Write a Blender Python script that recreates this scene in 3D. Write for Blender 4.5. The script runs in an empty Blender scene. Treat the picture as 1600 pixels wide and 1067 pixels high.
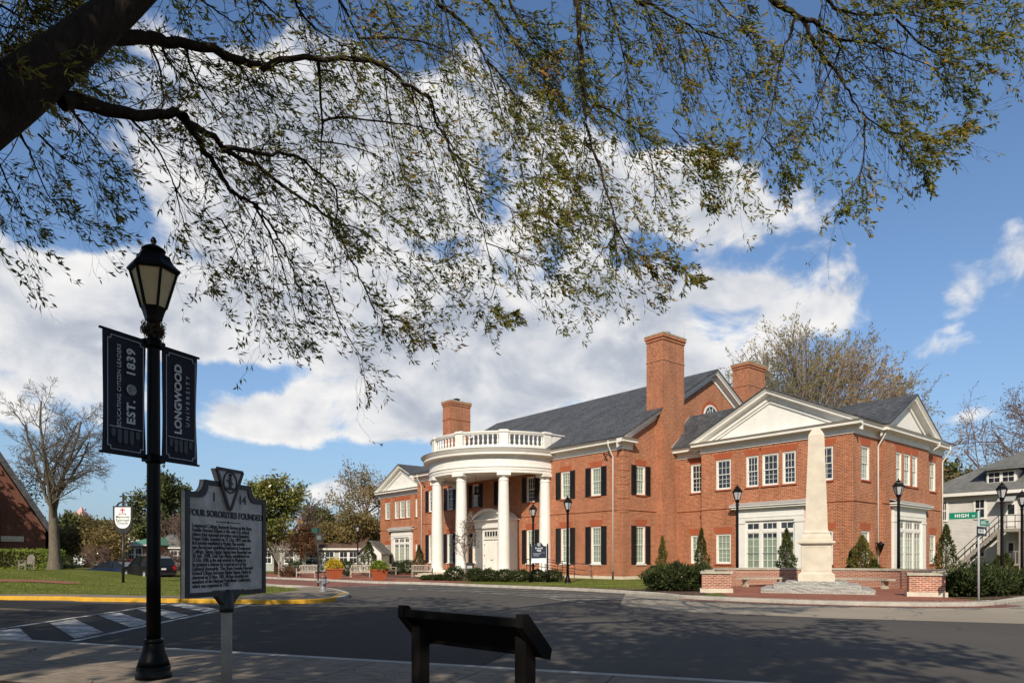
import bpy, bmesh, math, random
import numpy as np
from mathutils import Vector, Matrix, Euler
R = math.radians
random.seed(11)
NR = np.random.default_rng(5)
SC = bpy.context.scene
COL = SC.collection

# ------------------------------------------------------------------ camera, sky, sun, exposure
EYE = 1.45
FPX = 1066.67          # focal length in photo pixels (24 mm lens on a 36 mm sensor, photo 1600 wide)
HOR = 873.0            # photo row of the horizon
cam = bpy.data.cameras.new('camera')
cam.lens = 24.0; cam.sensor_width = 36.0; cam.sensor_fit = 'HORIZONTAL'
cam.shift_y = (HOR - 533.5) / 1600.0
cam.clip_end = 4000.0; cam.clip_start = 0.05
camo = bpy.data.objects.new('camera', cam); COL.objects.link(camo)
camo.location = (0, 0, EYE); camo.rotation_euler = (R(90), 0, 0)
SC.camera = camo

SUN_EL = R(35.0)
SUN_H = Vector((-0.20, -0.98, 0)).normalized()
SUN_DIR = Vector((SUN_H.x * math.cos(SUN_EL), SUN_H.y * math.cos(SUN_EL), math.sin(SUN_EL)))
sl = bpy.data.lights.new('sun', 'SUN'); sl.energy = 5.0; sl.angle = R(0.5); sl.color = (1.0, 0.91, 0.77)
slo = bpy.data.objects.new('sun', sl); COL.objects.link(slo)
slo.rotation_euler = SUN_DIR.to_track_quat('Z', 'Y').to_euler()
slo.location = (-20, -60, 50)

vs = SC.view_settings
vs.view_transform = 'Standard'; vs.look = 'None'; vs.exposure = 0.0; vs.gamma = 1.0; vs.use_curve_mapping = False
SC.display_settings.display_device = 'sRGB'
SC.cycles.use_denoising = True
try: SC.cycles.denoiser = 'OPENIMAGEDENOISE'
except Exception: pass
SC.cycles.max_bounces = 6; SC.cycles.diffuse_bounces = 3; SC.cycles.glossy_bounces = 3
SC.cycles.transparent_max_bounces = 12; SC.cycles.transmission_bounces = 4
SC.cycles.caustics_reflective = False; SC.cycles.caustics_refractive = False


class NT:
    """small node-tree helper"""
    def __init__(s, nt): s.nt = nt; nt.nodes.clear()
    def n(s, typ, **kw):
        nd = s.nt.nodes.new(typ)
        for k, v in kw.items():
            if k.startswith('i_'):
                key = k[2:]
                nd.inputs[int(key) if key.isdigit() else key.replace('_', ' ')].default_value = v
            else: setattr(nd, k, v)
        return nd
    def l(s, a, b): s.nt.links.new(a, b)
    def math(s, op, a, b=None, c=None, clamp=False):
        nd = s.nt.nodes.new('ShaderNodeMath'); nd.operation = op; nd.use_clamp = clamp
        for i, x in enumerate((a, b, c)):
            if x is None: continue
            if isinstance(x, (int, float)): nd.inputs[i].default_value = x
            else: s.l(x, nd.inputs[i])
        return nd.outputs[0]
    def mix(s, fac, a, b, blend='MIX'):
        nd = s.nt.nodes.new('ShaderNodeMix'); nd.data_type = 'RGBA'; nd.blend_type = blend
        for sock, x in ((nd.inputs[0], fac), (nd.inputs[6], a), (nd.inputs[7], b)):
            if isinstance(x, (int, float)): sock.default_value = x
            elif isinstance(x, (tuple, list)): sock.default_value = tuple(x) + ((1,) if len(x) == 3 else ())
            else: s.l(x, sock)
        return nd.outputs[2]
    def ramp(s, fac, stops):
        nd = s.nt.nodes.new('ShaderNodeValToRGB')
        cr = nd.color_ramp
        while len(cr.elements) < len(stops): cr.elements.new(0.5)
        for e, (p, c) in zip(cr.elements, stops):
            e.position = p
            e.color = (c, c, c, 1) if isinstance(c, (int, float)) else tuple(c) + (1,)
        s.l(fac, nd.inputs[0]); return nd.outputs[0]
    def smooth(s, x, a, b):
        nd = s.nt.nodes.new('ShaderNodeMapRange'); nd.interpolation_type = 'SMOOTHSTEP'
        s.l(x, nd.inputs[0]); nd.inputs[1].default_value = a; nd.inputs[2].default_value = b
        return nd.outputs[0]


# --- world: Nishita sky with cloud banks that stand at fixed compass bearings and elevations
def bearing(px, py):
    x, y, z = (px - 800) / FPX, 1.0, (HOR - py) / FPX
    return math.atan2(x, y), math.atan2(z, math.hypot(x, y))

world = bpy.data.worlds.new('World'); SC.world = world; world.use_nodes = True
W = NT(world.node_tree)
sky = W.n('ShaderNodeTexSky', sky_type='NISHITA', sun_disc=False, sun_elevation=SUN_EL,
          sun_rotation=math.atan2(SUN_H.x, SUN_H.y), altitude=100.0, air_density=1.0, dust_density=2.2, ozone_density=2.0)
tc = W.n('ShaderNodeTexCoord')
sep = W.n('ShaderNodeSeparateXYZ'); W.l(tc.outputs['Generated'], sep.inputs[0])
az = W.math('ARCTAN2', sep.outputs[0], sep.outputs[1])
el = W.math('ARCSINE', sep.outputs[2])
# ragged cloud edges: noise displaces the lookup
comb = W.n('ShaderNodeCombineXYZ')
W.l(az, comb.inputs[0]); W.l(W.math('MULTIPLY', el, 1.35), comb.inputs[1])
n1 = W.n('ShaderNodeTexNoise', noise_dimensions='3D'); n1.inputs['Scale'].default_value = 8.0
n1.inputs['Detail'].default_value = 9; n1.inputs['Roughness'].default_value = 0.56; n1.inputs['Distortion'].default_value = 0.35
W.l(comb.outputs[0], n1.inputs['Vector'])
n2 = W.n('ShaderNodeTexNoise', noise_dimensions='3D'); n2.inputs['Scale'].default_value = 3.6
n2.inputs['Detail'].default_value = 6; n2.inputs['Roughness'].default_value = 0.55
offs = W.n('ShaderNodeVectorMath', operation='ADD'); offs.inputs[1].default_value = (3.1, 7.7, 1.2)
W.l(comb.outputs[0], offs.inputs[0]); W.l(offs.outputs[0], n2.inputs['Vector'])
# same fine noise sampled a little higher, for lit tops and grey undersides
up = W.n('ShaderNodeVectorMath', operation='ADD'); up.inputs[1].default_value = (-0.008, 0.028, 0.0)
W.l(comb.outputs[0], up.inputs[0])
n3 = W.n('ShaderNodeTexNoise', noise_dimensions='3D'); n3.inputs['Scale'].default_value = 8.0
n3.inputs['Detail'].default_value = 5; n3.inputs['Roughness'].default_value = 0.5; n3.inputs['Distortion'].default_value = 0.35
W.l(up.outputs[0], n3.inputs['Vector'])
CLOUDS = [  # px, py of the bank's middle in the view, half width, half height in photo pixels, weight
    (560, 265, 330, 170, 1.15), (760, 180, 120, 100, 0.5), (330, 300, 130, 130, 0.6), (980, 300, 110, 90, 0.7), (1110, 310, 110, 60, 0.75),
    (120, 470, 190, 85, 1.1), (20, 560, 160, 60, 0.7), (300, 500, 170, 60, 0.7),
    (640, 510, 240, 70, 0.9), (820, 560, 300, 75, 1.15), (960, 500, 150, 60, 0.95), (1130, 487, 150, 46, 1.2), (1090, 560, 120, 60, 0.8),
    (560, 640, 130, 46, 1.2), (390, 665, 85, 30, 1.0), (690, 640, 150, 40, 0.7), (60, 640, 150, 50, 0.45),
    (470, 762, 120, 22, 0.55), (600, 790, 150, 30, 0.5), (1438, 556, 50, 20, 0.6), (1515, 465, 50, 40, 0.48), (1600, 385, 40, 80, 0.7),
    (1495, 655, 40, 16, 0.6), (1560, 640, 60, 30, 0.5), (1500, 720, 60, 30, 0.5), (-250, 420, 260, 140, 0.8), (1900, 420, 120, 90, 0.8), (2300, 250, 250, 120, 0.8),
    (-800, 500, 350, 120, 0.8),
    # clear gaps
    (385, 592, 80, 26, -0.6), (470, 722, 120, 22, -0.5), (250, 740, 150, 36, -0.4), (850, 60, 170, 120, -0.6), (165, 315, 60, 70, -0.9), (1010, 395, 60, 30, -0.6), (700, 605, 60, 14, -0.5), (560, 585, 120, 14, -0.4), (60, 330, 80, 60, -0.6), (860, 470, 60, 20, -0.4), (200, 470, 60, 16, -0.3)]
mask = None
for cx, cy, hw, hh, wt in CLOUDS:
    a, e = bearing(cx, cy); a1, _ = bearing(cx + hw, cy); a0, _ = bearing(cx - hw, cy)
    _, e1 = bearing(cx, cy - hh); _, e0 = bearing(cx, cy + hh)
    sa, se = max((a1 - a0) / 2, .01), max((e1 - e0) / 2, .008)
    da = W.math('MULTIPLY', W.math('SUBTRACT', az, a), 1 / sa)
    de = W.math('MULTIPLY', W.math('SUBTRACT', el, e), 1 / se)
    q = W.math('ADD', W.math('MULTIPLY', da, da), W.math('MULTIPLY', de, de))
    g = W.math('MULTIPLY', W.math('EXPONENT', W.math('MULTIPLY', q, -0.75)), wt)
    mask = g if mask is None else W.math('ADD', mask, g)
noise = W.math('ADD', W.math('MULTIPLY', W.math('SUBTRACT', n1.outputs[0], 0.5), 2.4), W.math('MULTIPLY', W.math('SUBTRACT', n2.outputs[0], 0.5), 1.1))
dens_raw = W.math('ADD', W.math('MINIMUM', mask, 0.98), noise)
dens = W.smooth(dens_raw, 0.40, 0.80)
lit = W.math('ADD', W.math('MULTIPLY', W.math('SUBTRACT', n1.outputs[0], n3.outputs[0]), 3.2), 0.5)
thick = W.smooth(dens_raw, 0.55, 1.45)
shade = W.math('ADD', W.math('ADD', W.math('MULTIPLY', lit, 0.70), W.math('MULTIPLY', W.math('SUBTRACT', 1.0, thick), 0.35)), W.math('MULTIPLY', W.smooth(n2.outputs[0], 0.62, 0.36), 0.30), clamp=True)
ccol = W.ramp(shade, [(0.0, (4.2, 4.7, 5.7)), (0.38, (6.0, 6.4, 7.2)), (0.68, (8.6, 8.7, 9.0)), (1.0, (10.8, 10.6, 10.4))])
hs = W.n('ShaderNodeHueSaturation'); hs.inputs['Hue'].default_value = 0.5; hs.inputs['Saturation'].default_value = 1.04; hs.inputs['Value'].default_value = 1.0
W.l(sky.outputs[0], hs.inputs['Color'])
back = W.math('ADD', W.math('MULTIPLY', W.smooth(sep.outputs[1], -0.35, 0.12), 0.50), 0.50)   # sky overhead and behind the viewer dimmed to deepen the shade
skyc = W.mix(1.0, hs.outputs[0], (1.20, 1.47, 1.72), 'MULTIPLY')
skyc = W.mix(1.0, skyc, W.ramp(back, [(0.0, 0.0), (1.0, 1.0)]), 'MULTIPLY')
hz = W.math('MULTIPLY', W.math('EXPONENT', W.math('MULTIPLY', W.math('MAXIMUM', el, 0.0), -4.2)), 0.62)   # pale air near the horizon
skyc = W.mix(hz, skyc, (5.0, 6.5, 8.2))
fin = W.mix(W.math('MULTIPLY', dens, 0.97), skyc, ccol)
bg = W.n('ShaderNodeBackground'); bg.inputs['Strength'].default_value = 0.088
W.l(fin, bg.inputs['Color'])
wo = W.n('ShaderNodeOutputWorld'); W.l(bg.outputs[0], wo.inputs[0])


# ------------------------------------------------------------------ placing helpers
def G(px, py, z=0.0):
    """ground point seen at a photo pixel"""
    Y = (EYE - z) * FPX / (py - HOR)
    return ((px - 800) / FPX * Y, Y)
def at(px, py, Y):
    return ((px - 800) / FPX * Y, Y, EYE + (HOR - py) * Y / FPX)


# ------------------------------------------------------------------ mesh builder
class MB:
    def __init__(s): s.v = []; s.f = []; s.sm = []
    def add(s, vs, fs, smooth=False):
        b = len(s.v); s.v.extend([tuple(map(float, p)) for p in vs])
        for f in fs: s.f.append(tuple(b + i for i in f)); s.sm.append(smooth)
    def box(s, c, d, rz=0.0, tilt=None):
        hx, hy, hz = d[0] / 2, d[1] / 2, d[2] / 2
        M = Matrix.Rotation(rz, 3, 'Z')
        if tilt is not None: M = M @ tilt
        vs = [Vector(c) + M @ Vector((sx * hx, sy * hy, sz * hz)) for sx in (-1, 1) for sy in (-1, 1) for sz in (-1, 1)]
        s.add(vs, [(0, 1, 3, 2), (4, 6, 7, 5), (0, 4, 5, 1), (2, 3, 7, 6), (0, 2, 6, 4), (1, 5, 7, 3)])
    def b6(s, x0, x1, y0, y1, z0, z1): s.box(((x0 + x1) / 2, (y0 + y1) / 2, (z0 + z1) / 2), (x1 - x0, y1 - y0, z1 - z0))
    def bar(s, p, q, w, h=None, up=(0, 0, 1)):
        h = h or w; p, q = Vector(p), Vector(q); d = (q - p)
        if d.length < 1e-6: return
        d.normalize(); u = Vector(up)
        if abs(d.dot(u)) > .98: u = Vector((0, 1, 0))
        x = d.cross(u).normalized(); y = x.cross(d)
        vs = [b + x * (sx * w / 2) + y * (sy * h / 2) for b in (p, q) for sx, sy in ((-1, -1), (1, -1), (1, 1), (-1, 1))]
        s.add(vs, [(0, 3, 2, 1), (4, 5, 6, 7), (0, 1, 5, 4), (1, 2, 6, 5), (2, 3, 7, 6), (3, 0, 4, 7)])
    def poly(s, pts): s.add(pts, [tuple(range(len(pts)))])
    def prism(s, pts, vec):
        n = len(pts); v = Vector(vec)
        a = [Vector(p) for p in pts]; b = [p + v for p in a]
        s.add(a + b, [tuple(range(n - 1, -1, -1)), tuple(range(n, 2 * n))] + [(i, (i + 1) % n, n + (i + 1) % n, n + i) for i in range(n)])
    def lathe(s, prof, c=(0, 0, 0), n=16, a0=0.0, smooth=True, rfun=None, cap=True):
        vs = []; fs = []
        for r, z in prof:
            for i in range(n):
                a = a0 + 2 * math.pi * i / n
                rr = r * (rfun(i, z) if rfun else 1)
                vs.append((c[0] + rr * math.cos(a), c[1] + rr * math.sin(a), c[2] + z))
        for k in range(len(prof) - 1):
            for i in range(n):
                j = (i + 1) % n
                fs.append((k * n + i, k * n + j, (k + 1) * n + j, (k + 1) * n + i))
        s.add(vs, fs, smooth)
        if cap:
            b = len(s.v) - len(vs)
            s.f.append(tuple(b + i for i in range(n - 1, -1, -1))); s.sm.append(False)
            m = b + (len(prof) - 1) * n
            s.f.append(tuple(m + i for i in range(n))); s.sm.append(False)
    def tube(s, pts, rad, n=6, smooth=True, cap=True):
        P = [Vector(p) for p in pts]; m = len(P)
        if not hasattr(rad, '__len__'): rad = [rad] * m
        T = [(P[min(i + 1, m - 1)] - P[max(i - 1, 0)]).normalized() for i in range(m)]
        u = Vector((0, 0, 1)) if abs(T[0].z) < .9 else Vector((1, 0, 0))
        x = T[0].cross(u).normalized(); vs = []
        for i in range(m):
            x = (x - T[i] * x.dot(T[i])).normalized(); y = T[i].cross(x)
            for k in range(n):
                a = 2 * math.pi * k / n
                vs.append(P[i] + (x * math.cos(a) + y * math.sin(a)) * rad[i])
        fs = [(i * n + k, i * n + (k + 1) % n, (i + 1) * n + (k + 1) % n, (i + 1) * n + k) for i in range(m - 1) for k in range(n)]
        s.add(vs, fs, smooth)
        if cap:
            b = len(s.v) - len(vs)
            s.f.append(tuple(b + i for i in range(n - 1, -1, -1))); s.sm.append(False)
            s.f.append(tuple(b + (m - 1) * n + i for i in range(n))); s.sm.append(False)
    def sweep(s, path, outs, prof, closed=True, smooth=False):
        """profile points (offset along the outward vector, dz) carried along a path"""
        n = len(prof); vs = []
        for p, o in zip(path, outs):
            for q, dz in prof: vs.append((p[0] + o[0] * q, p[1] + o[1] * q, p[2] + dz))
        m = len(path); fs = []
        kk = n if closed else n - 1
        for i in range(m - 1):
            for k in range(kk):
                fs.append((i * n + k, i * n + (k + 1) % n, (i + 1) * n + (k + 1) % n, (i + 1) * n + k))
        s.add(vs, fs, smooth)
        if closed:
            b = len(s.v) - len(vs)
            s.f.append(tuple(b + i for i in range(n))); s.sm.append(False)
            s.f.append(tuple(b + (m - 1) * n + i for i in range(n - 1, -1, -1))); s.sm.append(False)
    def wall(s, p0, d, L, z0, z1, holes=(), depth=0.16):
        """brick sheet from p0 along d, pierced by openings (a0,a1,z0,z1) with reveals; outward is to the right of d"""
        d = Vector((d[0], d[1], 0)); inn = Vector((-d.y, d.x, 0)); p0 = Vector((p0[0], p0[1], 0))
        xs = sorted({0.0, L} | {h[0] for h in holes} | {h[1] for h in holes})
        zs = sorted({z0, z1} | {h[2] for h in holes} | {h[3] for h in holes})
        P = lambda a, z, q=0.0: p0 + d * a + inn * q + Vector((0, 0, z))
        for i in range(len(xs) - 1):
            for k in range(len(zs) - 1):
                cx, cz = (xs[i] + xs[i + 1]) / 2, (zs[k] + zs[k + 1]) / 2
                if any(h[0] < cx < h[1] and h[2] < cz < h[3] for h in holes): continue
                s.add([P(xs[i], zs[k]), P(xs[i + 1], zs[k]), P(xs[i + 1], zs[k + 1]), P(xs[i], zs[k + 1])], [(0, 1, 2, 3)])
        for a0, a1, b0, b1 in holes:
            for (A, B) in (((a0, b0), (a0, b1)), ((a0, b1), (a1, b1)), ((a1, b1), (a1, b0)), ((a1, b0), (a0, b0))):
                s.add([P(*A), P(*B), P(B[0], B[1], depth), P(A[0], A[1], depth)], [(0, 1, 2, 3)])
    def build(s, name, mat, parent=None, loc=None, rz=None, recalc=True):
        me = bpy.data.meshes.new(name); me.from_pydata(s.v, [], s.f)
        if recalc and len(s.f) < 30000:
            bm = bmesh.new(); bm.from_mesh(me); bmesh.ops.recalc_face_normals(bm, faces=bm.faces); bm.to_mesh(me); bm.free()
        me.polygons.foreach_set('use_smooth', s.sm)
        box_uv(me); me.materials.append(mat); me.update()
        o = bpy.data.objects.new(name, me); COL.objects.link(o)
        if parent is not None: o.parent = parent
        if loc is not None: o.location = loc
        if rz is not None: o.rotation_euler = (0, 0, rz)
        return o

def box_uv(me):
    """metres along the surface, so bricks, slates and boards keep one true size"""
    nf = len(me.polygons); nl = len(me.loops)
    if not nf: return
    N = np.empty(nf * 3); me.polygons.foreach_get('normal', N); N = N.reshape(-1, 3)
    lt = np.empty(nf, int); me.polygons.foreach_get('loop_total', lt)
    vi = np.empty(nl, int); me.loops.foreach_get('vertex_index', vi)
    co = np.empty(len(me.vertices) * 3); me.vertices.foreach_get('co', co); co = co.reshape(-1, 3)
    flat = np.abs(N[:, 2]) > 0.97
    t = np.stack([-N[:, 1], N[:, 0], np.zeros(nf)], 1)
    t /= np.maximum(np.linalg.norm(t, axis=1, keepdims=True), 1e-9)
    t[flat] = (1, 0, 0)
    b = np.cross(N, t); b[flat] = (0, 1, 0)
    fi = np.repeat(np.arange(nf), lt); p = co[vi]
    uv = np.stack([(p * t[fi]).sum(1), (p * b[fi]).sum(1)], 1).astype(np.float32)
    lay = me.uv_layers.new(name='UVMap'); lay.data.foreach_set('uv', uv.ravel())

def np_mesh(name, mat, V, F, parent=None, attr=None, smooth=False):
    """fast mesh from arrays; all faces have the same number of corners"""
    V = np.asarray(V, np.float32); F = np.asarray(F, np.int32); k = F.shape[1]
    me = bpy.data.meshes.new(name); me.vertices.add(len(V)); me.vertices.foreach_set('co', V.ravel())
    me.loops.add(F.size); me.loops.foreach_set('vertex_index', F.ravel())
    me.polygons.add(len(F)); me.polygons.foreach_set('loop_start', np.arange(0, F.size, k, dtype=np.int32))
    if smooth: me.polygons.foreach_set('use_smooth', np.ones(len(F), bool))
    if attr is not None:
        a = me.attributes.new('tone', 'FLOAT', 'FACE'); a.data.foreach_set('value', np.asarray(attr, np.float32))
    me.materials.append(mat); me.update(calc_edges=True)
    o = bpy.data.objects.new(name, me); COL.objects.link(o)
    if parent is not None: o.parent = parent
    return o

def empty(name, loc=(0, 0, 0), rz=0.0):
    o = bpy.data.objects.new(name, None); COL.objects.link(o); o.location = loc; o.rotation_euler = (0, 0, rz)
    o.empty_display_size = 0.3
    return o
def tag(o, label, cat, group=None):
    o['label'] = label; o['category'] = cat
    if group: o['group'] = group
    return o
def struct(o, kind='structure'): o['kind'] = kind; return o
def copy_tree(o, parent=None):
    c = o.copy(); COL.objects.link(c)
    if parent is not None: c.parent = parent
    for ch in list(o.children): copy_tree(ch, c)
    return c

def text(body, size, mat, parent, M, name='lettering', align='CENTER', spacing=1.0, depth=0.0, bold=0.0, linesp=1.0, sx=1.0):
    cu = bpy.data.curves.new(name, 'FONT'); cu.body = body; cu.size = size; cu.align_x = align; cu.align_y = 'CENTER'
    cu.space_character = spacing; cu.extrude = depth; cu.offset = bold; cu.space_line = linesp; cu.resolution_u = 3
    tmp = bpy.data.objects.new('tmp', cu); COL.objects.link(tmp)
    dg = bpy.context.evaluated_depsgraph_get(); dg.update()
    me = bpy.data.meshes.new_from_object(tmp.evaluated_get(dg))
    bpy.data.objects.remove(tmp); bpy.data.curves.remove(cu)
    me.name = name; me.materials.clear(); me.materials.append(mat)
    o = bpy.data.objects.new(name, me); COL.objects.link(o); o.parent = parent
    o.matrix_local = M @ Matrix.Diagonal((sx, 1, 1, 1))
    return o
def frame(o, x, y):
    """matrix with given origin, x axis and y axis"""
    x = Vector(x).normalized(); y = Vector(y).normalized(); z = x.cross(y)
    M = Matrix.Identity(4)
    for i in range(3): M[i][0] = x[i]; M[i][1] = y[i]; M[i][2] = z[i]; M[i][3] = o[i]
    return M

# ------------------------------------------------------------------ materials
def newmat(name):
    m = bpy.data.materials.new(name); m.use_nodes = True
    t = NT(m.node_tree)
    b = t.n('ShaderNodeBsdfPrincipled'); o = t.n('ShaderNodeOutputMaterial'); t.l(b.outputs[0], o.inputs[0])
    return m, t, b
def setc(t, b, col):
    if isinstance(col, (tuple, list)): b.inputs['Base Color'].default_value = tuple(col[:3]) + (1,)
    else: t.l(col, b.inputs['Base Color'])
def bump(t, b, h, strength=0.3, dist=0.01):
    n = t.n('ShaderNodeBump'); n.inputs['Strength'].default_value = strength; n.inputs['Distance'].default_value = dist
    t.l(h, n.inputs['Height']); t.l(n.outputs[0], b.inputs['Normal'])
def noise(t, scale, detail=4, rough=0.55, coord='Object', dist=0.0, sx=None):
    tcn = t.n('ShaderNodeTexCoord'); n = t.n('ShaderNodeTexNoise')
    n.inputs['Scale'].default_value = scale; n.inputs['Detail'].default_value = detail; n.inputs['Roughness'].default_value = rough
    n.inputs['Distortion'].default_value = dist
    if sx is not None:
        mp = t.n('ShaderNodeMapping'); mp.inputs['Scale'].default_value = sx
        t.l(tcn.outputs[coord], mp.inputs[0]); t.l(mp.outputs[0], n.inputs['Vector'])
    else: t.l(tcn.outputs[coord], n.inputs['Vector'])
    return n.outputs[0]
def plain(name, col, rough=0.6, var=0.18, scale=3.0, metal=0.0, spec=0.5, bmp=0.0, coord='Object', fine=None):
    """one colour with patchy wear"""
    m, t, b = newmat(name)
    n = noise(t, scale, 6, .6, coord)
    lo = tuple(c * (1 - var) for c in col); hi = tuple(min(c * (1 + var), 1) for c in col)
    c = t.ramp(n, [(0.3, lo), (0.7, hi)])
    if fine:
        c = t.mix(t.math('MULTIPLY', noise(t, fine, 2, .5, coord), .35), c, tuple(x * .55 for x in col))
    setc(t, b, c); b.inputs['Roughness'].default_value = rough; b.inputs['Metallic'].default_value = metal
    b.inputs['Specular IOR Level'].default_value = spec
    if bmp: bump(t, b, noise(t, scale * 8, 5, .6, coord), bmp, .02)
    return m
def brickmat(name, c1, c2, mortar, bw=.2032, rh=.0677, ms=.011, big=.25, offs=0.5, rough=.8, dark=None, bstr=.5, freq=2):
    m, t, b = newmat(name)
    uv = t.n('ShaderNodeTexCoord'); br = t.n('ShaderNodeTexBrick')
    br.offset = offs; br.offset_frequency = freq
    br.inputs['Scale'].default_value = 1.0; br.inputs['Brick Width'].default_value = bw; br.inputs['Row Height'].default_value = rh
    br.inputs['Mortar Size'].default_value = ms; br.inputs['Mortar Smooth'].default_value = .15; br.inputs['Bias'].default_value = -.1
    br.inputs['Color1'].default_value = tuple(c1) + (1,); br.inputs['Color2'].default_value = tuple(c2) + (1,)
    br.inputs['Mortar'].default_value = tuple(mortar) + (1,)
    t.l(uv.outputs['UV'], br.inputs['Vector'])
    c = br.outputs[0]
    # a scatter of darker burnt units
    if dark:
        wn = t.n('ShaderNodeTexNoise'); wn.inputs['Scale'].default_value = 6.0; wn.inputs['Detail'].default_value = 1
        mp = t.n('ShaderNodeMapping'); mp.inputs['Scale'].default_value = (1.0, 2.2, 1)
        t.l(uv.outputs['UV'], mp.inputs[0]); t.l(mp.outputs[0], wn.inputs['Vector'])
        f = t.math('MULTIPLY', t.smooth(wn.outputs[0], .60, .70), t.math('SUBTRACT', 1.0, br.outputs[1]))
        c = t.mix(t.math('MULTIPLY', f, .55), c, dark)
    n = noise(t, .55, 6, .65)
    c = t.mix(1.0, c, t.ramp(n, [(.25, 1 - big), (.75, 1 + big * .35)]), 'MULTIPLY')
    sp = noise(t, 4.2, 3, .7, 'UV', 0.0, (1.0, 2.4, 1.0))   # kiln lots: courses of lighter and darker units
    c = t.mix(1.0, c, t.ramp(sp, [(.30, 1 - big * 1.25), (.50, 1.0), (.70, 1 + big * .9)]), 'MULTIPLY')
    st = noise(t, 1.0, 4, .6, 'UV', 0.0, (1.6, .22, 1.0))   # rain streaks
    c = t.mix(1.0, c, t.ramp(st, [(.34, 1 - big * .7), (.56, 1.0)]), 'MULTIPLY')
    setc(t, b, c); b.inputs['Roughness'].default_value = rough; b.inputs['Specular IOR Level'].default_value = .25
    h = t.math('SUBTRACT', t.math('MULTIPLY', noise(t, 60, 3), .4), br.outputs[1])
    bump(t, b, h, bstr, .006)
    return m

M = {}
M['brick'] = brickmat('red_brick', (.455, .122, .042), (.28, .064, .025), (.56, .37, .24), bw=.254, rh=.085, ms=.012, dark=(.13, .04, .025))
M['brick_arch'] = brickmat('rubbed_brick', (.40, .090, .034), (.36, .078, .03), (.40, .17, .095), bw=.0677, rh=.4, ms=.007, big=.12)
M['brick_wall'] = brickmat('garden_brick', (.40, .12, .055), (.28, .075, .04), (.58, .42, .33), dark=(.12, .04, .03), ms=.014)
M['brick_dark'] = brickmat('shaded_church_brick', (.19, .048, .028), (.14, .036, .022), (.18, .11, .08), dark=(.1, .03, .02))  # brick colour darkened to stand in for shade on the church wall
M['paver'] = brickmat('brick_paving', (.36, .125, .075), (.28, .09, .055), (.26, .16, .11), bw=.2, rh=.1, ms=.008, big=.25)
M['paver_road'] = brickmat('stamped_crossing', (.30, .115, .08), (.24, .09, .065), (.2, .12, .09), bw=.3, rh=.15, ms=.012, big=.3)
M['slate'] = brickmat('roof_slate', (.070, .073, .080), (.125, .127, .135), (.04, .042, .048), bw=.32, rh=.19, ms=.012, big=.35, rough=.7, bstr=.8)
M['shingle_grey'] = brickmat('grey_shingle', (.20, .20, .185), (.145, .145, .135), (.09, .09, .085), bw=.35, rh=.16, ms=.012, big=.2, rough=.9)
M['shingle_brown'] = brickmat('brown_shingle', (.17, .105, .075), (.13, .08, .06), (.07, .05, .04), bw=.35, rh=.16, ms=.012, big=.2, rough=.9)
M['white'] = plain('white_paint', (.80, .77, .71), .5, .06, 1.6, fine=2.2)
M['white_metal'] = plain('pale_gutter', (.62, .59, .53), .45, .06, 2)
M['cap_metal'] = plain('grey_lead', (.36, .36, .35), .5, .15, 2)
M['shutter'] = plain('black_shutter', (.012, .012, .014), .4, .2, 4)
M['limestone'] = plain('limestone', (.61, .54, .43), .8, .14, 2.2, bmp=.12, fine=40)
M['base_stone'] = plain('foundation_stone', (.60, .51, .39), .85, .12, 1.5, bmp=.1)
M['cap_stone'] = plain('wall_cap_stone', (.40, .36, .28), .85, .2, 3, bmp=.15)
M['granite'] = plain('rough_granite', (.43, .41, .37), .95, .35, 16, spec=.2, bmp=1.0, fine=55)
M['terracotta'] = plain('terracotta', (.42, .105, .04), .6, .12, 3)
M['teak'] = plain('weathered_teak', (.40, .34, .28), .8, .2, 6)
M['teak_dark'] = plain('old_grey_wood', (.27, .235, .20), .85, .25, 6)
M['black_metal'] = plain('black_paint', (.005, .005, .0052), .42, .25, 4, spec=.16)
M['black_rail'] = plain('black_rail', (.016, .015, .014), .45, .2, 4)
M['frosted'] = plain('frosted_panel', (.92, .76, .42), .5, .10, 5, fine=9)
M['frosted_far'] = plain('lantern_glass', (.42, .42, .42), .25, .12, 5)
M['navy'] = plain('navy_cloth', (.010, .010, .022), .75, .15, 3)
M['navy_sign'] = plain('navy_sign', (.010, .014, .042), .4, .1, 3)
M['banner_print'] = plain('banner_print', (.68, .67, .66), .8, .05, 3)
M['banner_faint'] = plain('banner_faint_print', (.09, .09, .10), .8, .1, 3)
M['iron_plate'] = plain('marker_aluminium', (.60, .525, .46), .6, .40, 5, bmp=.15, fine=16)
M['iron_letters'] = plain('marker_black', (.02, .02, .021), .5, .3, 12)
M['galv'] = plain('galvanised_pole', (.40, .40, .41), .5, .15, 8)
M['timber_dark'] = plain('dark_frame', (.007, .0055, .0045), .7, .25, 6, spec=.12)
M['sign_green'] = plain('street_sign_green', (.003, .20, .115), .4, .08, 4)
M['sign_white'] = plain('sign_white', (.82, .82, .80), .45, .03, 4)
M['sign_black'] = plain('sign_black', (.012, .012, .012), .45, .1, 4)
M['sign_red'] = plain('sign_red', (.5, .02, .03), .5, .05, 4)
M['hydrant'] = plain('silver_hydrant', (.19, .19, .20), .45, .2, 12)
M['hydrant_cap'] = plain('hydrant_bonnet', (.17, .06, .04), .5, .2, 12)
M['concrete'] = brickmat('concrete_walk', (.27, .215, .16), (.235, .19, .14), (.09, .075, .06), bw=1.55, rh=1.55, ms=.012, big=.3, offs=0.0, rough=.9, bstr=.25)
M['kerb'] = plain('kerb_concrete', (.45, .41, .35), .9, .22, 3, bmp=.2, fine=25)
M['yellow'] = plain('yellow_kerb_paint', (.62, .335, .02), .7, .2, 2.5, fine=14)
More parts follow.
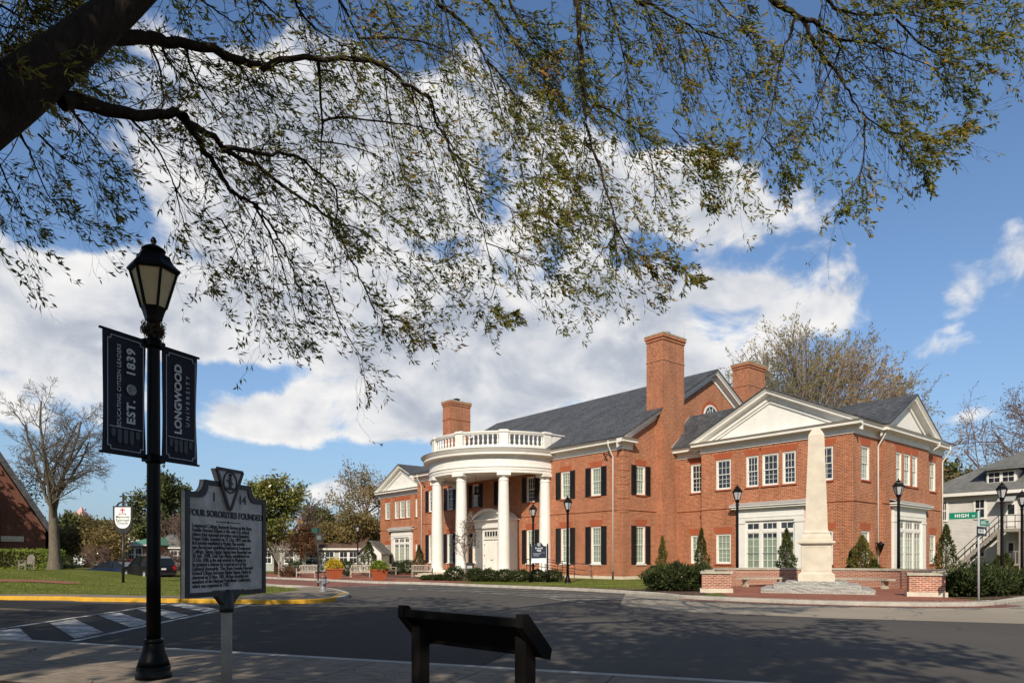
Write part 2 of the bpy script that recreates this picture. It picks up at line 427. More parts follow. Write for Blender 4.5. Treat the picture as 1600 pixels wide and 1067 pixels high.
M['mulch'] = plain('bark_mulch', (.10, .052, .030), .95, .5, 5, bmp=.6, fine=30)
M['chrome'] = plain('chrome', (.6, .6, .62), .15, .05, 4, metal=1.0)
M['tyre'] = plain('tyre_rubber', (.015, .015, .015), .8, .2, 6)
M['car_black'] = plain('black_car_paint', (.008, .009, .012), .12, .1, 2)
M['car_blue'] = plain('dark_blue_car_paint', (.008, .014, .035), .14, .1, 2)
M['car_red'] = plain('red_car_paint', (.16, .012, .018), .14, .1, 2)
M['car_glass'] = plain('car_glass', (.012, .014, .017), .05, .1, 2)
M['lamp_red'] = plain('tail_lamp', (.35, .012, .01), .2, .1, 2)
M['nest'] = plain('dry_twigs', (.10, .07, .042), .95, .4, 30)
M['pink'] = plain('pink_roof', (.58, .30, .29), .7, .1, 2)
M['green_roof'] = plain('green_metal_roof', (.10, .25, .16), .5, .12, 2)
M['bin'] = plain('dark_bin', (.020, .020, .022), .5, .2, 4)
M['soil'] = plain('pot_soil', (.05, .035, .022), .95, .3, 8)
M['rope'] = plain('wire', (.05, .05, .05), .7, .1, 4)

def roadmat(name, base, speck, var, crack=True):
    m, t, b = newmat(name)
    n = noise(t, .22, 7, .62); f = noise(t, 38, 3, .7); g = noise(t, 120, 2, .6)
    c = t.ramp(n, [(.28, tuple(x * (1 - var) for x in base)), (.72, tuple(x * (1 + var) for x in base))])
    c = t.mix(t.math('MULTIPLY', t.smooth(g, .5, .72), .55), c, speck)
    c = t.mix(t.math('MULTIPLY', t.smooth(f, .52, .75), .35), c, tuple(x * .5 for x in base))
    if crack:  # tyre-polished bands and sealed cracks
        vo = t.n('ShaderNodeTexVoronoi'); vo.feature = 'DISTANCE_TO_EDGE'; vo.inputs['Scale'].default_value = .16
        tcn = t.n('ShaderNodeTexCoord'); ns = t.n('ShaderNodeTexNoise'); ns.inputs['Scale'].default_value = .8; ns.inputs['Detail'].default_value = 5
        mx = t.n('ShaderNodeVectorMath', operation='MULTIPLY_ADD'); mx.inputs[1].default_value = (1.6, 1.6, 0)
        t.l(tcn.outputs['Object'], ns.inputs['Vector']); t.l(ns.outputs['Color'], mx.inputs[0]); t.l(tcn.outputs['Object'], mx.inputs[2])
        t.l(mx.outputs[0], vo.inputs['Vector'])
        cr = t.math('SUBTRACT', 1.0, t.smooth(vo.outputs['Distance'], .0, .006))
        c = t.mix(t.math('MULTIPLY', cr, .6), c, (.018, .017, .016))
    w = noise(t, .9, 5, .7, 'Object', .6); c = t.mix(t.math('MULTIPLY', t.smooth(w, .56, .70), .30), c, tuple(x * .62 for x in base))
    w2 = noise(t, 2.6, 4, .6); c = t.mix(t.math('MULTIPLY', t.smooth(w2, .62, .70), .22), c, tuple(min(x * 1.5, 1) for x in base))
    setc(t, b, c); b.inputs['Roughness'].default_value = .88; b.inputs['Specular IOR Level'].default_value = .25
    bump(t, b, g, .35, .006)
    return m
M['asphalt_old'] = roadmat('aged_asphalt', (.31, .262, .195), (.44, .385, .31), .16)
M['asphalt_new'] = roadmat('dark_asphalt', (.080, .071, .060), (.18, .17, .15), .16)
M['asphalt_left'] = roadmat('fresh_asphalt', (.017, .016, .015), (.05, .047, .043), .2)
def paintmat(name, col, wear):
    m, t, b = newmat(name)
    n = noise(t, 2.2, 8, .7); c = t.mix(t.smooth(n, .42, .42 + wear), (.14, .13, .115), col)
    setc(t, b, c); b.inputs['Roughness'].default_value = .8
    return m
M['road_paint'] = paintmat('road_paint', (.54, .52, .48), .2)
M['road_paint_worn'] = paintmat('worn_road_paint', (.42, .39, .34), .3)
M['road_paint_yellow'] = paintmat('yellow_road_paint', (.42, .22, .04), .3)

def grassmat(name, a, bcol, dry):
    m, t, b = newmat(name)
    n = noise(t, .35, 6, .6); f = noise(t, 22, 4, .65)
    c = t.ramp(f, [(.3, tuple(x * .55 for x in a)), (.7, bcol)])
    c = t.mix(t.math('MULTIPLY', t.smooth(n, .5, .72), .6), c, dry)
    setc(t, b, c); b.inputs['Roughness'].default_value = .95; b.inputs['Specular IOR Level'].default_value = .1
    bump(t, b, f, .9, .05)
    return m
M['lawn'] = grassmat('lawn', (.10, .12, .022), (.18, .205, .035), (.20, .165, .075))
M['field'] = grassmat('rough_ground', (.10, .085, .04), (.15, .12, .06), (.16, .11, .06))

def leafmat(name, stops, trans=.45, rough=.55, spec=.3):
    """leaf colour varies leaf by leaf; some light passes through the blade"""
    m = bpy.data.materials.new(name); m.use_nodes = True; t = NT(m.node_tree)
    at_ = t.n('ShaderNodeAttribute'); at_.attribute_name = 'tone'; at_.attribute_type = 'GEOMETRY'
    c = t.ramp(at_.outputs['Fac'], stops)
    p = t.n('ShaderNodeBsdfPrincipled'); t.l(c, p.inputs['Base Color']); p.inputs['Roughness'].default_value = rough
    p.inputs['Specular IOR Level'].default_value = spec
    tr = t.n('ShaderNodeBsdfTranslucent'); t.l(c, tr.inputs['Color'])
    mx = t.n('ShaderNodeMixShader'); mx.inputs[0].default_value = trans
    t.l(p.outputs[0], mx.inputs[1]); t.l(tr.outputs[0], mx.inputs[2])
    o = t.n('ShaderNodeOutputMaterial'); t.l(mx.outputs[0], o.inputs[0])
    return m
M['oak_leaf'] = leafmat('willow_oak_leaf', [(0, (.07, .09, .02)), (.40, (.14, .165, .03)), (.66, (.27, .26, .045)), (.85, (.44, .31, .045)), (1, (.36, .14, .03))], .5)
M['far_leaf'] = leafmat('yellowing_leaf', [(0, (.25, .23, .07)), (.5, (.42, .30, .085)), (1, (.44, .22, .09))], .5)
M['olive_leaf'] = leafmat('olive_leaf', [(0, (.14, .115, .045)), (.5, (.26, .20, .075)), (1, (.36, .25, .10))])
M['rust_leaf'] = leafmat('rust_leaf', [(0, (.10, .05, .025)), (.5, (.17, .085, .04)), (1, (.24, .12, .06))])
M['magnolia_leaf'] = leafmat('magnolia_leaf', [(0, (.05, .07, .015)), (.5, (.12, .145, .03)), (1, (.26, .24, .06))], .2, .35, .5)
M['pine_leaf'] = leafmat('pine_needles', [(0, (.06, .078, .03)), (.6, (.115, .135, .05)), (1, (.18, .17, .06))], .3)
M['shrub_leaf'] = leafmat('dark_shrub_leaf', [(0, (.018, .028, .012)), (.5, (.045, .060, .022)), (1, (.10, .115, .04))], .15, .8, .08)
M['column_leaf'] = leafmat('column_shrub_leaf', [(0, (.03, .04, .012)), (.5, (.065, .075, .02)), (1, (.13, .12, .035))], .25, .8, .1)
M['gold_column_leaf'] = leafmat('gold_column_leaf', [(0, (.06, .065, .015)), (.5, (.15, .13, .03)), (1, (.24, .17, .04))], .3)
M['hedge_leaf'] = leafmat('hedge_leaf', [(0, (.10, .14, .02)), (.5, (.20, .26, .035)), (1, (.30, .34, .06))], .25)
M['yellow_leaf'] = leafmat('yellow_pot_leaf', [(0, (.38, .26, .015)), (.5, (.62, .45, .02)), (1, (.70, .56, .06))], .3)
M['grass_blade'] = leafmat('grass_blade', [(0, (.09, .12, .022)), (.6, (.19, .225, .04)), (1, (.30, .26, .09))], .3)

def barkmat(name, a, bcol, sc=14):
    m, t, b = newmat(name)
    n = noise(t, sc, 8, .65, 'Object', 1.2, (1, 1, .25)); n2 = noise(t, 1.3, 4)
    c = t.ramp(n, [(.3, a), (.7, bcol)]); c = t.mix(t.math('MULTIPLY', n2, .4), c, tuple(x * .5 for x in a))
    setc(t, b, c); b.inputs['Roughness'].default_value = .95; b.inputs['Specular IOR Level'].default_value = .15
    bump(t, b, n, .9, .03)
    return m
M['bark'] = barkmat('oak_bark', (.026, .019, .013), (.075, .056, .04))
M['bark_grey'] = barkmat('grey_bark', (.10, .082, .062), (.24, .20, .155), 8)
M['bark_brown'] = barkmat('brown_bark', (.11, .085, .068), (.22, .175, .145), 8)
M['twig_red'] = barkmat('reddish_twigs', (.14, .09, .075), (.25, .165, .135), 8)
M['twig_grey'] = barkmat('grey_twigs', (.24, .20, .175), (.42, .36, .32), 8)
M['twig_pale'] = barkmat('pale_twigs', (.27, .235, .19), (.43, .38, .32), 8)

def boards(name, a, pitch=.11):
    m, t, b = newmat(name)
    uv = t.n('ShaderNodeTexCoord'); sp = t.n('ShaderNodeSeparateXYZ'); t.l(uv.outputs['UV'], sp.inputs[0])
    fr = t.math('FRACT', t.math('MULTIPLY', sp.outputs[1], 1 / pitch))
    gap = t.smooth(fr, .0, .10)
    c = t.mix(gap, tuple(x * .55 for x in a), a)
    c = t.mix(1.0, c, t.ramp(noise(t, 1.2, 6, .6), [(.3, .85), (.7, 1.05)]), 'MULTIPLY')
    setc(t, b, c); b.inputs['Roughness'].default_value = .65
    bump(t, b, t.math('SUBTRACT', 1.0, fr), .8, .02)
    return m
M['clap_grey'] = boards('grey_clapboard', (.58, .545, .505))
M['clap_green'] = boards('sage_clapboard', (.36, .38, .33))
M['clap_white'] = boards('white_clapboard', (.66, .65, .62))

def panemat(name, blind):
    """window glass: dark room behind, or pale slatted blinds drawn behind it"""
    m, t, b = newmat(name)
    if blind:
        uv = t.n('ShaderNodeTexCoord'); sp = t.n('ShaderNodeSeparateXYZ'); t.l(uv.outputs['UV'], sp.inputs[0])
        fr = t.math('FRACT', t.math('MULTIPLY', sp.outputs[1], 1 / .05))
        slat = t.smooth(fr, .1, .5)
        n = noise(t, 1.1, 3, .5, 'Object')
        c = t.mix(slat, (.12, .15, .11), (.27, .335, .25))
        c = t.mix(t.math('MULTIPLY', t.smooth(n, .52, .66), .45), c, (.10, .13, .10))
        setc(t, b, c)
    else:
        n = noise(t, 1.6, 3, .5, 'Object')
        setc(t, b, t.ramp(n, [(.35, (.010, .013, .018)), (.7, (.045, .055, .065))]))
    b.inputs['Roughness'].default_value = .35 if blind else .06
    b.inputs['Coat Weight'].default_value = 1.0 if blind else .6; b.inputs['Coat Roughness'].default_value = .03
    b.inputs['Specular IOR Level'].default_value = .6
    return m
M['pane_dark'] = panemat('dark_pane', False)
M['pane_blind'] = panemat('blind_pane', True)

# ------------------------------------------------------------------ the ground
from mathutils.geometry import delaunay_2d_cdt
O0 = Vector((7.3, 45.0)); DA = Vector((-.6385, .7696)); DB = Vector((.7696, .6385))
HALL_RZ = math.atan2(-.7696, .6385)
def hall(s, v):      # hall frame (s to the right along the front, v back from it) -> world ground
    p = O0 - DA * s + DB * v
    return (p.x, p.y)
def offs(pl, d):
    """polyline moved d to its left"""
    out = []
    for i in range(len(pl)):
        a = Vector(pl[max(i - 1, 0)]); b = Vector(pl[i]); c = Vector(pl[min(i + 1, len(pl) - 1)])
        n = Vector((0, 0))
        if i > 0: e = (b - a).normalized(); n += Vector((-e.y, e.x))
        if i < len(pl) - 1: e = (c - b).normalized(); n += Vector((-e.y, e.x))
        n.normalize(); out.append((b.x + n.x * d, b.y + n.y * d))
    return out
def smoothline(pl, k=4):
    """Catmull-Rom through the points"""
    P = [Vector(p) for p in pl]; out = []
    for i in range(len(P) - 1):
        p0, p1, p2, p3 = P[max(i - 1, 0)], P[i], P[i + 1], P[min(i + 2, len(P) - 1)]
        for j in range(k):
            t = j / k
            out.append(tuple(.5 * ((2 * p1) + (p2 - p0) * t + (2 * p0 - 5 * p1 + 4 * p2 - p3) * t * t + (3 * p1 - p0 - 3 * p2 + p3) * t ** 3)))
    out.append(tuple(P[-1])); return out
def sheet(name, pts, z, mat, kind='structure', step=None, hfun=None):
    """flat or gently rolling sheet filling an outline"""
    if step is None:
        m = MB(); m.poly([(x, y, z) for x, y in pts]); o = m.build(name, mat)
        if o.data.polygons[0].normal.z < 0: o.data.flip_normals()
    else:
        n = len(pts); P = [Vector(p) for p in pts]
        xs = [p[0] for p in pts]; ys = [p[1] for p in pts]
        x = min(xs) + step / 2
        while x < max(xs):
            y = min(ys) + step / 2
            while y < max(ys):
                P.append(Vector((x + random.uniform(-.2, .2) * step, y + random.uniform(-.2, .2) * step))); y += step
            x += step
        V, E_, F, *_ = delaunay_2d_cdt(P, [(i, (i + 1) % n) for i in range(n)], [list(range(n))], 1, 1e-4)
        m = MB(); m.add([(v.x, v.y, z + (hfun(v.x, v.y) if hfun else 0)) for v in V], F, True); o = m.build(name, mat)
    return struct(o, kind)
def strip(name, pl, w, z, mat):
    a = offs(pl, w / 2); b = offs(pl, -w / 2)
    m = MB(); n = len(pl)
    m.add([(x, y, z) for x, y in a] + [(x, y, z) for x, y in b], [(i + 1, i, n + i, n + i + 1) for i in range(n - 1)])
    o = m.build(name, mat); return struct(o)

m = MB(); m.poly([(-1500, -300, -.06), (1500, -300, -.06), (1500, 2500, -.06), (-1500, 2500, -.06)])
struct(m.build('ground', M['field']))
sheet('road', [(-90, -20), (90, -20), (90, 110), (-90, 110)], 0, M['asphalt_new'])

FC = smoothline([(-40, 73)] + [G(*p) for p in ((425, 904), (500, 907.2), (580, 911), (660, 912.8), (760, 917), (860, 920.8), (960, 926), (1020, 930),
      (1065, 934.8), (1120, 938), (1200, 941.5), (1300, 945), (1400, 947), (1480, 947.5), (1545, 946), (1600, 938.5))] + [(33, 36.4), (60, 58.8), (90, 83.7)], 4)
# new asphalt in front, fresh black patch on the left, older grey strip along the far kerb
NC = [(-60, 30.1), (-8.59, 11.46), (.31, 8.23), (12, 3.98), (60, -13.4)]
oldedge = [p for p in offs(FC, -.05) if 4.6 <= p[0] <= 60]
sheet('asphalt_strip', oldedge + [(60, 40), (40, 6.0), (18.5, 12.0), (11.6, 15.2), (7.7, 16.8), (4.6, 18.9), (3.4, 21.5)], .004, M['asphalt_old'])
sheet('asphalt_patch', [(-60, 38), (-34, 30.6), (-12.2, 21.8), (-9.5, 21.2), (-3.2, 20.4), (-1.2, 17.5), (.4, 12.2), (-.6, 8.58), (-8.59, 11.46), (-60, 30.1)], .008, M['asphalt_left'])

# near pavement, with a mulch strip behind it
kerb_prof = [(0, -.05), (0, .115), (.02, .13), (.16, .13), (.16, -.05)]
def kerb(name, pl, mat, prof=kerb_prof):
    a = offs(pl, 1.0); outs = [(x - p[0], y - p[1]) for (x, y), p in zip(a, pl)]
    m = MB(); m.sweep([(x, y, 0) for x, y in pl], outs, prof); return struct(m.build(name, mat))
NCr = list(reversed(NC))
kerb('kerb', NCr, M['kerb'])                      # walking right to left the pavement is on the left hand
i0 = offs(NCr, .162); i1 = offs(NCr, 2.75); i2 = offs(NCr, 30)
an = math.atan2(-3.23, 8.9); cs, sn = math.cos(-an), math.sin(-an)
m = MB(); pts = i0 + list(reversed(i1))
m.poly([(x * cs - y * sn, x * sn + y * cs, .128) for x, y in pts]); o = m.build('pavement', M['concrete'], rz=an); struct(o)
sheet('mulch_bed', i1 + list(reversed(i2)), .12, M['mulch'])

# church lawn island
ISL = smoothline([(-80, 25.6), (-40, 24.6)] + [G(*p) for p in ((0, 937), (130, 939), (260, 941), (350, 942.5), (440, 943.4), (505, 941), (538, 936), (546, 931.5))] + [(-6.9, 28.2), (-8.2, 31.0), (-10.5, 34.2), (-13.4, 37.2), (-24, 56), (-36, 76)], 4)
kerb('kerb', ISL, M['kerb'])
yel = [p for p in ISL if p[0] > -79 and p[1] < 27.3]
ysplit = [p for p in yel if p[0] < -6.5 or p[1] < 24]
kp = [(-.006, .0), (-.006, .118), (.016, .137), (.15, .137), (.15, .0)]
kerb('kerb_paint', ysplit, M['yellow'], kp)
def mound(x, y):
    d = max(0, y - 24.5) / 26; d = min(d, 1); e = min(max((-21.0 - x) / 13, 0), 1)
    return .56 * d * d * (3 - 2 * d) * e * e * (3 - 2 * e)
inner = offs(ISL, .162); lawn_edge = offs(ISL, 1.55)
walk = [p for p in inner if p[1] < 33]; k = len(walk)
le = [p for p in lawn_edge[:k]]
fix = []
for p, q in zip(walk, le):
    if q[0] > -9.2: q = (min(q[0], -9.6 + .12 * (q[1] - 24)), max(q[1], 25.9))
    fix.append(q)
sheet('pavement', walk + list(reversed(fix)), .128, M['concrete'])
lawn_pts = []
for q in fix + lawn_edge[k:]:
    if not lawn_pts or (Vector(q) - Vector(lawn_pts[-1])).length > .25: lawn_pts.append(q)
lawn_pts += [(-60, 92), (-90, 92), (-90, 27.2)]
sheet('lawn', lawn_pts, .125, M['lawn'], step=1.6, hfun=mound)
# brick path crossing the church lawn
pth = smoothline([G(-260, 912, .35), G(-60, 905, .38), G(60, 903, .4), G(118, 906, .35)], 5)
pa, pb = offs(pth, 1.15), offs(pth, -1.15)
m = MB(); n = len(pth)
tp = [1 - .75 * (i / (n - 1)) ** 3 for i in range(n)]
pa = [tuple(Vector(c) + (Vector(a) - Vector(c)) * t) for a, c, t in zip(pa, pth, tp)]; pb = [tuple(Vector(c) + (Vector(b) - Vector(c)) * t) for b, c, t in zip(pb, pth, tp)]
m.add([(x, y, .165 + mound(x, y)) for x, y in pa] + [(x, y, .165 + mound(x, y)) for x, y in pb], [(i + 1, i, n + i, n + i + 1) for i in range(n - 1)])
struct(m.build('path', M['paver']))

# campus side of the street
kerb('kerb', FC, M['kerb'])
FCi = offs(FC, .162)
sheet('campus_ground', FCi + [(200, 250), (-170, 250)], .10, M['lawn'])
def between(x0, x1): return [p for p in FCi if x0 <= p[0] <= x1]
left_part = [p for p in FCi if -17.6 <= p[0] <= -3.4]
sheet('brick_plaza', left_part + [(-2.2, 40.5), hall(-19, -7.2), hall(-4, -4.0), hall(-1.5, -3.6), hall(-1.5, -2.1), hall(-7, -1.2), hall(-26, -.3), hall(-33, 3.2), hall(-44, 3.2), (-24, 62), (-24, 57)], .106, M['paver'])
CX, CY, CR = 13.0, 29.3, 5.0
circ = [(CX + 5.35 * math.cos(R(a)), CY + 5.35 * math.sin(R(a))) for a in range(-58, 215, 7)]
sheet('brick_plaza', between(7.4, 15.2) + [(15.2, 24.2)] + circ + [(8.1, 26.3)], .110, M['paver'])
apron = [p for p in FC if 6.4 <= p[0] <= 15.6]
strip('brick_apron', offs(apron, -.36), .62, .012, M['paver_road'])
strip('kerb_band', offs(apron, .20), .2, .142, M['kerb'])
sheet('mulch_bed', [(15.25, 23.6), (16.0, 22.6), (17.9, 24.3), (22.5, 28.1), (23.5, 33), (19.5, 35), (18.5, 31), (18.2, 27)], .114, M['mulch'])
sheet('mulch_bed', [(5.3, 27.9), (6.2, 26.2), (7.0, 25.4), (7.6, 26.4), (7.9, 29.5), (8.2, 33), (6.0, 33.5), (4.3, 31.5)], .114, M['mulch'])
fc_m = [p for p in FCi if -4.4 <= p[0] <= 5.6]
sheet('mulch_bed', fc_m + list(reversed([(x, y) for x, y in offs(fc_m, .75)])), .114, M['mulch'])
sheet('mulch_bed', [hall(-22.5, -7.9), hall(-15, -9.6), hall(-9.0, -9.3), hall(-6.8, -7.6), hall(-8, -6.0), hall(-21, -5.6)], .116, M['mulch'])
rw = [p for p in FCi if p[0] > 17.2 and p[0] < 70]
sheet('pavement', rw + list(reversed(offs(rw, 1.7))), .112, M['concrete'])
# brick crossing between the two corners on the left
sheet('brick_crossing', [(-13.6, 37.4), (-10.7, 34.4), (-8.2, 35.6), (-6.4, 38.9), (-9.2, 41.0), (-17.0, 48.9), (-19.4, 47.0)], .012, M['paver_road'])
strip('crossing_line', [(-8.0, 35.2), (-10.4, 34.5), (-10.9, 34.7)], .14, .016, M['road_paint'])

# painted markings
def bar_mark(a, b, w, mat='road_paint', z=.014, name='road_marking'):
    a, b = Vector(a), Vector(b); d = (b - a).normalized(); n = Vector((-d.y, d.x)) * w / 2
    m = MB(); m.add([(*(a + n), z), (*(a - n), z), (*(b - n), z), (*(b + n), z)], [(0, 1, 2, 3)]); return struct(m.build(name, M[mat]))
A_, B_ = Vector((-9.05, 11.9)), Vector((-9.75, 22.4)); ax = (B_ - A_).normalized(); nx = Vector((-ax.y, ax.x))
skew = .55
for sgn in (-1, 1): bar_mark(A_ + nx * sgn * 1.35 + ax * skew * sgn * 0, B_ + nx * sgn * 1.35, .16)
q = -.05
while q < 9.6:
    a = A_ + ax * q; b = A_ + ax * min(q + 1.0, 10.4)
    m = MB(); L = Vector((-.6385, .77)) * 1.95
    m.add([(*(a - L), .013), (*(b - L), .013), (*(b + L), .013), (*(a + L), .013)], [(0, 1, 2, 3)]); struct(m.build('road_marking', M['road_paint']))
    q += 2.05
bar_mark((-26, 24.4), (-11.6, 18.6), .12, 'road_paint_yellow'); bar_mark((-26, 24.1), (-11.6, 18.3), .12, 'road_paint_yellow')
cw = [p for p in FC if -6.5 <= p[0] <= 6.5]
for d in (-1.3, -4.6):
    strip('road_marking', offs(cw, d), .2, .014, M['road_paint_worn'])
cl = offs(cw, -1.5)
for i in range(1, len(cl) - 1, 2):
    c = Vector(cl[i]); t = (Vector(cl[i + 1]) - Vector(cl[i - 1])).normalized(); n_ = Vector((t.y, -t.x))
    bar_mark(c, c + n_ * 2.9 - t * .9, .42, 'road_paint_worn')
dd = offs([p for p in FC if 6.0 <= p[0] <= 15.6], -1.0)
acc = 0
for i in range(len(dd) - 1):
    if i % 4 < 2: bar_mark(dd[i], dd[i + 1], .28)
for k in range(4):
    bar_mark((16.6 + k * .9, 20.3 - k * .55), (18.6 + k * .9, 22.0 - k * .55), .35)

# ------------------------------------------------------------------ the brick hall
hx, hy = hall(0, 0)
HALL = tag(empty('university_hall', (hx, hy, 0), HALL_RZ), 'long red brick hall with a round white columned portico, tall chimneys and white pediments', 'building')
S_L = -25.4                      # left end of the main block
WV, LV = 4.5, 5.0                # front plane of the wings, of the links
RW0, RW1, RWB = 2.95, 12.85, 18.1
LW1, LW0 = -30.9, -40.8
def hole(c, w, z0, z1): return (c - w / 2, c + w / 2, z0, z1)

# windows: (centre along wall, width, z0, z1, kind)
LO, UP = (1.12, 3.67), (5.78, 7.73)
WLO, WUP = (1.14, 3.07), (5.95, 7.9)
bays = (-2.4, -5.4, -9.2, -16.2, -20.0, -23.0)
front = [(b, .95, *LO, 'S') for b in bays] + [(b, .95, *UP, 'S') for b in bays + (-12.7,)]
gable = [(1.83, .95, *LO, 'S'), (1.83, .95, *UP, 'S')]
def wingfront(c, mir=1):
    L = [(c - mir * 3.27, 1.1, *WLO, ''), (c + mir * 3.3, 1.1, *WLO, ''), (c - mir * 3.27, 1.1, *WUP, ''), (c + mir * 3.3, 1.1, *WUP, '')]
    return L + [(c - 1.21, .85, *WUP, 'T'), (c, 1.08, *WUP, 'T'), (c + 1.21, .85, *WUP, 'T')]
rwf = wingfront((RW0 + RW1) / 2); lwf = wingfront((LW0 + LW1) / 2)
side = [(6.1, 1.1, *WLO, ''), (16.3, 1.08, *WLO, ''), (6.1, 1.1, *WUP, ''), (16.3, 1.08, *WUP, '')]
bay = [(9.95, .85, *WUP, 'T'), (11.2, 1.05, *WUP, 'T'), (12.42, .85, *WUP, 'T')]
link = [(2.25, 1.0, *WLO, ''), (2.25, 1.0, *WUP, '')]
BAY0, BAY1, BAYP = 7.85, 14.65, .32

m = MB()
H = lambda L, off: [hole(c - off, w, a, b) for c, w, a, b, _ in L]
m.wall((S_L, 0), (1, 0), -S_L, .3, 9.5, H(front, S_L))
m.wall((0, 0), (0, 1), 20, .3, 9.6, H(gable, 0))
m.wall((S_L, 20), (0, -1), 20, .3, 9.6); m.wall((0, 20), (-1, 0), -S_L, .3, 9.5)
for s in (0, S_L):
    m.add([(s, 0, 9.6), (s, 20, 9.6), (s, 10, 15.36)], [(0, 1, 2)])
WT = 9.05
m.wall((0, LV), (1, 0), RW0, .3, WT, H(link, 0))
m.wall((RW0, WV), (1, 0), RW1 - RW0, .3, WT, H(rwf, RW0))
m.wall((RW1, WV), (0, 1), BAY0 - WV, .3, WT, H([w for w in side if w[0] < 8], WV))
m.wall((RW1, BAY0), (1, 0), BAYP, .3, WT); m.wall((RW1 + BAYP, BAY1), (-1, 0), BAYP, .3, WT)
m.wall((RW1 + BAYP, BAY0), (0, 1), BAY1 - BAY0, .3, WT, H(bay, BAY0))
m.wall((RW1, BAY1), (0, 1), RWB - BAY1, .3, WT, H([w for w in side if w[0] > 8], BAY1))
m.wall((RW1, RWB), (-1, 0), RW1, .3, WT); m.wall((RW0, LV), (0, -1), LV - WV, .3, WT)
m.wall((LW0, WV), (1, 0), LW1 - LW0, .3, WT, H(lwf, LW0))
m.wall((LW1, WV), (0, 1), .5, .3, WT); m.wall((LW1, LV), (1, 0), S_L - LW1, .3, WT)
m.wall((LW0, RWB), (0, -1), RWB - WV, .3, WT); m.wall((S_L, RWB), (-1, 0), S_L - LW0, .3, WT)
m.build('wall', M['brick'], HALL)

m = MB()   # foundation, string course
e = .03
def band(m, z0, z1, e):
    for x0, x1, v in ((S_L, 0, 0), (RW0, RW1, WV), (LW0, LW1, WV)): m.b6(x0 - e, x1 + e, v - e, v + .08, z0, z1)
    m.b6(e, RW0 - e, LV - e, LV + .08, z0, z1)
    m.b6(-.08, e, .08, LV - e, z0, z1); m.b6(RW1 - .08, RW1 + e, WV + .08, BAY0 - e, z0, z1)
    m.b6(RW1 - .08, RW1 + e, BAY1 + e, RWB, z0, z1); m.b6(RW1 + BAYP - .08, RW1 + BAYP + e, BAY0 - e, BAY1 + e, z0, z1)
band(m, -.3, .30, .035); m.build('foundation', M['base_stone'], HALL)
m = MB(); band(m, 4.70, 4.79, .045); m.build('string_course', M['brick'], HALL)
mq = MB()   # rusticated brick quoins at the main corners
m = MB()
for k in range(9):
    z0 = .34 + k * .93
    for j in range(2):
        a, b = (.62, .42) if j == 0 else (.42, .62)
        za, zb = z0 + j * .465, min(z0 + j * .465 + .415, 8.6)
        if zb - za < .1: continue
        m.b6(-a, .022, -.022, .1, za, zb); m.b6(-.1, .0221, .1001, b, za, zb)
        mq.b6(S_L - .022, S_L + a, -.022, .1, za, zb)
m.build('quoin', M['brick'], HALL); mq.build('quoin', M['brick'], HALL)

# --- cornices
CORN = [(0, -.66), (.06, -.66), (.06, -.36), (.15, -.31), (.15, -.27), (.50, -.24), (.50, -.12), (.58, -.05), (.63, 0), (0, .02)]
def cornice(m, path, outs, top, prof=CORN): m.sweep([(x, y, top) for x, y in path], outs, prof)
m = MB()
cornice(m, [(S_L, .95), (S_L, 0), (0, 0), (0, .95)], [(-1, 0), (-1, -1), (1, -1), (1, 0)], 9.36)
m.build('cornice', M['white'], HALL); m = MB()
cornice(m, [(.002, LV), (RW0, LV)], [(0, -1), (0, -1)], 9.0)
m.build('cornice', M['white'], HALL)
for a, b in ((RW0, RW1), (LW0, LW1)):
    m = MB(); cornice(m, [(a, WV + .5), (a, WV), (b, WV), (b, WV + .6)], [(-1, 0), (-1, -1), (1, -1), (1, 0)], 9.12); m.build('cornice', M['white'], HALL)
m = MB()
cornice(m, [(RW1, WV + .6), (RW1, BAY0), (RW1 + BAYP, BAY0), (RW1 + BAYP, BAY1), (RW1, BAY1), (RW1, RWB + .1)], [(1, 0), (1, -1), (1, -1), (1, 1), (1, 1), (1, 0)], 9.12); m.build('cornice', M['white'], HALL); m = MB()
cornice(m, [(LW1, LV), (S_L - .6, LV)], [(0, -1), (0, -1)], 9.0)
m.build('cornice', M['white'], HALL)
RAKE = [(0, -.60), (.06, -.60), (.06, -.34), (.14, -.28), (.42, -.25), (.42, -.13), (.50, -.05), (.55, .0), (0, .0)]
m = MB()   # raking cornices: gable ends, wing pediments, side pediment
for s, o in ((0, 1), (S_L, -1)):
    m = MB(); m.sweep([(s, -.62, 9.34), (s, 10, 15.50), (s, 20.62, 9.34)], [(o, 0)] * 3, RAKE); m.build('raking_cornice', M['white'], HALL)
PF = .476
def pediment_front(m, a, b):
    c = (a + b) / 2; h = (b - a) / 2 + .56
    m.sweep([(c - h, WV, 9.16), (c, WV, 9.16 + h * PF), (c + h, WV, 9.16)], [(0, -1)] * 3, RAKE)
for a, b in ((RW0, RW1), (LW0, LW1)): m = MB(); pediment_front(m, a, b); m.build('raking_cornice', M['white'], HALL)
m = MB()
BC = (BAY0 + BAY1) / 2; BH = (BAY1 - BAY0) / 2 + .56; PS = .565
m.sweep([(RW1 + BAYP, BC - BH, 9.16), (RW1 + BAYP, BC, 9.16 + BH * PS), (RW1 + BAYP, BC + BH, 9.16)], [(1, 0)] * 3, RAKE)
m.build('raking_cornice', M['white'], HALL)
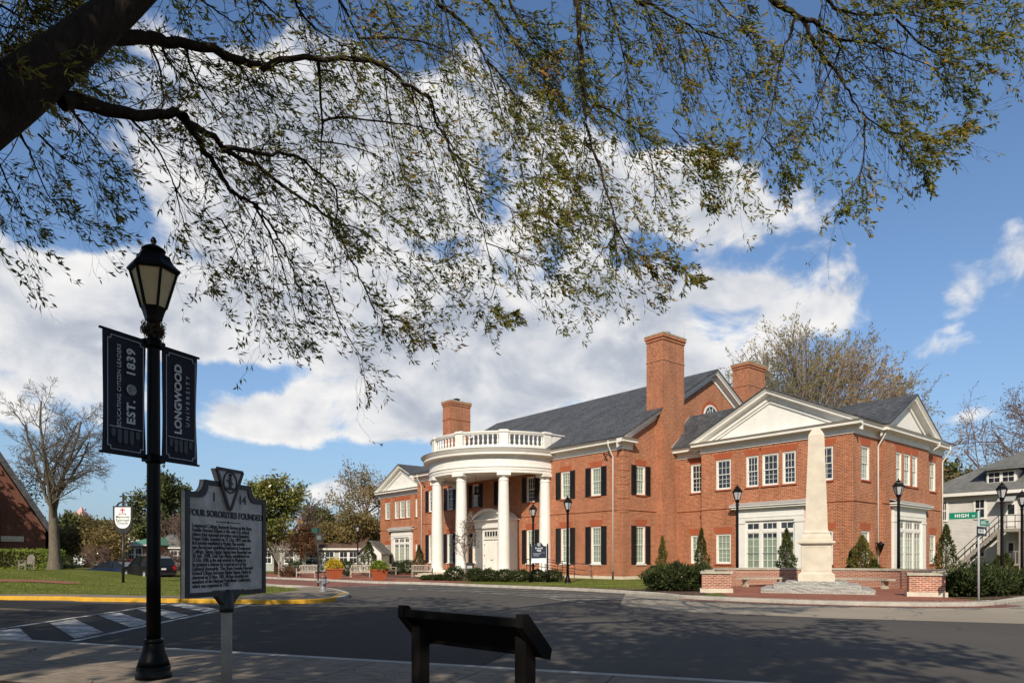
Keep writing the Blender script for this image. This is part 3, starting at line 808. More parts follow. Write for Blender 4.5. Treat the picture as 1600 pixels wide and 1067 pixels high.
for a, b in ((RW0, RW1), (LW0, LW1)):   # tympana
    m = MB(); c = (a + b) / 2; h = (b - a) / 2
    m.prism([(a - .3, WV + .02, 9.0), (b + .3, WV + .02, 9.0), (c, WV + .02, 9.1 + h * PF)], (0, .1, 0))
    for q, d in ((.0, .055),):   # raised inner moulding
        for sg in (-1, 1): m.bar((c + sg * (h - 1.0), WV - .01, 9.14), (c + sg * .02, WV - .01, 9.14 + (h - 1.02) * PF), .06, .12, (0, 1, 0))
    m.build('tympanum', M['white'], HALL)
m = MB(); m.prism([(RW1 + BAYP - .02, BAY0 - .3, 9.0), (RW1 + BAYP - .02, BAY1 + .3, 9.0), (RW1 + BAYP - .02, BC, 9.05 + (BAY1 - BAY0) / 2 * PS)], (-.1, 0, 0))
m.build('tympanum', M['white'], HALL)

# --- roofs
m = MB()
m.prism([(S_L - .58, -.64, 9.345), (S_L - .58, -.66, 9.44), (S_L - .58, 10, 15.625), (S_L - .58, 20.66, 9.44), (S_L - .58, 20.64, 9.345), (S_L - .58, 10, 15.53)], (-S_L + 1.16, 0, 0))
m.build('roof', M['slate'], HALL)
for a, b in ((RW0, RW1), (LW0, LW1)):
    m = MB(); c = (a + b) / 2; h = (b - a) / 2 + .60
    m.prism([(c - h, WV - .57, 9.165), (c - h - .02, WV - .57, 9.25), (c, WV - .57, 9.25 + h * PF + .01), (c + h + .02, WV - .57, 9.25), (c + h, WV - .57, 9.165), (c, WV - .57, 9.165 + h * PF)], (0, RWB - WV + 1.1, 0))
    m.build('roof', M['slate'], HALL)
hb = BH + .04; m = MB()
m.prism([(RW1 + BAYP + .57, BC - hb, 9.165), (RW1 + BAYP + .57, BC - hb - .02, 9.25), (RW1 + BAYP + .57, BC, 9.25 + hb * PS + .01), (RW1 + BAYP + .57, BC + hb + .02, 9.25), (RW1 + BAYP + .57, BC + hb, 9.165), (RW1 + BAYP + .57, BC, 9.165 + hb * PS)], (-6.2, 0, 0))
m.build('roof', M['slate'], HALL)
m = MB()
m.prism([(.01, LV - .60, 9.005), (.01, LV - .62, 9.09), (.01, LV + 2.3, 11.80), (.01, LV + 9, 11.80), (.01, LV + 9, 11.70), (.01, LV + 2.35, 11.70)], (RW0 + 2.6, 0, 0)); m.build('roof', M['slate'], HALL); m = MB()
m.prism([(S_L - 6, LV - .60, 9.005), (S_L - 6, LV - .62, 9.09), (S_L - 6, LV + 2.3, 11.4), (S_L - 6, LV + 9, 11.4), (S_L - 6, LV + 9, 11.3), (S_L - 6, LV + 2.35, 11.3)], (5.99, 0, 0))
m.build('roof', M['slate'], HALL)
m = MB()   # pale lead flashing where the link roof climbs the chimney and the gable
m.bar((.615, LV - .62, 9.13), (.615, 5.80, 10.24), .03, .14); m.build('flashing', M['cap_stone'], HALL); m = MB(); m.bar((.015, 6.0, 10.45), (.015, 7.28, 11.72), .03, .16)
m.build('flashing', M['cap_stone'], HALL)

# --- chimneys
def chimney(s0, s1, v0, v1, zb, zt):
    m = MB()
    m.b6(s0, s1, v0, v1, zb, zt - .55); m.b6(s0 - .035, s1 + .035, v0 - .035, v1 + .035, zt - 1.95, zt - 1.88)
    m.b6(s0 - .05, s1 + .05, v0 - .05, v1 + .05, zt - .55, zt - .36); m.b6(s0 - .11, s1 + .11, v0 - .11, v1 + .11, zt - .36, zt - .15)
    o = m.build('chimney', M['brick'], HALL)
    c = MB(); c.b6(s0 - .13, s1 + .13, v0 - .13, v1 + .13, zt - .15, zt - .06)
    cc = ((s0 + s1) / 2, (v0 + v1) / 2)
    c.build('chimney_cap', M['cap_stone'], o)
    f = MB(); f.lathe([(.24, zt - .06), (.24, zt + .14)], (cc[0], cc[1], 0), 12); f.lathe([(.36, zt + .2), (.36, zt + .26), (.05, zt + .36)], (cc[0], cc[1], 0), 12)
    for a in range(4): f.bar((cc[0] + .22 * math.cos(a * 1.57), cc[1] + .22 * math.sin(a * 1.57), zt + .1), (cc[0] + .22 * math.cos(a * 1.57), cc[1] + .22 * math.sin(a * 1.57), zt + .22), .03)
    f.build('flue', M['black_rail'], o)
    for p in ((s0, v0), (s1, v1), (s0, v1), cc):
        r = MB(); r.tube([(p[0], p[1], zt - .1), (p[0], p[1], zt + .95)], .011, 5); r.build('lightning_rod', M['galv'], o)
    return o
chimney(-.83, .6, 3.45, 5.83, 0, 17.05); chimney(-.83, .6, 14.17, 16.55, 6, 17.05)
chimney(S_L - .9, S_L + .45, 3.45, 5.83, 6, 17.0)

# --- windows
WCACHE = {}
def window_parts(w, h, kind, tall):
    key = (round(w, 2), round(h, 2), kind, tall)
    if key in WCACHE: return WCACHE[key]
    m = MB(); fw = .085; hw = w / 2
    for sg in (-1, 1): m.b6(sg * hw - (fw if sg > 0 else 0), sg * hw + (0 if sg > 0 else fw), .035, .158, 0, h)
    m.b6(-hw + fw, hw - fw, .035, .158, h - fw, h); m.b6(-hw + fw, hw - fw, .035, .158, 0, fw * .9)
    iw = hw - fw; mid = h * .505; st = .052
    for (z0, z1, y) in ((mid - .03, h - fw, .075), (fw * .9, mid + .025, .11)):
        for sg in (-1, 1): m.b6(sg * iw - (st if sg > 0 else 0), sg * iw + (0 if sg > 0 else st), y, y + .036, z0, z1)
        m.b6(-iw + st, iw - st, y, y + .036, z0, z0 + st); m.b6(-iw + st, iw - st, y, y + .036, z1 - st, z1)
        cols = 3; rows = 3 if (tall or z0 < mid - .1) else 2
        for k in range(1, cols): x = -iw + st + (2 * iw - 2 * st) * k / cols; m.b6(x - .011, x + .011, y + .006, y + .03, z0 + st, z1 - st)
        for k in range(1, rows): z = z0 + st + (z1 - z0 - 2 * st) * k / rows; m.b6(-iw + st, iw - st, y + .0065, y + .0295, z - .011, z + .011)
    fr = m.build('window', M['white'])
    p = MB(); p.add([(-iw, .128, fw * .9), (iw, .128, fw * .9), (iw, .128, h - fw), (-iw, .128, h - fw)], [(0, 1, 2, 3)])
    pn = p.build('pane', M['pane_blind'] if kind == 'blind' else M['pane_dark'], fr, recalc=False)
    if pn.data.polygons[0].normal.y > 0: pn.data.flip_normals()
    s = MB(); s.b6(-hw - .06, hw + .06, -.075, .03, -.085, .0)
    s.build('sill', M['brick_arch'] if not tall else M['white'], fr)
    l = MB(); th = .42
    l.prism([(-hw - .02, -.006, h + .004), (hw + .02, -.006, h + .004), (hw + .2, -.006, h + th), (-hw - .2, -.006, h + th)], (0, .03, 0))
    l.build('lintel', M['brick_arch'], fr)
    WCACHE[key] = fr; fr['used'] = 0
    return fr
def shutter_proto(w, h):
    key = ('sh', w, h)
    if key in WCACHE: return WCACHE[key]
    m = MB(); m.b6(-w / 2, -w / 2 + .06, -.05, -.005, 0, h); m.b6(w / 2 - .06, w / 2, -.05, -.005, 0, h)
    for z in (0, h * .48, h - .08): m.b6(-w / 2 + .06, w / 2 - .06, -.05, -.005, z, z + .08)
    n = int(h / .07)
    for i in range(n):
        z = .1 + (h - .2) * i / n
        m.add([(-w / 2 + .06, -.012, z + .05), (w / 2 - .06, -.012, z + .05), (w / 2 - .06, -.044, z), (-w / 2 + .06, -.044, z)], [(0, 1, 2, 3)])
    m.b6(-w / 2 + .05, w / 2 - .05, -.010, -.004, .02, h - .02)
    o = m.build('shutter', M['shutter']); o['used'] = 0
    WCACHE[key] = o; return o
def use(proto, parent, loc, rz):
    if not proto['used']: o = proto; proto['used'] = 1
    else:
        o = copy_tree(proto)
    o.parent = parent; o.location = loc; o.rotation_euler = (0, 0, rz); return o
def put_windows(L, fn, rz, kinds):
    for i, (c, w, z0, z1, k) in enumerate(L):
        kind = kinds(c, z0)
        p = window_parts(w, z1 - z0, kind, z1 - z0 > 2.2)
        x, y = fn(c); use(p, HALL, (x, y, z0), rz)
        if k == 'S':
            sp = shutter_proto(.5, z1 - z0 + .04)
            for sg in (-1, 1):
                x, y = fn(c + sg * (w / 2 + .26)); use(sp, HALL, (x, y, z0 - .03), rz)
blindlow = lambda c, z: 'blind' if z < 4 else 'dark'
put_windows(front, lambda c: (c, 0), 0, lambda c, z: 'blind' if c > -9 or z < 4 else 'dark')
put_windows(gable, lambda c: (0, c), R(90), lambda c, z: 'blind')
put_windows(rwf, lambda c: (c, WV), 0, blindlow); put_windows(lwf, lambda c: (c, WV), 0, lambda c, z: 'blind')
put_windows(side, lambda c: (RW1, c), R(90), lambda c, z: 'blind'); put_windows(bay, lambda c: (RW1 + BAYP, c), R(90), lambda c, z: 'blind')
put_windows(link, lambda c: (c, LV), 0, blindlow)
for o in list(WCACHE.values()):
    if 'used' in o: del o['used']
for o in HALL.children:
    if 'used' in o: del o['used']

# half-round attic window in the gable
m = MB(); c = 9.95; zz = 12.08; r0 = .80
arc = [(math.cos(R(a)), math.sin(R(a))) for a in range(0, 181, 12)]
for i in range(len(arc) - 1):
    (a, b), (a2, b2) = arc[i], arc[i + 1]
    m.prism([(.0, c + a * r0, zz + b * r0), (.0, c + a * (r0 + .13), zz + b * (r0 + .13)), (.0, c + a2 * (r0 + .13), zz + b2 * (r0 + .13)), (.0, c + a2 * r0, zz + b2 * r0)], (.05, 0, 0))
m.b6(0, .07, c - r0 - .18, c + r0 + .18, zz - .12, zz)
for a in (36, 72, 108, 144): m.bar((.03, c + .25 * math.cos(R(a)), zz + .25 * math.sin(R(a))), (.03, c + r0 * math.cos(R(a)), zz + r0 * math.sin(R(a))), .03, .03)
for rr in (.27, .55):
    m.tube([(.03, c + rr * x, zz + rr * y) for x, y in arc], .016, 4)
aw = m.build('window', M['white'], HALL)
m = MB(); m.prism([(.004, c + x * (r0 + .02), zz + y * (r0 + .02)) for x, y in arc], (.012, 0, 0)); m.build('pane', M['pane_dark'], aw)
m = MB()
for i in range(len(arc) - 1):
    (a, b), (a2, b2) = arc[i], arc[i + 1]; q0, q1 = r0 + .14, r0 + .42
    m.prism([(.0, c + a * q0, zz + b * q0), (.0, c + a * q1, zz + b * q1), (.0, c + a2 * q1, zz + b2 * q1), (.0, c + a2 * q0, zz + b2 * q0)], (.006, 0, 0))
m.build('lintel', M['brick_arch'], aw)

# --- white ground-floor window surrounds of the wings
def surround(w, capw):
    """local frame: x along the wall, -y outward, z up"""
    root = MB(); hw = w / 2; pw = .56
    for sg in (-1, 1):
        root.b6(sg * hw - (pw if sg > 0 else 0), sg * hw + (0 if sg > 0 else pw), -.16, 0, .1, 3.82)
        root.b6(sg * hw - (pw if sg > 0 else 0) - .03, sg * hw + (0 if sg > 0 else pw) + .03, -.2, .0, .1, .45)
        root.b6(sg * hw - (pw if sg > 0 else 0) - .03, sg * hw + (0 if sg > 0 else pw) + .03, -.2, .0, 3.66, 3.80)
    root.b6(-hw, hw, -.17, .0, 3.822, 4.02); root.b6(-hw, hw, -.19, .0, 4.022, 4.12); root.b6(-hw, hw, -.16, .0, 4.122, 4.50)
    for o, z0, z1 in ((.24, 4.502, 4.58), (.42, 4.582, 4.70), (.50, 4.702, 4.78)): root.b6(-hw - o + .16, hw + o - .16, -o, 0, z0, z1)
    iw = hw - pw
    root.b6(-iw, iw, -.05, 0, 3.70, 3.82); root.b6(-iw, iw, -.08, 0, 3.08, 3.26); root.b6(-iw, iw, -.08, 0, .1, .5)
    a = iw * .36
    xs = [(-iw + .1, -a - .1), (-a + .1, a - .1), (a + .1, iw - .1)]
    for x in (-iw, -a - .1, a - .1, iw - .1): 
        x1 = x + (.2 if x in (-a - .1, a - .1) else .1)
        root.b6(x, x1, -.085, 0, .5, 3.08); root.b6(x, x1, -.085, 0, 3.26, 3.70)
    for i, (x0, x1) in enumerate(xs):
        nc = 3 if i == 1 else 2
        for z0, z1, rows in ((3.26, 3.70, 1), (.5, 1.82, 3), (1.78, 3.08, 3)):
            root.b6(x0, x0 + .045, -.05, -.01, z0, z1); root.b6(x1 - .045, x1, -.05, -.01, z0, z1)
            root.b6(x0 + .045, x1 - .045, -.0495, -.01, z0, z0 + .05); root.b6(x0 + .045, x1 - .045, -.0495, -.01, z1 - .05, z1)
            for k in range(1, nc): x = x0 + (x1 - x0) * k / nc; root.b6(x - .013, x + .013, -.044, -.012, z0 + .05, z1 - .05)
            for k in range(1, rows): z = z0 + (z1 - z0) * k / rows; root.b6(x0 + .045, x1 - .045, -.0435, -.0125, z - .013, z + .013)
    o = root.build('window_surround', M['white'])
    for x0, x1 in xs:
        for z0, z1, mt in ((.5, 2.78, 'pane_blind'), (2.78, 3.08, 'pane_dark'), (3.26, 3.70, 'pane_dark')):
            p = MB(); p.add([(x0, -.008, z0), (x1, -.008, z0), (x1, -.008, z1), (x0, -.008, z1)], [(0, 1, 2, 3)])
            pn = p.build('pane', M[mt], o, recalc=False)
            if pn.data.polygons[0].normal.y > 0: pn.data.flip_normals()
    c = MB(); h2 = hw + .34
    c.prism([(-h2, -.52, 4.782), (h2, -.52, 4.782), (h2, 0, 4.96), (-h2, 0, 4.96)], (0, 0, .03)); c.build('cap', M['cap_metal'], o)
    return o
o = surround(4.4, 5.0); o.parent = HALL; o.location = ((RW0 + RW1) / 2, WV, 0)
o2 = copy_tree(o); o2.parent = HALL; o2.location = ((LW0 + LW1) / 2, WV, 0)
o = surround(4.9, 5.6); o.parent = HALL; o.location = (RW1 + BAYP, BC + .05, 0); o.rotation_euler = (0, 0, R(90))

# --- portico
PC = (-12.7, 0.0)
def pol(r, a, z=0.0): return (PC[0] + r * math.sin(R(a)), PC[1] - r * math.cos(R(a)), z)
angs = [a * 2.5 for a in range(-36, 37)]
outs = [(math.sin(R(a)), -math.cos(R(a))) for a in angs]
ENT = [(5.02, 7.69), (5.76, 7.69), (5.76, 7.86), (5.80, 7.88), (5.80, 8.06), (5.86, 8.09), (5.86, 8.15), (5.79, 8.17), (5.79, 8.78), (5.87, 8.82), (5.92, 8.90), (6.24, 8.95), (6.24, 9.08), (6.36, 9.24), (6.44, 9.36), (5.5, 9.43), (5.02, 9.43)]
m = MB(); m.sweep([(PC[0], PC[1], 0)] * len(angs), outs, ENT)
m.add([pol(5.1, a, 7.95) for a in angs], [tuple(range(len(angs)))]); m.add([pol(5.1, a, 9.40) for a in angs], [tuple(range(len(angs)))])
m.build('entablature', M['white'], HALL)
m = MB(); m.sweep([(PC[0], PC[1], 0)] * len(angs), outs, [(6.46, 9.36), (6.46, 9.385), (5.6, 9.455), (5.6, 9.43)]); m.build('drip_edge', M['cap_metal'], HALL)
m = MB()
for r, z0, z1 in ((6.35, -.1, .45), (6.7, -.1, .30), (7.05, -.1, .15)):
    a_ = [pol(r, a, z0) for a in angs]; m.prism(a_, (0, 0, z1 - z0))
m.build('portico_step', M['base_stone'], HALL)
def column_mesh():
    m = MB(); m.box((0, 0, .08), (1.02, 1.02, .16))
    m.lathe([(.50, .16), (.53, .21), (.50, .27), (.455, .30), (.445, .36)] + [(.44 - .075 * max(0, (z - 2.0) / 4.7) ** 1.25, z) for z in (1.0, 2.0, 3.0, 4.0, 5.0, 6.0, 6.62)] +
            [(.365, 6.64), (.40, 6.66), (.40, 6.71), (.36, 6.73), (.36, 6.90), (.39, 6.92), (.46, 7.02)], n=28)
    m.box((0, 0, 7.13), (1.0, 1.0, .22)); return m
col0 = None
for a in (-87.5, -52.5, -17.5, 17.5, 52.5, 87.5):
    if col0 is None: col0 = column_mesh().build('column', M['white'], HALL); o = col0
    else: o = col0.copy(); COL.objects.link(o); o.parent = HALL
    o.location = pol(5.38, a, .45); o.rotation_euler = (0, 0, R(a))
m = MB()
RB = 5.52
m.sweep([(PC[0], PC[1], 0)] * len(angs), outs, [(RB - .14, 9.44), (RB + .16, 9.44), (RB + .16, 9.66), (RB + .12, 9.70), (RB - .1, 9.70)])
m.sweep([(PC[0], PC[1], 0)] * len(angs), outs, [(RB - .12, 10.46), (RB + .12, 10.46), (RB + .17, 10.56), (RB + .2, 10.60), (RB + .2, 10.68), (RB - .16, 10.70)])
for a in (-87.5, -52.5, -17.5, 17.5, 52.5, 87.5):
    m.box(pol(RB, a, 10.06), (.66, .36, 1.2), R(a)); m.box(pol(RB, a, 10.67), (.78, .5, .12), R(a)); m.box(pol(RB, a, 10.755), (.6, .38, .05), R(a))
for sg in (-1, 1):
    x = PC[0] + sg * RB
    m.prism([(x - .12, -.1, 9.44), (x - .12, .55, 9.9), (x - .12, 1.75, 10.62), (x - .12, -.1, 10.62)], (.24, 0, 0)); m.b6(x - .2, x + .2, -.1, 2.0, 10.62, 10.70)
bal = m.build('balustrade', M['white'], HALL)
bm_ = MB(); bm_.box((0, 0, .03), (.17, .17, .06)); bm_.box((0, 0, .73), (.17, .17, .06))
bm_.lathe([(.055, .06), (.075, .10), (.05, .14), (.085, .24), (.09, .29), (.06, .40), (.042, .52), (.07, .58), (.045, .62), (.06, .70)], n=8)
b0 = None
for k in range(5):
    for j in range(8):
        a = -52.5 - 35 + 35 * k + 35 * (j + .5 + .5) / 9 * 1.0
        a = -87.5 + 35 * k + 4.4 + (35 - 8.8) * j / 7
        if b0 is None: b0 = bm_.build('baluster', M['white'], bal); o = b0
        else: o = b0.copy(); COL.objects.link(o); o.parent = bal
        o.location = pol(RB, a, 9.70); o.rotation_euler = (0, 0, R(a))

# --- entrance vestibule
m = MB(); dx = PC[0]; yv = -1.1
m.b6(dx - 1.95, dx - 1.02, yv, 0, .45, 3.9); m.b6(dx + 1.02, dx + 1.95, yv, 0, .45, 3.9); m.b6(dx - 1.02, dx + 1.02, yv + .02, 0, 3.0, 3.9)
for sg in (-1, 1):
    m.b6(dx + sg * 1.55 - .25, dx + sg * 1.55 + .25, yv - .14, yv - .002, .45, 3.82); m.b6(dx + sg * 1.55 - .3, dx + sg * 1.55 + .3, yv - .18, yv - .003, .45, .8); m.b6(dx + sg * 1.55 - .3, dx + sg * 1.55 + .3, yv - .18, yv - .003, 3.66, 3.82)
m.b6(dx - 1.97, dx + 1.97, yv - .16, 0, 3.902, 4.40); m.b6(dx - 2.02, dx + 2.02, yv - .22, 0, 4.402, 4.5)
def arcpts(w, rise, zb, n=16):
    r = (w * w + rise * rise) / (2 * rise); a0 = math.asin(w / r)
    return [(dx + r * math.sin(a0 * (2 * i / n - 1)), zb + rise - r + r * math.cos(a0 * (2 * i / n - 1))) for i in range(n + 1)]
ou, inn = arcpts(2.25, .92, 4.52), arcpts(2.0, .70, 4.52)
for i in range(len(ou) - 1):
    (a, b), (a2, b2) = ou[i], ou[i + 1]; (c, d), (c2, d2) = inn[i], inn[i + 1]
    m.prism([(a, yv - .42, b), (a2, yv - .42, b2), (c2, yv - .42, d2), (c, yv - .42, d)], (0, 1.42, 0))
m.b6(dx - 2.25, dx + 2.25, yv - .42, 0, 4.502, 4.60)
m.prism([(x, yv - .1, z) for x, z in inn], (0, .1, 0))
ent = m.build('entrance', M['white'], HALL)
d = MB()
for sg in (-1, 1):
    x0, x1 = (dx + .012, dx + 1.0) if sg > 0 else (dx - 1.0, dx - .012)
    d.b6(x0, x1, yv + .10, yv + .14, .47, 2.95)
    for zz0, zz1 in ((.62, 1.35), (1.5, 2.8)):
        for q in (0, 1):
            w2 = (x1 - x0) / 2; d.b6(x0 + q * w2 + .09, x0 + (q + 1) * w2 - .09, yv + .085, yv + .11, zz0, zz1)
dr = d.build('door', M['white'], ent)
h = MB()
for sg in (-1, 1): h.lathe([(.03, 0), (.035, .06), (.0, .07)], (dx + sg * .08, yv + .05, 1.35), 8)
for z in (.9, 1.75, 2.6):
    h.b6(dx - .99, dx - .93, yv + .08, yv + .10, z - .05, z + .05); h.b6(dx + .93, dx + .99, yv + .08, yv + .10, z - .05, z + .05)
h.build('door_handle', M['black_metal'], dr)
f = MB(); f.b6(dx - 1.0, dx + 1.0, yv + .04, yv + .12, 3.12, 3.2)
for k in range(6): x = dx - .85 + 1.7 * k / 5; f.b6(x - .035, x + .035, yv - .02, yv + .02, 3.22, 3.66)
f.b6(dx - .9, dx + .9, yv - .02, yv + .02, 3.18, 3.24); f.b6(dx - .9, dx + .9, yv - .02, yv + .02, 3.64, 3.70)
tr = f.build('transom', M['white'], ent)
p = MB(); p.b6(dx - .85, dx + .85, yv - .005, yv + .01, 3.22, 3.66); p.build('pane', M['pane_dark'], tr)

# gutters and downspouts
def spout(pts, r=.05): 
    m = MB(); m.tube(pts, r, 8, smooth=True); return m
def downspout(x, y, ox, oy, ztop, zb=.1, drop=1.0):
    """from the gutter (offset ox,oy) in to the wall and down"""
    m = spout([(x + ox, y + oy, ztop), (x + ox, y + oy, ztop - .28), (x + ox * .9, y + oy * .9, ztop - .4), (x + ox * .18, y + oy * .18, ztop - drop), (x + ox * .13, y + oy * .13, ztop - drop - .15), (x + ox * .13, y + oy * .13, zb + .5)])
    o = m.build('downspout', M['white_metal'], HALL)
    b = MB(); b.tube([(x + ox * .13, y + oy * .13, zb + .5), (x + ox * .13, y + oy * .13, zb)], .065, 8); b.build('shoe', M['black_rail'], o)
downspout(-.80, 0, 0, -.55, 9.30); downspout(S_L + .78, 0, 0, -.55, 9.30)
downspout(RW1, BAY0 - .22, .55, -.1, 9.08); downspout(RW1, RWB - .25, .55, 0, 9.08)
m = spout([(RW1 + BAYP + .5, BAY1 + .42, 9.06), (RW1 + BAYP + .5, BAY1 + .42, 8.75), (RW1 + .3, BAY1 + .3, 8.4), (RW1 + .06, BAY1 + .15, 8.3)]); m.build('downspout', M['white_metal'], HALL)
wl = MB(); wl.lathe([(.02, -.42), (.12, -.22), (.20, .02), (.22, .08), (.10, .14), (.02, .22)], (0, 0, 0), 8); wl.bar((0, 0, .1), (-.3, 0, .16), .05)
o = wl.build('dark_fixture', M['black_metal'], HALL); o.location = (RW1 + .32, BAY0 - .5, 2.25)  # added lantern shape standing in for a dark object of unclear kind
# little iron brackets under the eaves
for s in (-1.35, S_L + 1.4): m = MB(); m.bar((s, -.02, 8.5), (s, -.42, 8.5), .05); m.bar((s, -.40, 8.5), (s, -.02, 8.1), .05); m.build('bracket', M['black_metal'], HALL)
# ramp and step handrails
def rail(name, pts, posts, parent=HALL, hgt=.9):
    m = MB()
    for dz in (0, -.42): m.tube([(x, y, z + dz) for x, y, z in pts], .024, 6)
    for (x, y, z) in posts: m.tube([(x, y, z), (x, y, z - hgt)], .024, 6)
    m.build(name, M['black_rail'], parent)
rail('handrail', [(-7.0, -2.3, 1.45), (-5.4, -2.3, 1.32), (-2.2, -2.3, 1.05)], [(-7.0, -2.3, 1.45), (-5.4, -2.3, 1.32), (-3.8, -2.3, 1.18), (-2.2, -2.3, 1.05)])
rail('handrail', [(-6.6, -.9, 1.45), (-4.8, -.9, 1.3), (-2.0, -.9, 1.05)], [(-6.6, -.9, 1.45), (-4.8, -.9, 1.3), (-2.0, -.9, 1.05)])
for q in (-24.9, -22.6):
    rail('handrail', [(q, -1.0, 1.35), (q, -2.4, 1.30), (q + .5, -3.6, 1.0)], [(q, -1.0, 1.35), (q, -2.4, 1.3), (q + .5, -3.6, 1.0)])

# ------------------------------------------------------------------ street furniture
def lamp_post(name='street_lamp', far=True):
    root = empty(name)
    def fl(k): return lambda i, z: 1 + .035 * math.cos(i * math.pi)
    m = MB()
    m.lathe([(.185, 0), (.185, .05), (.168, .07), (.176, .11), (.172, .14)], n=24)
    m.lathe([(.162, .14), (.146, .20), (.118, .27), (.100, .36), (.095, .40)], n=40, rfun=fl(0))
    m.lathe([(.103, .40), (.108, .415), (.103, .43), (.086, .44)], n=24)
    m.build('base', M['black_metal'], root)
    m = MB(); m.lathe([(.072, .44), (.070, 1.2), (.062, 3.80), (.062, 3.86)], n=32, rfun=lambda i, z: 1 + .03 * math.cos(i * math.pi))
    m.lathe([(.095, 3.84), (.1, 3.86), (.095, 3.88), (.07, 3.9), (.065, 3.98)], n=20)
    m.build('pole', M['black_metal'], root)
    m = MB(); a6 = R(15)
    m.lathe([(.10, 3.97), (.105, 4.0), (.13, 4.07), (.145, 4.10), (.15, 4.115), (.135, 4.12)], n=6, a0=a6, smooth=False)
    for i in range(6):
        a = a6 + i * math.pi / 3
        m.bar((.142 * math.cos(a), .142 * math.sin(a), 4.11), (.272 * math.cos(a), .272 * math.sin(a), 4.53), .026)
        b = a + math.pi / 3
        m.bar((.268 * math.cos(a), .268 * math.sin(a), 4.515), (.268 * math.cos(b), .268 * math.sin(b), 4.515), .03)
    m.lathe([(.30, 4.515), (.305, 4.535), (.285, 4.56), (.235, 4.60), (.20, 4.65), (.185, 4.69), (.13, 4.715)], n=6, a0=a6, smooth=False)
    m.lathe([(.055, 4.70), (.055, 4.735), (.135, 4.74), (.14, 4.755), (.115, 4.775), (.07, 4.80), (.035, 4.815), (.02, 4.825), (.034, 4.845), (.036, 4.86), (.022, 4.89), (.006, 4.905)], n=16)
    lan = m.build('lantern', M['black_metal'], root)
    p = MB(); p.lathe([(.132, 4.118), (.255, 4.51)], n=6, a0=a6, smooth=False, cap=False)
    p.build('lamp_panel', M['frosted_far' if far else 'frosted'], lan)
    for ob_ in [lan] + list(lan.children):
        for v in ob_.data.vertices:
            v.co.x *= .90; v.co.y *= .90
    return root
LAMPX, LAMPY = -3.99, 7.6
near = lamp_post(far=False); near.location = (LAMPX, LAMPY, .128); near.rotation_euler = (0, 0, R(0))
tag(near, 'tall black street lamp in the foreground carrying two navy banners', 'street lamp', 'black lantern street lamps')
far0 = lamp_post()
lamps = [(887, 38.2, .10, 'black street lamp on the grass in front of the shuttered windows, beside the navy sign'),
         (833, 43.6, .10, 'black street lamp standing just behind the navy sign, in front of the portico'),
         (1152, 34.9, .36, 'black street lamp behind the curved wall, left of the white window surround'),
         (1404, 32.6, .40, 'black street lamp in front of the side window surround, right of the obelisk'),
         (1565.5, 33.0, .30, 'large black street lamp before the grey house, right of the street-name signs'),
         (1597, 36.0, .20, 'black street lamp cut by the right edge of the photo'),
         (1577.5, 70.0, .20, 'small distant street lamp in front of the grey house porch'),
         (559, 68.0, .10, 'distant street lamp behind the right wooden bench, taller of a pair'),
         (547, 86.0, .10, 'most distant street lamp, left of its taller neighbour behind the benches')]
for i, (px, Y, z, lab) in enumerate(lamps):
    o = far0 if i == 0 else copy_tree(far0)
    o.location = ((px - 800) / FPX * Y, Y, z); o.rotation_euler = (0, 0, random.uniform(0, 1))
    tag(o, lab, 'street lamp', 'black lantern street lamps')

# bird nest of twigs caught on the near lamp
m = MB()
for i in range(230):
    a = random.uniform(0, 6.28); r = random.uniform(.06, .12); z = random.gauss(3.86, .035) + .128
    b = a + random.uniform(.5, 1.4); r2 = random.uniform(.06, .135)
    m.tube([(LAMPX + r * math.cos(a), LAMPY + r * math.sin(a), z), (LAMPX + (r + r2) / 2 * 1.08 * math.cos((a + b) / 2), LAMPY + (r + r2) / 2 * 1.08 * math.sin((a + b) / 2), z + random.gauss(0, .02)), (LAMPX + r2 * math.cos(b), LAMPY + r2 * math.sin(b), z + random.gauss(0, .03))], .0035, 3, False)
tag(m.build('bird_nest', M['nest']), 'ragged twig bird nest wedged round the lamp post above the banners', 'nest')

# --- banners
BD = Vector((.41, .912, 0)).normalized(); BN = Vector((BD.y, -BD.x, 0))
def banner(t0, t1, label):
    root = empty('banner', (LAMPX, LAMPY, .128)); tag(root, label, 'banner', 'navy banners on the lamp post')
    w = t1 - t0; z0, z1 = 2.43, 3.71
    P = lambda t, z, q=0.0: BD * t + BN * q + Vector((0, 0, z))
    m = MB(); nx, nz = 8, 16; vs = []; rr = lambda u, v: .018 * math.sin(3.0 * u + 2.2 * v) * math.sin(math.pi * v) + .006 * math.sin(7 * v + 2 * u)
    for side in (0.002, -0.002):
        for i in range(nx + 1):
            for k in range(nz + 1): u, v = i / nx, k / nz; vs.append(P(t0 + w * u, z0 + (z1 - z0) * v, rr(u, v) + side))
    K = (nx + 1) * (nz + 1); fs = []
    for sd in (0, 1):
        for i in range(nx):
            for k in range(nz):
                a = sd * K + i * (nz + 1) + k; f = (a, a + nz + 1, a + nz + 2, a + 1); fs.append(f if sd else f[::-1])
    m.add(vs, fs, True); cl = m.build('banner_cloth', M['navy'], root, recalc=False)
    s = 1 if t0 > 0 else -1
    for z in (z1, z0): a = MB(); a.bar(P(s * .08, z + .004), P(s * (max(abs(t0), abs(t1)) + .03), z + .004), .022); a.box(P(s * .07, z, 0), (.09, .09, .07), math.atan2(BD.y, BD.x)); a.lathe([(.068, z - .05), (.082, z - .045), (.082, z + .045), (.068, z + .05)], n=20); a.build('arm', M['black_metal'], root)
    return root, (lambda t, z, q=0.024: P(t, z, q)), t0, t1, z0, z1
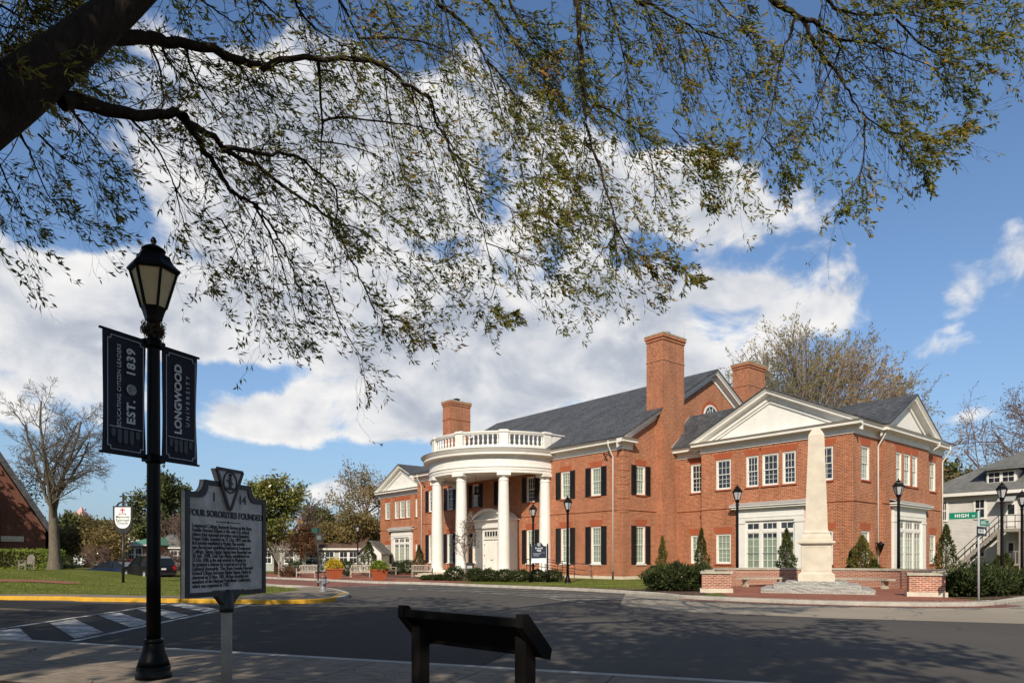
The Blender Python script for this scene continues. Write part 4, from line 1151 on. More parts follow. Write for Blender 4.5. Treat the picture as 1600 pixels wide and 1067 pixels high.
def banner_print(b):
    root, P, t0, t1, z0, z1 = b
    m = MB(); e = .045; n = .035; th = .006
    pts = [(t0 + e + n, z0 + e), (t1 - e - n, z0 + e), (t1 - e - n, z0 + e + n), (t1 - e, z0 + e + n), (t1 - e, z1 - e - n), (t1 - e - n, z1 - e - n), (t1 - e - n, z1 - e), (t0 + e + n, z1 - e), (t0 + e + n, z1 - e - n), (t0 + e, z1 - e - n), (t0 + e, z0 + e + n), (t0 + e + n, z0 + e + n)]
    for i in range(len(pts)): m.bar(P(*pts[i]), P(*pts[(i + 1) % len(pts)]), th, .002, BN)
    m.bar(P(t0 + e + .02, z0 + .285), P(t1 - e - .02, z0 + .285), th, .002, BN)
    m.build('border', M['banner_print'], root)
    m = MB(); k = 5; w = (t1 - t0 - 2 * e - .06)
    for i in range(k):
        c = t0 + e + .03 + w * (i + .5) / k; h = .07 if i in (0, 4) else .13
        m.prism([P(c - .024, z0 + .265, .023), P(c + .024, z0 + .265, .023), P(c + .024, z0 + .265 - h, .023), P(c, z0 + .265 - h - .025, .023), P(c - .024, z0 + .265 - h, .023)], BN * .002)
    m.build('emblem', M['banner_faint'], root)
def emblem_globe(root, o, r, mat, X, Y, name='emblem'):
    """round seal: a ring, a dome and bars"""
    m = MB(); o = Vector(o); X = Vector(X); Y = Vector(Y); N = X.cross(Y)
    ring = [o + (X * math.cos(a) + Y * math.sin(a)) * r for a in [i * math.pi / 10 for i in range(21)]]
    m.tube(ring, r * .09, 4)
    for i in range(-2, 3): m.bar(o + X * (i * r * .3) - Y * r * .75 * math.sqrt(max(0, 1 - (i * .3) ** 2)), o + X * (i * r * .3) + Y * r * .1, r * .13, r * .05, N)
    for k in (.2, .45, .7): m.tube([o + (X * math.cos(a) * math.sqrt(1 - k * k * .9) * .9 + Y * (k + .15 * math.sin(a))) * r for a in [math.pi * (i / 8) for i in range(9)]], r * .06, 4)
    m.build(name, mat, root)
bl = banner(-.60, -.10, 'navy banner on the left of the lamp post reading EST. 1839')
br_ = banner(.10, .58, 'navy banner on the right of the lamp post reading LONGWOOD UNIVERSITY')
for b in (bl, br_): banner_print(b)
UPV = (0, 0, 1)
root, P, t0, t1, z0, z1 = bl
FB = lambda P, t, z: frame(P(t, z, .022), UPV, tuple(-BD))      # reads upwards, letters' tops to the left
text('EDUCATING CITIZEN LEADERS', .062, M['banner_print'], root, FB(P, t0 + .175, z0 + .32 + .40), spacing=1.02, depth=.002)
text('EST.', .135, M['banner_print'], root, FB(P, t0 + .315, z0 + .32 + .145), spacing=1.12, bold=.004, depth=.002)
text('1839', .135, M['banner_print'], root, FB(P, t0 + .315, z0 + .32 + .675), spacing=1.14, bold=.004, depth=.002)
emblem_globe(root, P(t0 + .315, z0 + .32 + .385, .024), .052, M['banner_print'], (0, 0, 1), tuple(-BD))
root, P, t0, t1, z0, z1 = br_
text('LONGWOOD', .128, M['banner_print'], root, FB(P, t0 + .205, z0 + .30 + .43), spacing=1.0, bold=.0045, depth=.002)
text('UNIVERSITY', .068, M['banner_print'], root, FB(P, t0 + .335, z0 + .30 + .43), spacing=1.75, depth=.002)

# --- historical marker
MD = Vector((.295, .956, 0)).normalized(); MN = Vector((MD.y, -MD.x, 0)); MC = Vector((-2.86, 6.84, 0))
mk = tag(empty('historical_marker', tuple(MC)), 'grey cast roadside marker headed FOUR SORORITIES FOUNDED on a rusty pole', 'marker')
P = lambda x, z, q=0.0: MD * x + MN * q + Vector((0, 0, z))
def outline(g=0.0):
    hw = .575 - g; zb = 1.085 + g
    pts = [(-hw, zb), (hw, zb), (hw, 2.08 - g), (hw - .13, 2.08 - g)]
    for i in range(7): a = R(90 * i / 6); pts.append((hw - .13 - .11 * (math.sin(a)), 2.08 - g + .13 * (1 - math.cos(a))))
    pts.append((hw - .27, 2.21 - g))
    return pts + [(-x, z) for x, z in reversed(pts[2:])]
def pedge(pts): return pts
full = outline()
m = MB(); m.prism([P(x, z, -.022) for x, z in full], MN * .040); pl = m.build('plate', M['iron_plate'], mk)
m = MB()
inr = outline(.048)
for i in range(len(full)):
    j = (i + 1) % len(full); a, b, c, d = full[i], full[j], inr[j], inr[i]
    if (Vector(a) - Vector(b)).length < 1e-5: continue
    m.prism([P(*a, .0185), P(*b, .0185), P(*c, .0185), P(*d, .0185)], MN * .014); m.prism([P(*a, -.0225), P(*b, -.0225), P(*c, -.0225), P(*d, -.0225)], -MN * .010)
m.build('rim', M['iron_letters'], pl)
m = MB(); tri = [(-.19, 2.335), (.19, 2.335), (.012, 1.945), (-.012, 1.945)]; m.prism([P(x, z, -.03) for x, z in tri], MN * .07); cr = m.build('crest', M['iron_plate'], mk)
m = MB()
for i in range(4): m.bar(P(*tri[i], .042), P(*tri[(i + 1) % 4], .042), .03, .014, MN)
el = [P(.095 * math.cos(a), 2.215 + .105 * math.sin(a), .043) for a in [i * math.pi / 10 for i in range(21)]]
m.tube(el, .008, 5)
m.bar(P(0, 2.15, .044), P(0, 2.27, .044), .03, .012, MN); m.bar(P(-.04, 2.235, .044), P(.035, 2.20, .044), .014, .012, MN); m.bar(P(-.06, 2.150, .044), P(.06, 2.150, .044), .026, .012, MN)
m.lathe([(.014, 2.275), (.02, 2.29), (.004, 2.305)], tuple(MN * .044), 8)
m.build('emblem', M['iron_letters'], cr)
FT = lambda x, z: frame(P(x, z, .019), tuple(MD), UPV)
L = M['iron_letters']
text('I', .12, L, mk, FT(-.20, 2.05), depth=.004, bold=.002); text('14', .12, L, mk, FT(.21, 2.05), depth=.004, bold=.002)
text('FOUR SORORITIES FOUNDED', .088, L, mk, FT(0, 1.885), depth=.005, bold=.0025, sx=.90)
m = MB(); m.bar(P(-.17, 1.815, .02), P(.17, 1.815, .02), .008, .006, MN); m.lathe([(.0, -.015), (.014, 0), (.0, .015)], tuple(P(0, 1.815, .02)), 6); m.build('divider', L, mk)
lines = ['Longwood College, formerly known as the State', 'Female Normal School, is the only U.S. school', 'where four national sororities were founded.',
         'Kappa Delta, founded on 23 Oct. 1897, was the', 'first sorority established in Virginia. The sorority', 'was the second established national at Longwood', 'College. Sigma Sigma Sigma was founded on',
         '20 Apr. 1898. Zeta Tau Alpha, established on', '15 Oct. 1898, is the only sorority in Virginia to', 'be granted a charter by a special act of the', 'General Assembly. The State Female Normal',
         'School Clique became Alpha Sigma Alpha in', 'chartered on 15 Nov. 1901. All four sororities are', 'members of the National Panhellenic Conference,', 'which was organized in 1902.']
for i, ln in enumerate(lines):
    n = len(ln)
    text(ln, .052, L, mk, FT(-.485, 1.765 - i * .0408), align='LEFT', depth=.003, bold=.0008, sx=min(1.02, .97 / (n * .0262)) if n > 30 else .82)
text('DEPARTMENT OF HISTORIC RESOURCES, 1998', .022, L, mk, FT(0, 1.135), depth=.002)
m = MB(); m.tube([(0, 0, -.05), (0, 0, .98)], .052, 16); po = m.build('pole', plain('rusty_pole', (.36, .31, .25), .6, .35, 2.5, bmp=.1, fine=12), mk)
m = MB(); m.lathe([(.066, .92), (.072, .96), (.066, 1.0), (.062, 1.10), (.045, 1.14), (.0, 1.15)], n=16)
for sg in (-1, 1): m.prism([P(sg * .05, .98, -.03), P(sg * .17, 1.09, -.03), P(sg * .17, 1.12, -.03), P(sg * .05, 1.12, -.03)], MN * .06)
m.build('bracket', L, mk)

# --- wayside panel seen from behind
wx = Vector((.73, -.683, 0)).normalized(); wy = Vector((-wx.y, wx.x, 0))
wp = tag(empty('information_panel', (-.37, 4.70, .12)), 'low dark wayside panel on two legs, seen from behind at the pavement edge', 'display panel')
Q = lambda x, y, z: wx * x + wy * y + Vector((0, 0, z))
m = MB(); m.prism([Q(-.57, .0, .915), Q(.57, .0, .915), Q(.57, .22, .70), Q(-.57, .22, .70)], Vector((0, 0, .035))); m.build('panel', M['timber_dark'], wp)
m = MB()
m.bar(Q(-.57, .0, .93), Q(.57, .0, .93), .05, .055); m.bar(Q(-.57, .22, .71), Q(.57, .22, .71), .04, .045)
for sg in (-1, 1): m.prism([Q(sg * .60 - .03, -.035, .90), Q(sg * .60 - .03, -.03, .985), Q(sg * .60 - .03, .02, .985), Q(sg * .60 - .03, .25, .745), Q(sg * .60 - .03, .235, .675), Q(sg * .60 - .03, .15, .70)], wx * .06)
m.build('frame', M['timber_dark'], wp)
for sg in (-1, 1):
    m = MB(); c = Q(sg * .53, .10, 0); m.box((c.x, c.y, .40), (.095, .095, .86), math.atan2(wx.y, wx.x)); m.build('leg', M['timber_dark'], wp)

# --- hydrant
hX, hY = (505 - 800) / FPX * 27.4, 27.4
hy_ = tag(empty('fire_hydrant', (hX, hY, .128)), 'silver fire hydrant with a rusty bonnet on the street corner', 'hydrant')
m = MB(); m.lathe([(.17, 0), (.17, .05), (.115, .06), (.115, .42), (.15, .43), (.15, .47), (.125, .48), (.12, .56)], n=18); m.build('barrel', M['hydrant'], hy_)
m = MB(); m.lathe([(.14, .56), (.14, .60), (.12, .64), (.085, .70), (.04, .73), (.04, .79), (.0, .80)], n=16); m.build('bonnet', M['hydrant_cap'], hy_)
for dx_, dy_, r in ((1, 0, .05), (-1, 0, .05), (.3, -.95, .07)):
    m = MB(); v = Vector((dx_, dy_, 0)).normalized(); m.tube([v * .1 + Vector((0, 0, .40)), v * .2 + Vector((0, 0, .40))], r, 10); m.tube([v * .19 + Vector((0, 0, .40)), v * .23 + Vector((0, 0, .40))], r * 1.25, 6); m.build('nozzle', M['hydrant'], hy_)

# --- street-name signs with one-way arrow, right
SX, SY = G(1529, 939.5, .11); su = -DA; sv = DB; su3 = Vector((su.x, su.y, 0)); sv3 = Vector((sv.x, sv.y, 0)); nf3 = -sv3
sp_ = tag(empty('street_sign', (SX, SY, .11)), 'grey post with green HIGH ST blade and a ONE WAY arrow', 'street sign')
m = MB(); m.tube([(0, 0, 0), (0, 0, 2.86)], .032, 10); m.build('pole', M['galv'], sp_)
def blade(root, x0, x1, z0, z1, d, n, mat, name='sign_blade', q=.0):
    m = MB(); d = Vector(d); n = Vector(n); k = [d * x0 + Vector((0, 0, z0)), d * x1 + Vector((0, 0, z0)), d * x1 + Vector((0, 0, z1)), d * x0 + Vector((0, 0, z1))]
    m.prism([p + n * (q - .006) for p in k], n * .012); return m.build(name, mat, root)
b1 = blade(sp_, -.82, .05, 2.62, 2.83, su3, nf3, M['sign_green'])
text('HIGH', .15, M['sign_white'], sp_, frame(su3 * -.46 + nf3 * .009 + Vector((0, 0, 2.722)), tuple(su3), UPV), spacing=1.15, bold=.004)
text('ST', .075, M['sign_white'], sp_, frame(su3 * -.13 + nf3 * .009 + Vector((0, 0, 2.695)), tuple(su3), UPV), bold=.002)
gn = su3.copy()     # faces along the other street
b2 = blade(sp_, -.02, .98, 2.40, 2.58, sv3, gn, M['sign_green'])
text('GRIFFIN', .13, M['sign_white'], sp_, frame(sv3 * .42 + gn * .009 + Vector((0, 0, 2.49)), tuple(sv3), UPV), spacing=1.05, bold=.003)
text('BLVD', .07, M['sign_white'], sp_, frame(sv3 * .84 + gn * .009 + Vector((0, 0, 2.47)), tuple(sv3), UPV))
b3 = blade(sp_, -.30, .62, 2.07, 2.36, sv3, gn, M['sign_black'], 'sign_panel', .04)
m = MB(); T3 = lambda x, z: sv3 * x + gn * .049 + Vector((0, 0, z))
m.prism([T3(-.20, 2.155), T3(.36, 2.155), T3(.36, 2.115), T3(.54, 2.215), T3(.36, 2.315), T3(.36, 2.275), T3(-.20, 2.275)], gn * .002); m.build('arrow', M['sign_white'], b3)
text('ONE WAY', .105, M['sign_black'], sp_, frame(sv3 * .08 + gn * .053 + Vector((0, 0, 2.215)), tuple(sv3), UPV), bold=.003)

# sign backs on the left corner
bX, bY = (497 - 800) / FPX * 33.4, 33.4
sb = tag(empty('street_sign', (bX, bY, .128)), 'dark sign post beside the hydrant with green and black plates', 'street sign')
m = MB(); m.tube([(0, 0, 0), (0, 0, 2.85)], .035, 8); m.build('pole', M['black_rail'], sb)
m = MB(); m.box((-.1, 0, 2.72), (.42, .03, .24), R(20)); m.build('sign_blade', plain('dull_green_sign', (.012, .07, .05), .5, .1, 3), sb)
m = MB(); m.box((.06, -.04, 2.35), (.38, .03, .42), R(8)); m.build('sign_panel', M['sign_black'], sb)
m = MB(); m.box((.06, -.058, 2.37), (.2, .006, .2), R(8)); m.build('sign_panel', plain('faded_face', (.10, .12, .11), .6, .1, 4), sb)

# --- navy hall sign on two posts
nX, nY = (842 - 800) / FPX * 39.6, 39.6
ns_ = tag(empty('hall_sign', (nX, nY, .10)), 'navy arched hall sign between two dark posts with a white strip below', 'sign')
m = MB(); hw = .43
pts = [(-hw, 1.40), (hw, 1.40), (hw, 2.10), (hw - .14, 2.11)]
for i in range(9): a = R(20 + 140 * i / 8); pts.append((.24 * math.cos(a) * 1.05, 2.07 + .24 * math.sin(a)))
pts += [(-hw + .14, 2.11), (-hw, 2.10)]
m.prism([(x, -.02, z) for x, z in pts], (0, .04, 0)); m.build('sign_panel', M['navy_sign'], ns_)
m = MB(); m.b6(-hw, hw, -.02, .02, 1.12, 1.385); m.build('sign_panel', M['sign_white'], ns_)
for sg in (-1, 1):
    m = MB(); m.lathe([(.075, 0), (.075, .55), (.05, .6), (.05, 2.14), (.03, 2.15), (.045, 2.20), (.03, 2.24), (0, 2.25)], (sg * .50, 0, 0), 12); m.build('post', M['black_metal'], ns_)
FN = lambda x, z: frame((x, -.0215, z), (1, 0, 0), UPV)
emblem_globe(ns_, (0, -.024, 2.18), .085, M['sign_white'], (1, 0, 0), (0, 0, 1))
text('Radcliff', .145, M['sign_white'], ns_, FN(0, 1.975)); text('Hall', .145, M['sign_white'], ns_, FN(0, 1.84), bold=.003)
text('Undergraduate', .075, M['sign_white'], ns_, FN(-.12, 1.66)); text('Admissions', .07, M['sign_white'], ns_, FN(-.15, 1.55))
m = MB(); m.bar((.08, -.0225, 1.72), (.36, -.0225, 1.72), .006); m.build('divider', M['sign_white'], ns_)

# --- church sign
cX, cY = (192.5 - 800) / FPX * 38, 38
cs_ = tag(empty('church_sign', (cX, cY, .13)), 'white shield-shaped church sign on a dark post with a small cross on top', 'sign')
m = MB(); m.tube([(0, 0, 0), (0, 0, 2.95)], .07, 10); m.build('post', M['black_rail'], cs_)
def shield(hw, zt, zm, zb): 
    r = [(hw * math.cos(R(a)) ** .8 if a < 90 else 0, zm - (zm - zb) * math.sin(R(a))) for a in range(0, 91, 15)]
    return [(-hw, zt)] + [(-x, z) for x, z in r] + [(x, z) for x, z in reversed(r[:-1])] + [(hw, zt)]
m = MB(); m.prism([(x, -.05, z) for x, z in shield(.545, 4.27, 3.66, 2.72)], (0, .10, 0)); sh = m.build('sign_panel', M['black_rail'], cs_)
m = MB(); m.prism([(x, -.062, z) for x, z in shield(.44, 4.19, 3.60, 3.02)], (0, .011, 0)); m.build('sign_face', M['sign_white'], sh)
m = MB(); m.tube([(-.36, 0, 4.26), (-.24, 0, 4.42), (0, 0, 4.52), (.24, 0, 4.42), (.36, 0, 4.26)], .045, 6); m.bar((0, 0, 4.26), (0, 0, 4.98), .075); m.bar((-.19, 0, 4.80), (.19, 0, 4.80), .07); m.build('cross', M['black_rail'], cs_)
m = MB(); m.prism([(x * .28, -.072, 4.18 + (z - 4.26) * .26) for x, z in shield(.535, 4.26, 3.62, 2.80)], (0, .008, 0)); m.build('emblem', plain('crest_white', (.75, .6, .6), .5, .05, 3), cs_)
m = MB(); m.bar((0, -.076, 4.14), (0, -.076, 3.86), .05, .006, (0, 1, 0)); m.bar((-.12, -.076, 4.05), (.12, -.076, 4.05), .05, .006, (0, 1, 0)); m.build('emblem', M['sign_red'], cs_)
for i, wd in enumerate(('Johns', 'Memorial', 'Episcopal', 'Church')):
    text(wd, .20, M['sign_black'], cs_, frame((0, -.0635, 3.83 - i * .175), (1, 0, 0), UPV), bold=.004)

# --- benches
def bench(w, arms=True, curved=False, mat='teak', slats=11):
    root = empty('park_bench'); mt = M[mat]
    m = MB()
    for k in range(5): m.b6(-w / 2, w / 2, -.46 + k * .105, -.46 + k * .105 + .085, .41, .44)
    m.b6(-w / 2 + .03, w / 2 - .03, -.44, -.40, .33, .41); m.build('seat', mt, root)
    m = MB(); n = slats
    top = lambda x: (.88 + (.16 * (1 - (2 * x / w) ** 2) if curved else 0))
    for k in range(n): x = -w / 2 + .08 + (w - .16) * (k + .5) / n; m.prism([(x - .022, .035, .50), (x + .022, .035, .50), (x + .022, .10, top(x)), (x - .022, .10, top(x))], (0, .018, 0))
    m.b6(-w / 2 + .05, w / 2 - .05, .03, .06, .46, .51)
    xs = [-w / 2 + .03 + (w - .06) * i / 8 for i in range(9)]
    for a, b in zip(xs[:-1], xs[1:]): m.bar((a, .11, top(a)), (b, .11, top(b)), .045, .06)
    m.build('backrest', mt, root)
    for sg in (-1, 1):
        m = MB(); x = sg * (w / 2 - .03); m.b6(x - .03, x + .03, -.47, -.41, 0, .64); m.build('leg', mt, root)
        m = MB(); m.prism([(x - .03, .02, 0), (x - .03, .08, 0), (x - .03, .13, .90), (x - .03, .07, .90)], (.06, 0, 0)); m.build('leg', mt, root)
        if arms: m = MB(); m.b6(x - .04, x + .04, -.50, .08, .64, .675); m.b6(x - .02, x + .02, -.41, .04, .16, .20); m.build('armrest', mt, root)
    return root
b0 = bench(1.45); benches = [(482, 49.4, .11, R(-8), 'grey slatted wooden bench left of the yellow planter', b0, 'slatted benches on the brick plaza'),
    (564, 50.6, .11, R(4), 'grey slatted wooden bench between the two terracotta planters', None, 'slatted benches on the brick plaza')]
for px, Y, z, rz, lab, o, grp in benches:
    o = o or copy_tree(b0); o.location = ((px - 800) / FPX * Y, Y, z); o.rotation_euler = (0, 0, rz); tag(o, lab, 'bench', grp)
o = copy_tree(b0); x, y = hall(-20.6, -6.0); o.location = (x, y, .11); o.rotation_euler = (0, 0, R(62)); tag(o, 'slatted bench seen end-on beside the first portico columns', 'bench', 'slatted benches by the portico')
o = copy_tree(b0); x, y = hall(-12.6, -7.6); o.location = (x, y, .11); o.rotation_euler = (0, 0, R(172)); tag(o, 'slatted bench whose back shows above the shrubs below the front door', 'bench', 'slatted benches by the portico')
cb = bench(1.32, True, True, 'teak_dark'); Y = 47.5; cb.location = ((46 - 800) / FPX * Y, Y, .125 + .56); cb.rotation_euler = (0, 0, R(-38)); tag(cb, 'weathered round-backed bench in front of the clipped hedge', 'bench')

# --- terracotta planters
def planter(px, Y, label):
    root = tag(empty('planter', ((px - 800) / FPX * Y, Y, .11), R(34)), label, 'planter', 'square terracotta planters on the plaza')
    m = MB()
    def ring(h, z): return [(-h, -h, z), (h, -h, z), (h, h, z), (-h, h, z)]
    vs = ring(.27, 0) + ring(.44, .62) + ring(.47, .62) + ring(.47, .70) + ring(.41, .70) + ring(.38, .60)
    fs = [(3, 2, 1, 0)]
    for k in range(5):
        for i in range(4): j = (i + 1) % 4; fs.append((k * 4 + i, k * 4 + j, k * 4 + 4 + j, k * 4 + 4 + i))
    m.add(vs, fs); m.build('pot', M['terracotta'], root)
    m = MB(); m.poly(ring(.385, .62)); m.build('soil', M['soil'], root); return root
POTS = [planter(522.5, 45.5, 'terracotta planter holding a bright yellow bush'), planter(592.5, 43.4, 'terracotta planter holding a green bush')]

# --- bins by the portico, hanging lantern
x, y = hall(-8.3, -6.4)
o = tag(empty('litter_bin', (x, y, .11)), 'dark square litter bin with a flat lid beside the right-hand column', 'bin')
m = MB(); m.prism([(-.3, -.3, 0), (.3, -.3, 0), (.3, .3, 0), (-.3, .3, 0)], (0, 0, .95)); m.build('body', M['bin'], o)
m = MB(); m.b6(-.34, .34, -.34, .34, .952, 1.05); m.b6(-.22, .22, -.22, .22, 1.052, 1.1); m.build('lid', M['black_rail'], o)
m = MB(); m.b6(-.18, .18, -.315, -.301, .7, .88); m.build('opening', M['galv'], o)
x, y = hall(-12.7, -2.6)
o = tag(empty('hanging_lantern', (x, y, 5.45)), 'black lantern hanging on a chain under the portico ceiling', 'lantern')
m = MB()
for i in range(4):
    a = R(45 + 90 * i); c, s = .22 * math.cos(a), .22 * math.sin(a); m.bar((c, s, .05), (c, s, 1.0), .035)
    b = R(135 + 90 * i); c2, s2 = .22 * math.cos(b), .22 * math.sin(b)
    for z in (.05, .36, .68, 1.0): m.bar((c, s, z), (c2, s2, z), .035 if z in (.05, 1.0) else .02)
    m.bar(((c + c2) / 2, (s + s2) / 2, .05), ((c + c2) / 2, (s + s2) / 2, 1.0), .02)
m.lathe([(.26, 1.0), (.10, 1.18), (.04, 1.3)], n=4, a0=R(45), smooth=False); m.build('frame', M['black_metal'], o)
m = MB(); m.lathe([(.195, .07), (.195, .98)], n=4, a0=R(45), smooth=False); m.build('lamp_glass', M['frosted_far'], o)
m = MB(); m.tube([(0, 0, 1.3), (0, 0, 2.5)], .015, 6); m.build('chain', M['black_metal'], o)

# --- obelisk monument
OBX, OBY = 12.57, 28.2
ob = tag(empty('obelisk', (OBX, OBY, .11), R(-24)), 'pale limestone obelisk on a square pedestal and three rough granite steps', 'monument')
def taper(m, w0, w1, z0, z1):
    a, b = w0 / 2, w1 / 2
    m.add([(-a, -a, z0), (a, -a, z0), (a, a, z0), (-a, a, z0), (-b, -b, z1), (b, -b, z1), (b, b, z1), (-b, b, z1)], [(3, 2, 1, 0), (4, 5, 6, 7), (0, 1, 5, 4), (1, 2, 6, 5), (2, 3, 7, 6), (3, 0, 4, 7)])
m = MB(); taper(m, .86, .59, 2.50, 6.42); taper(m, .59, .24, 6.42, 6.74); m.build('shaft', M['limestone'], ob)
m = MB()
for w0, w1, z0, z1 in ((1.36, 1.36, .43, .72), (1.36, 1.16, .72, .80), (1.12, 1.12, .80, 1.92), (1.18, 1.34, 1.92, 1.98), (1.40, 1.40, 1.98, 2.07), (1.16, 1.12, 2.07, 2.25), (1.12, .98, 2.25, 2.38), (1.02, 1.02, 2.38, 2.44), (.98, .88, 2.44, 2.50)): taper(m, w0, w1, z0, z1)
for q in (0, 1, 2, 3):
    M4 = Matrix.Rotation(q * math.pi / 2, 4, 'Z')
    for (x0, x1, z0, z1) in ((-.45, .45, .86, .90), (-.45, .45, 1.82, 1.86), (-.45, -.41, .90, 1.82), (.41, .45, .90, 1.82)):
        m.add([M4 @ Vector(p) for p in ((x0, -.572, z0), (x1, -.572, z0), (x1, -.572, z1), (x0, -.572, z1), (x0, -.558, z0), (x1, -.558, z0), (x1, -.558, z1), (x0, -.558, z1))], [(0, 1, 2, 3), (0, 4, 5, 1), (1, 5, 6, 2), (2, 6, 7, 3), (3, 7, 4, 0)])
m.build('pedestal', M['limestone'], ob)
def rough_slab(w, z0, z1, seed):
    rr = random.Random(seed); bm = bmesh.new(); bmesh.ops.create_cube(bm, size=1)
    bmesh.ops.scale(bm, vec=(w, w, z1 - z0), verts=bm.verts); bmesh.ops.translate(bm, vec=(0, 0, (z0 + z1) / 2), verts=bm.verts)
    bmesh.ops.subdivide_edges(bm, edges=[e for e in bm.edges if abs(e.verts[0].co.z - e.verts[1].co.z) < .01], cuts=18, use_grid_fill=True)
    bmesh.ops.subdivide_edges(bm, edges=[e for e in bm.edges if abs(e.verts[0].co.z - e.verts[1].co.z) > .05], cuts=2)
    for v in bm.verts:
        k = .018 if max(abs(v.co.x), abs(v.co.y)) > w / 2 - .01 else .006
        v.co.x += rr.uniform(-k, k); v.co.y += rr.uniform(-k, k); v.co.z += rr.uniform(-.006, .006) if v.co.z > z0 + .02 else 0
        for wd in (w,):
            if abs(abs(v.co.x) - w / 2) < .05 and abs(abs(v.co.y) - w / 2) < .05: v.co.x *= .985; v.co.y *= .985
    me = bpy.data.meshes.new('step'); bm.to_mesh(me); bm.free(); box_uv(me); me.materials.append(M['granite'])
    for p in me.polygons: p.use_smooth = False
    o = bpy.data.objects.new('step', me); COL.objects.link(o); o.parent = ob; return o
rough_slab(4.1, -.03, .17, 1); rough_slab(3.2, .171, .325, 2); rough_slab(2.3, .326, .44, 3)

# --- curved garden wall with end piers, and the two stone benches inside it
gw = tag(empty('garden_wall', (CX, CY, .11)), 'low curved red brick wall with a stone cap and end piers round the obelisk', 'wall')
def arcwall(m, r0, r1, z0, z1, a0, a1, st=4):
    A = [a0 + (a1 - a0) * i / int(abs(a1 - a0) / st) for i in range(int(abs(a1 - a0) / st) + 1)]
    m.sweep([(0, 0, 0)] * len(A), [(math.cos(R(a)), math.sin(R(a))) for a in A], [(r0, z0), (r1, z0), (r1, z1), (r0, z1)])
m = MB(); arcwall(m, 4.83, 5.18, 0, .80, -58, 194); 
for a in (14, 62, 118, 166): m.box((5.0 * math.cos(R(a)), 5.0 * math.sin(R(a)), .40), (.5, .6, .80), R(a))
m.build('brickwork', M['brick_wall'], gw)
m = MB(); arcwall(m, 4.78, 5.23, .801, .90, -58, 194); m.build('cap', M['cap_stone'], gw)
for a, px in ((-68, 1448), (200, 1118)):
    x, y = 5.08 * math.cos(R(a)), 5.08 * math.sin(R(a)); rz = R(-24) if a < 0 else R(-12)
    m = MB(); m.box((x, y, .42), (1.12, .62, .64), rz); pr = m.build('pier', M['brick_wall'], gw)
    m = MB(); m.box((x, y, .04), (1.26, .76, .24), rz); m.build('base', M['limestone'], pr)
    m = MB(); m.box((x, y, .80), (1.24, .74, .10), rz); m.build('cap', M['cap_stone'], pr)
for a0, a1, lab in ((120, 84, 'curved stone bench left of the obelisk, against the brick wall'), (57, 16, 'curved stone bench right of the obelisk, against the brick wall')):
    o = tag(empty('stone_bench', (CX, CY, .11)), lab, 'bench', 'curved stone benches in the obelisk circle')
    m = MB(); arcwall(m, 3.85, 4.30, .36, .45, a1, a0, 3); m.build('seat', M['cap_stone'], o)
    for a in (a0 - 5, a1 + 5):
        c = Vector((4.07 * math.cos(R(a)), 4.07 * math.sin(R(a)), 0)); u = Vector((math.cos(R(a)), math.sin(R(a)), 0)); t_ = Vector((-u.y, u.x, 0))
        m = MB(); m.prism([c - u * .19 - t_ * .06 + Vector((0, 0, 0)), c + u * .19 - t_ * .06, c + u * .12 - t_ * .06 + Vector((0, 0, .16)), c + u * .2 - t_ * .06 + Vector((0, 0, .36)), c - u * .2 - t_ * .06 + Vector((0, 0, .36)), c - u * .12 - t_ * .06 + Vector((0, 0, .16))], t_ * .12); m.build('leg', M['cap_stone'], o)

# ------------------------------------------------------------------ plants
class Tubes:
    def __init__(s): s.V = []; s.F = []; s.n = 0
    def add(s, P, r, k=4):
        P = np.asarray(P, float); r = np.asarray(r, float); m = len(P)
        T = np.empty_like(P); T[1:-1] = P[2:] - P[:-2]; T[0] = P[1] - P[0]; T[-1] = P[-1] - P[-2]
        T /= np.maximum(np.linalg.norm(T, axis=1, keepdims=True), 1e-9)
        u = np.array([0, 0, 1.]) if abs(T[0, 2]) < .9 else np.array([1., 0, 0])
        x = np.cross(T, u); x /= np.maximum(np.linalg.norm(x, axis=1, keepdims=True), 1e-9); y = np.cross(T, x)
        a = np.arange(k) * 2 * np.pi / k
        ring = P[:, None] + r[:, None, None] * (x[:, None] * np.cos(a)[None, :, None] + y[:, None] * np.sin(a)[None, :, None])
        s.V.append(ring.reshape(-1, 3))
        i = np.arange(m - 1)[:, None] * k; j = np.arange(k)[None]; j2 = (j + 1) % k
        s.F.append(np.stack([i + j, i + j2, i + k + j2, i + k + j], -1).reshape(-1, 4) + s.n); s.n += m * k
    def obj(s, name, mat, parent): return np_mesh(name, mat, np.concatenate(s.V), np.concatenate(s.F), parent, smooth=True)

def leaves(name, mat, parent, C, D, L, Wd, tone, bend=0.0):
    """diamond blades at C along D, with random roll"""
    C = np.asarray(C, float); D = np.asarray(D, float); n = len(C)
    D = D / np.maximum(np.linalg.norm(D, axis=1, keepdims=True), 1e-9)
    rnd = NR.normal(size=(n, 3)); S = np.cross(D, rnd); S /= np.maximum(np.linalg.norm(S, axis=1, keepdims=True), 1e-9)
    N = np.cross(S, D); L = np.asarray(L)[:, None]; Wd = np.asarray(Wd)[:, None]
    V = np.stack([C, C + D * L * .45 + S * Wd * .5 + N * L * .05, C + D * L - N * L * .08, C + D * L * .45 - S * Wd * .5 + N * L * .05], 1).reshape(-1, 3)
    F = np.arange(n * 4).reshape(n, 4)
    return np_mesh(name, mat, V, F, parent, attr=tone)

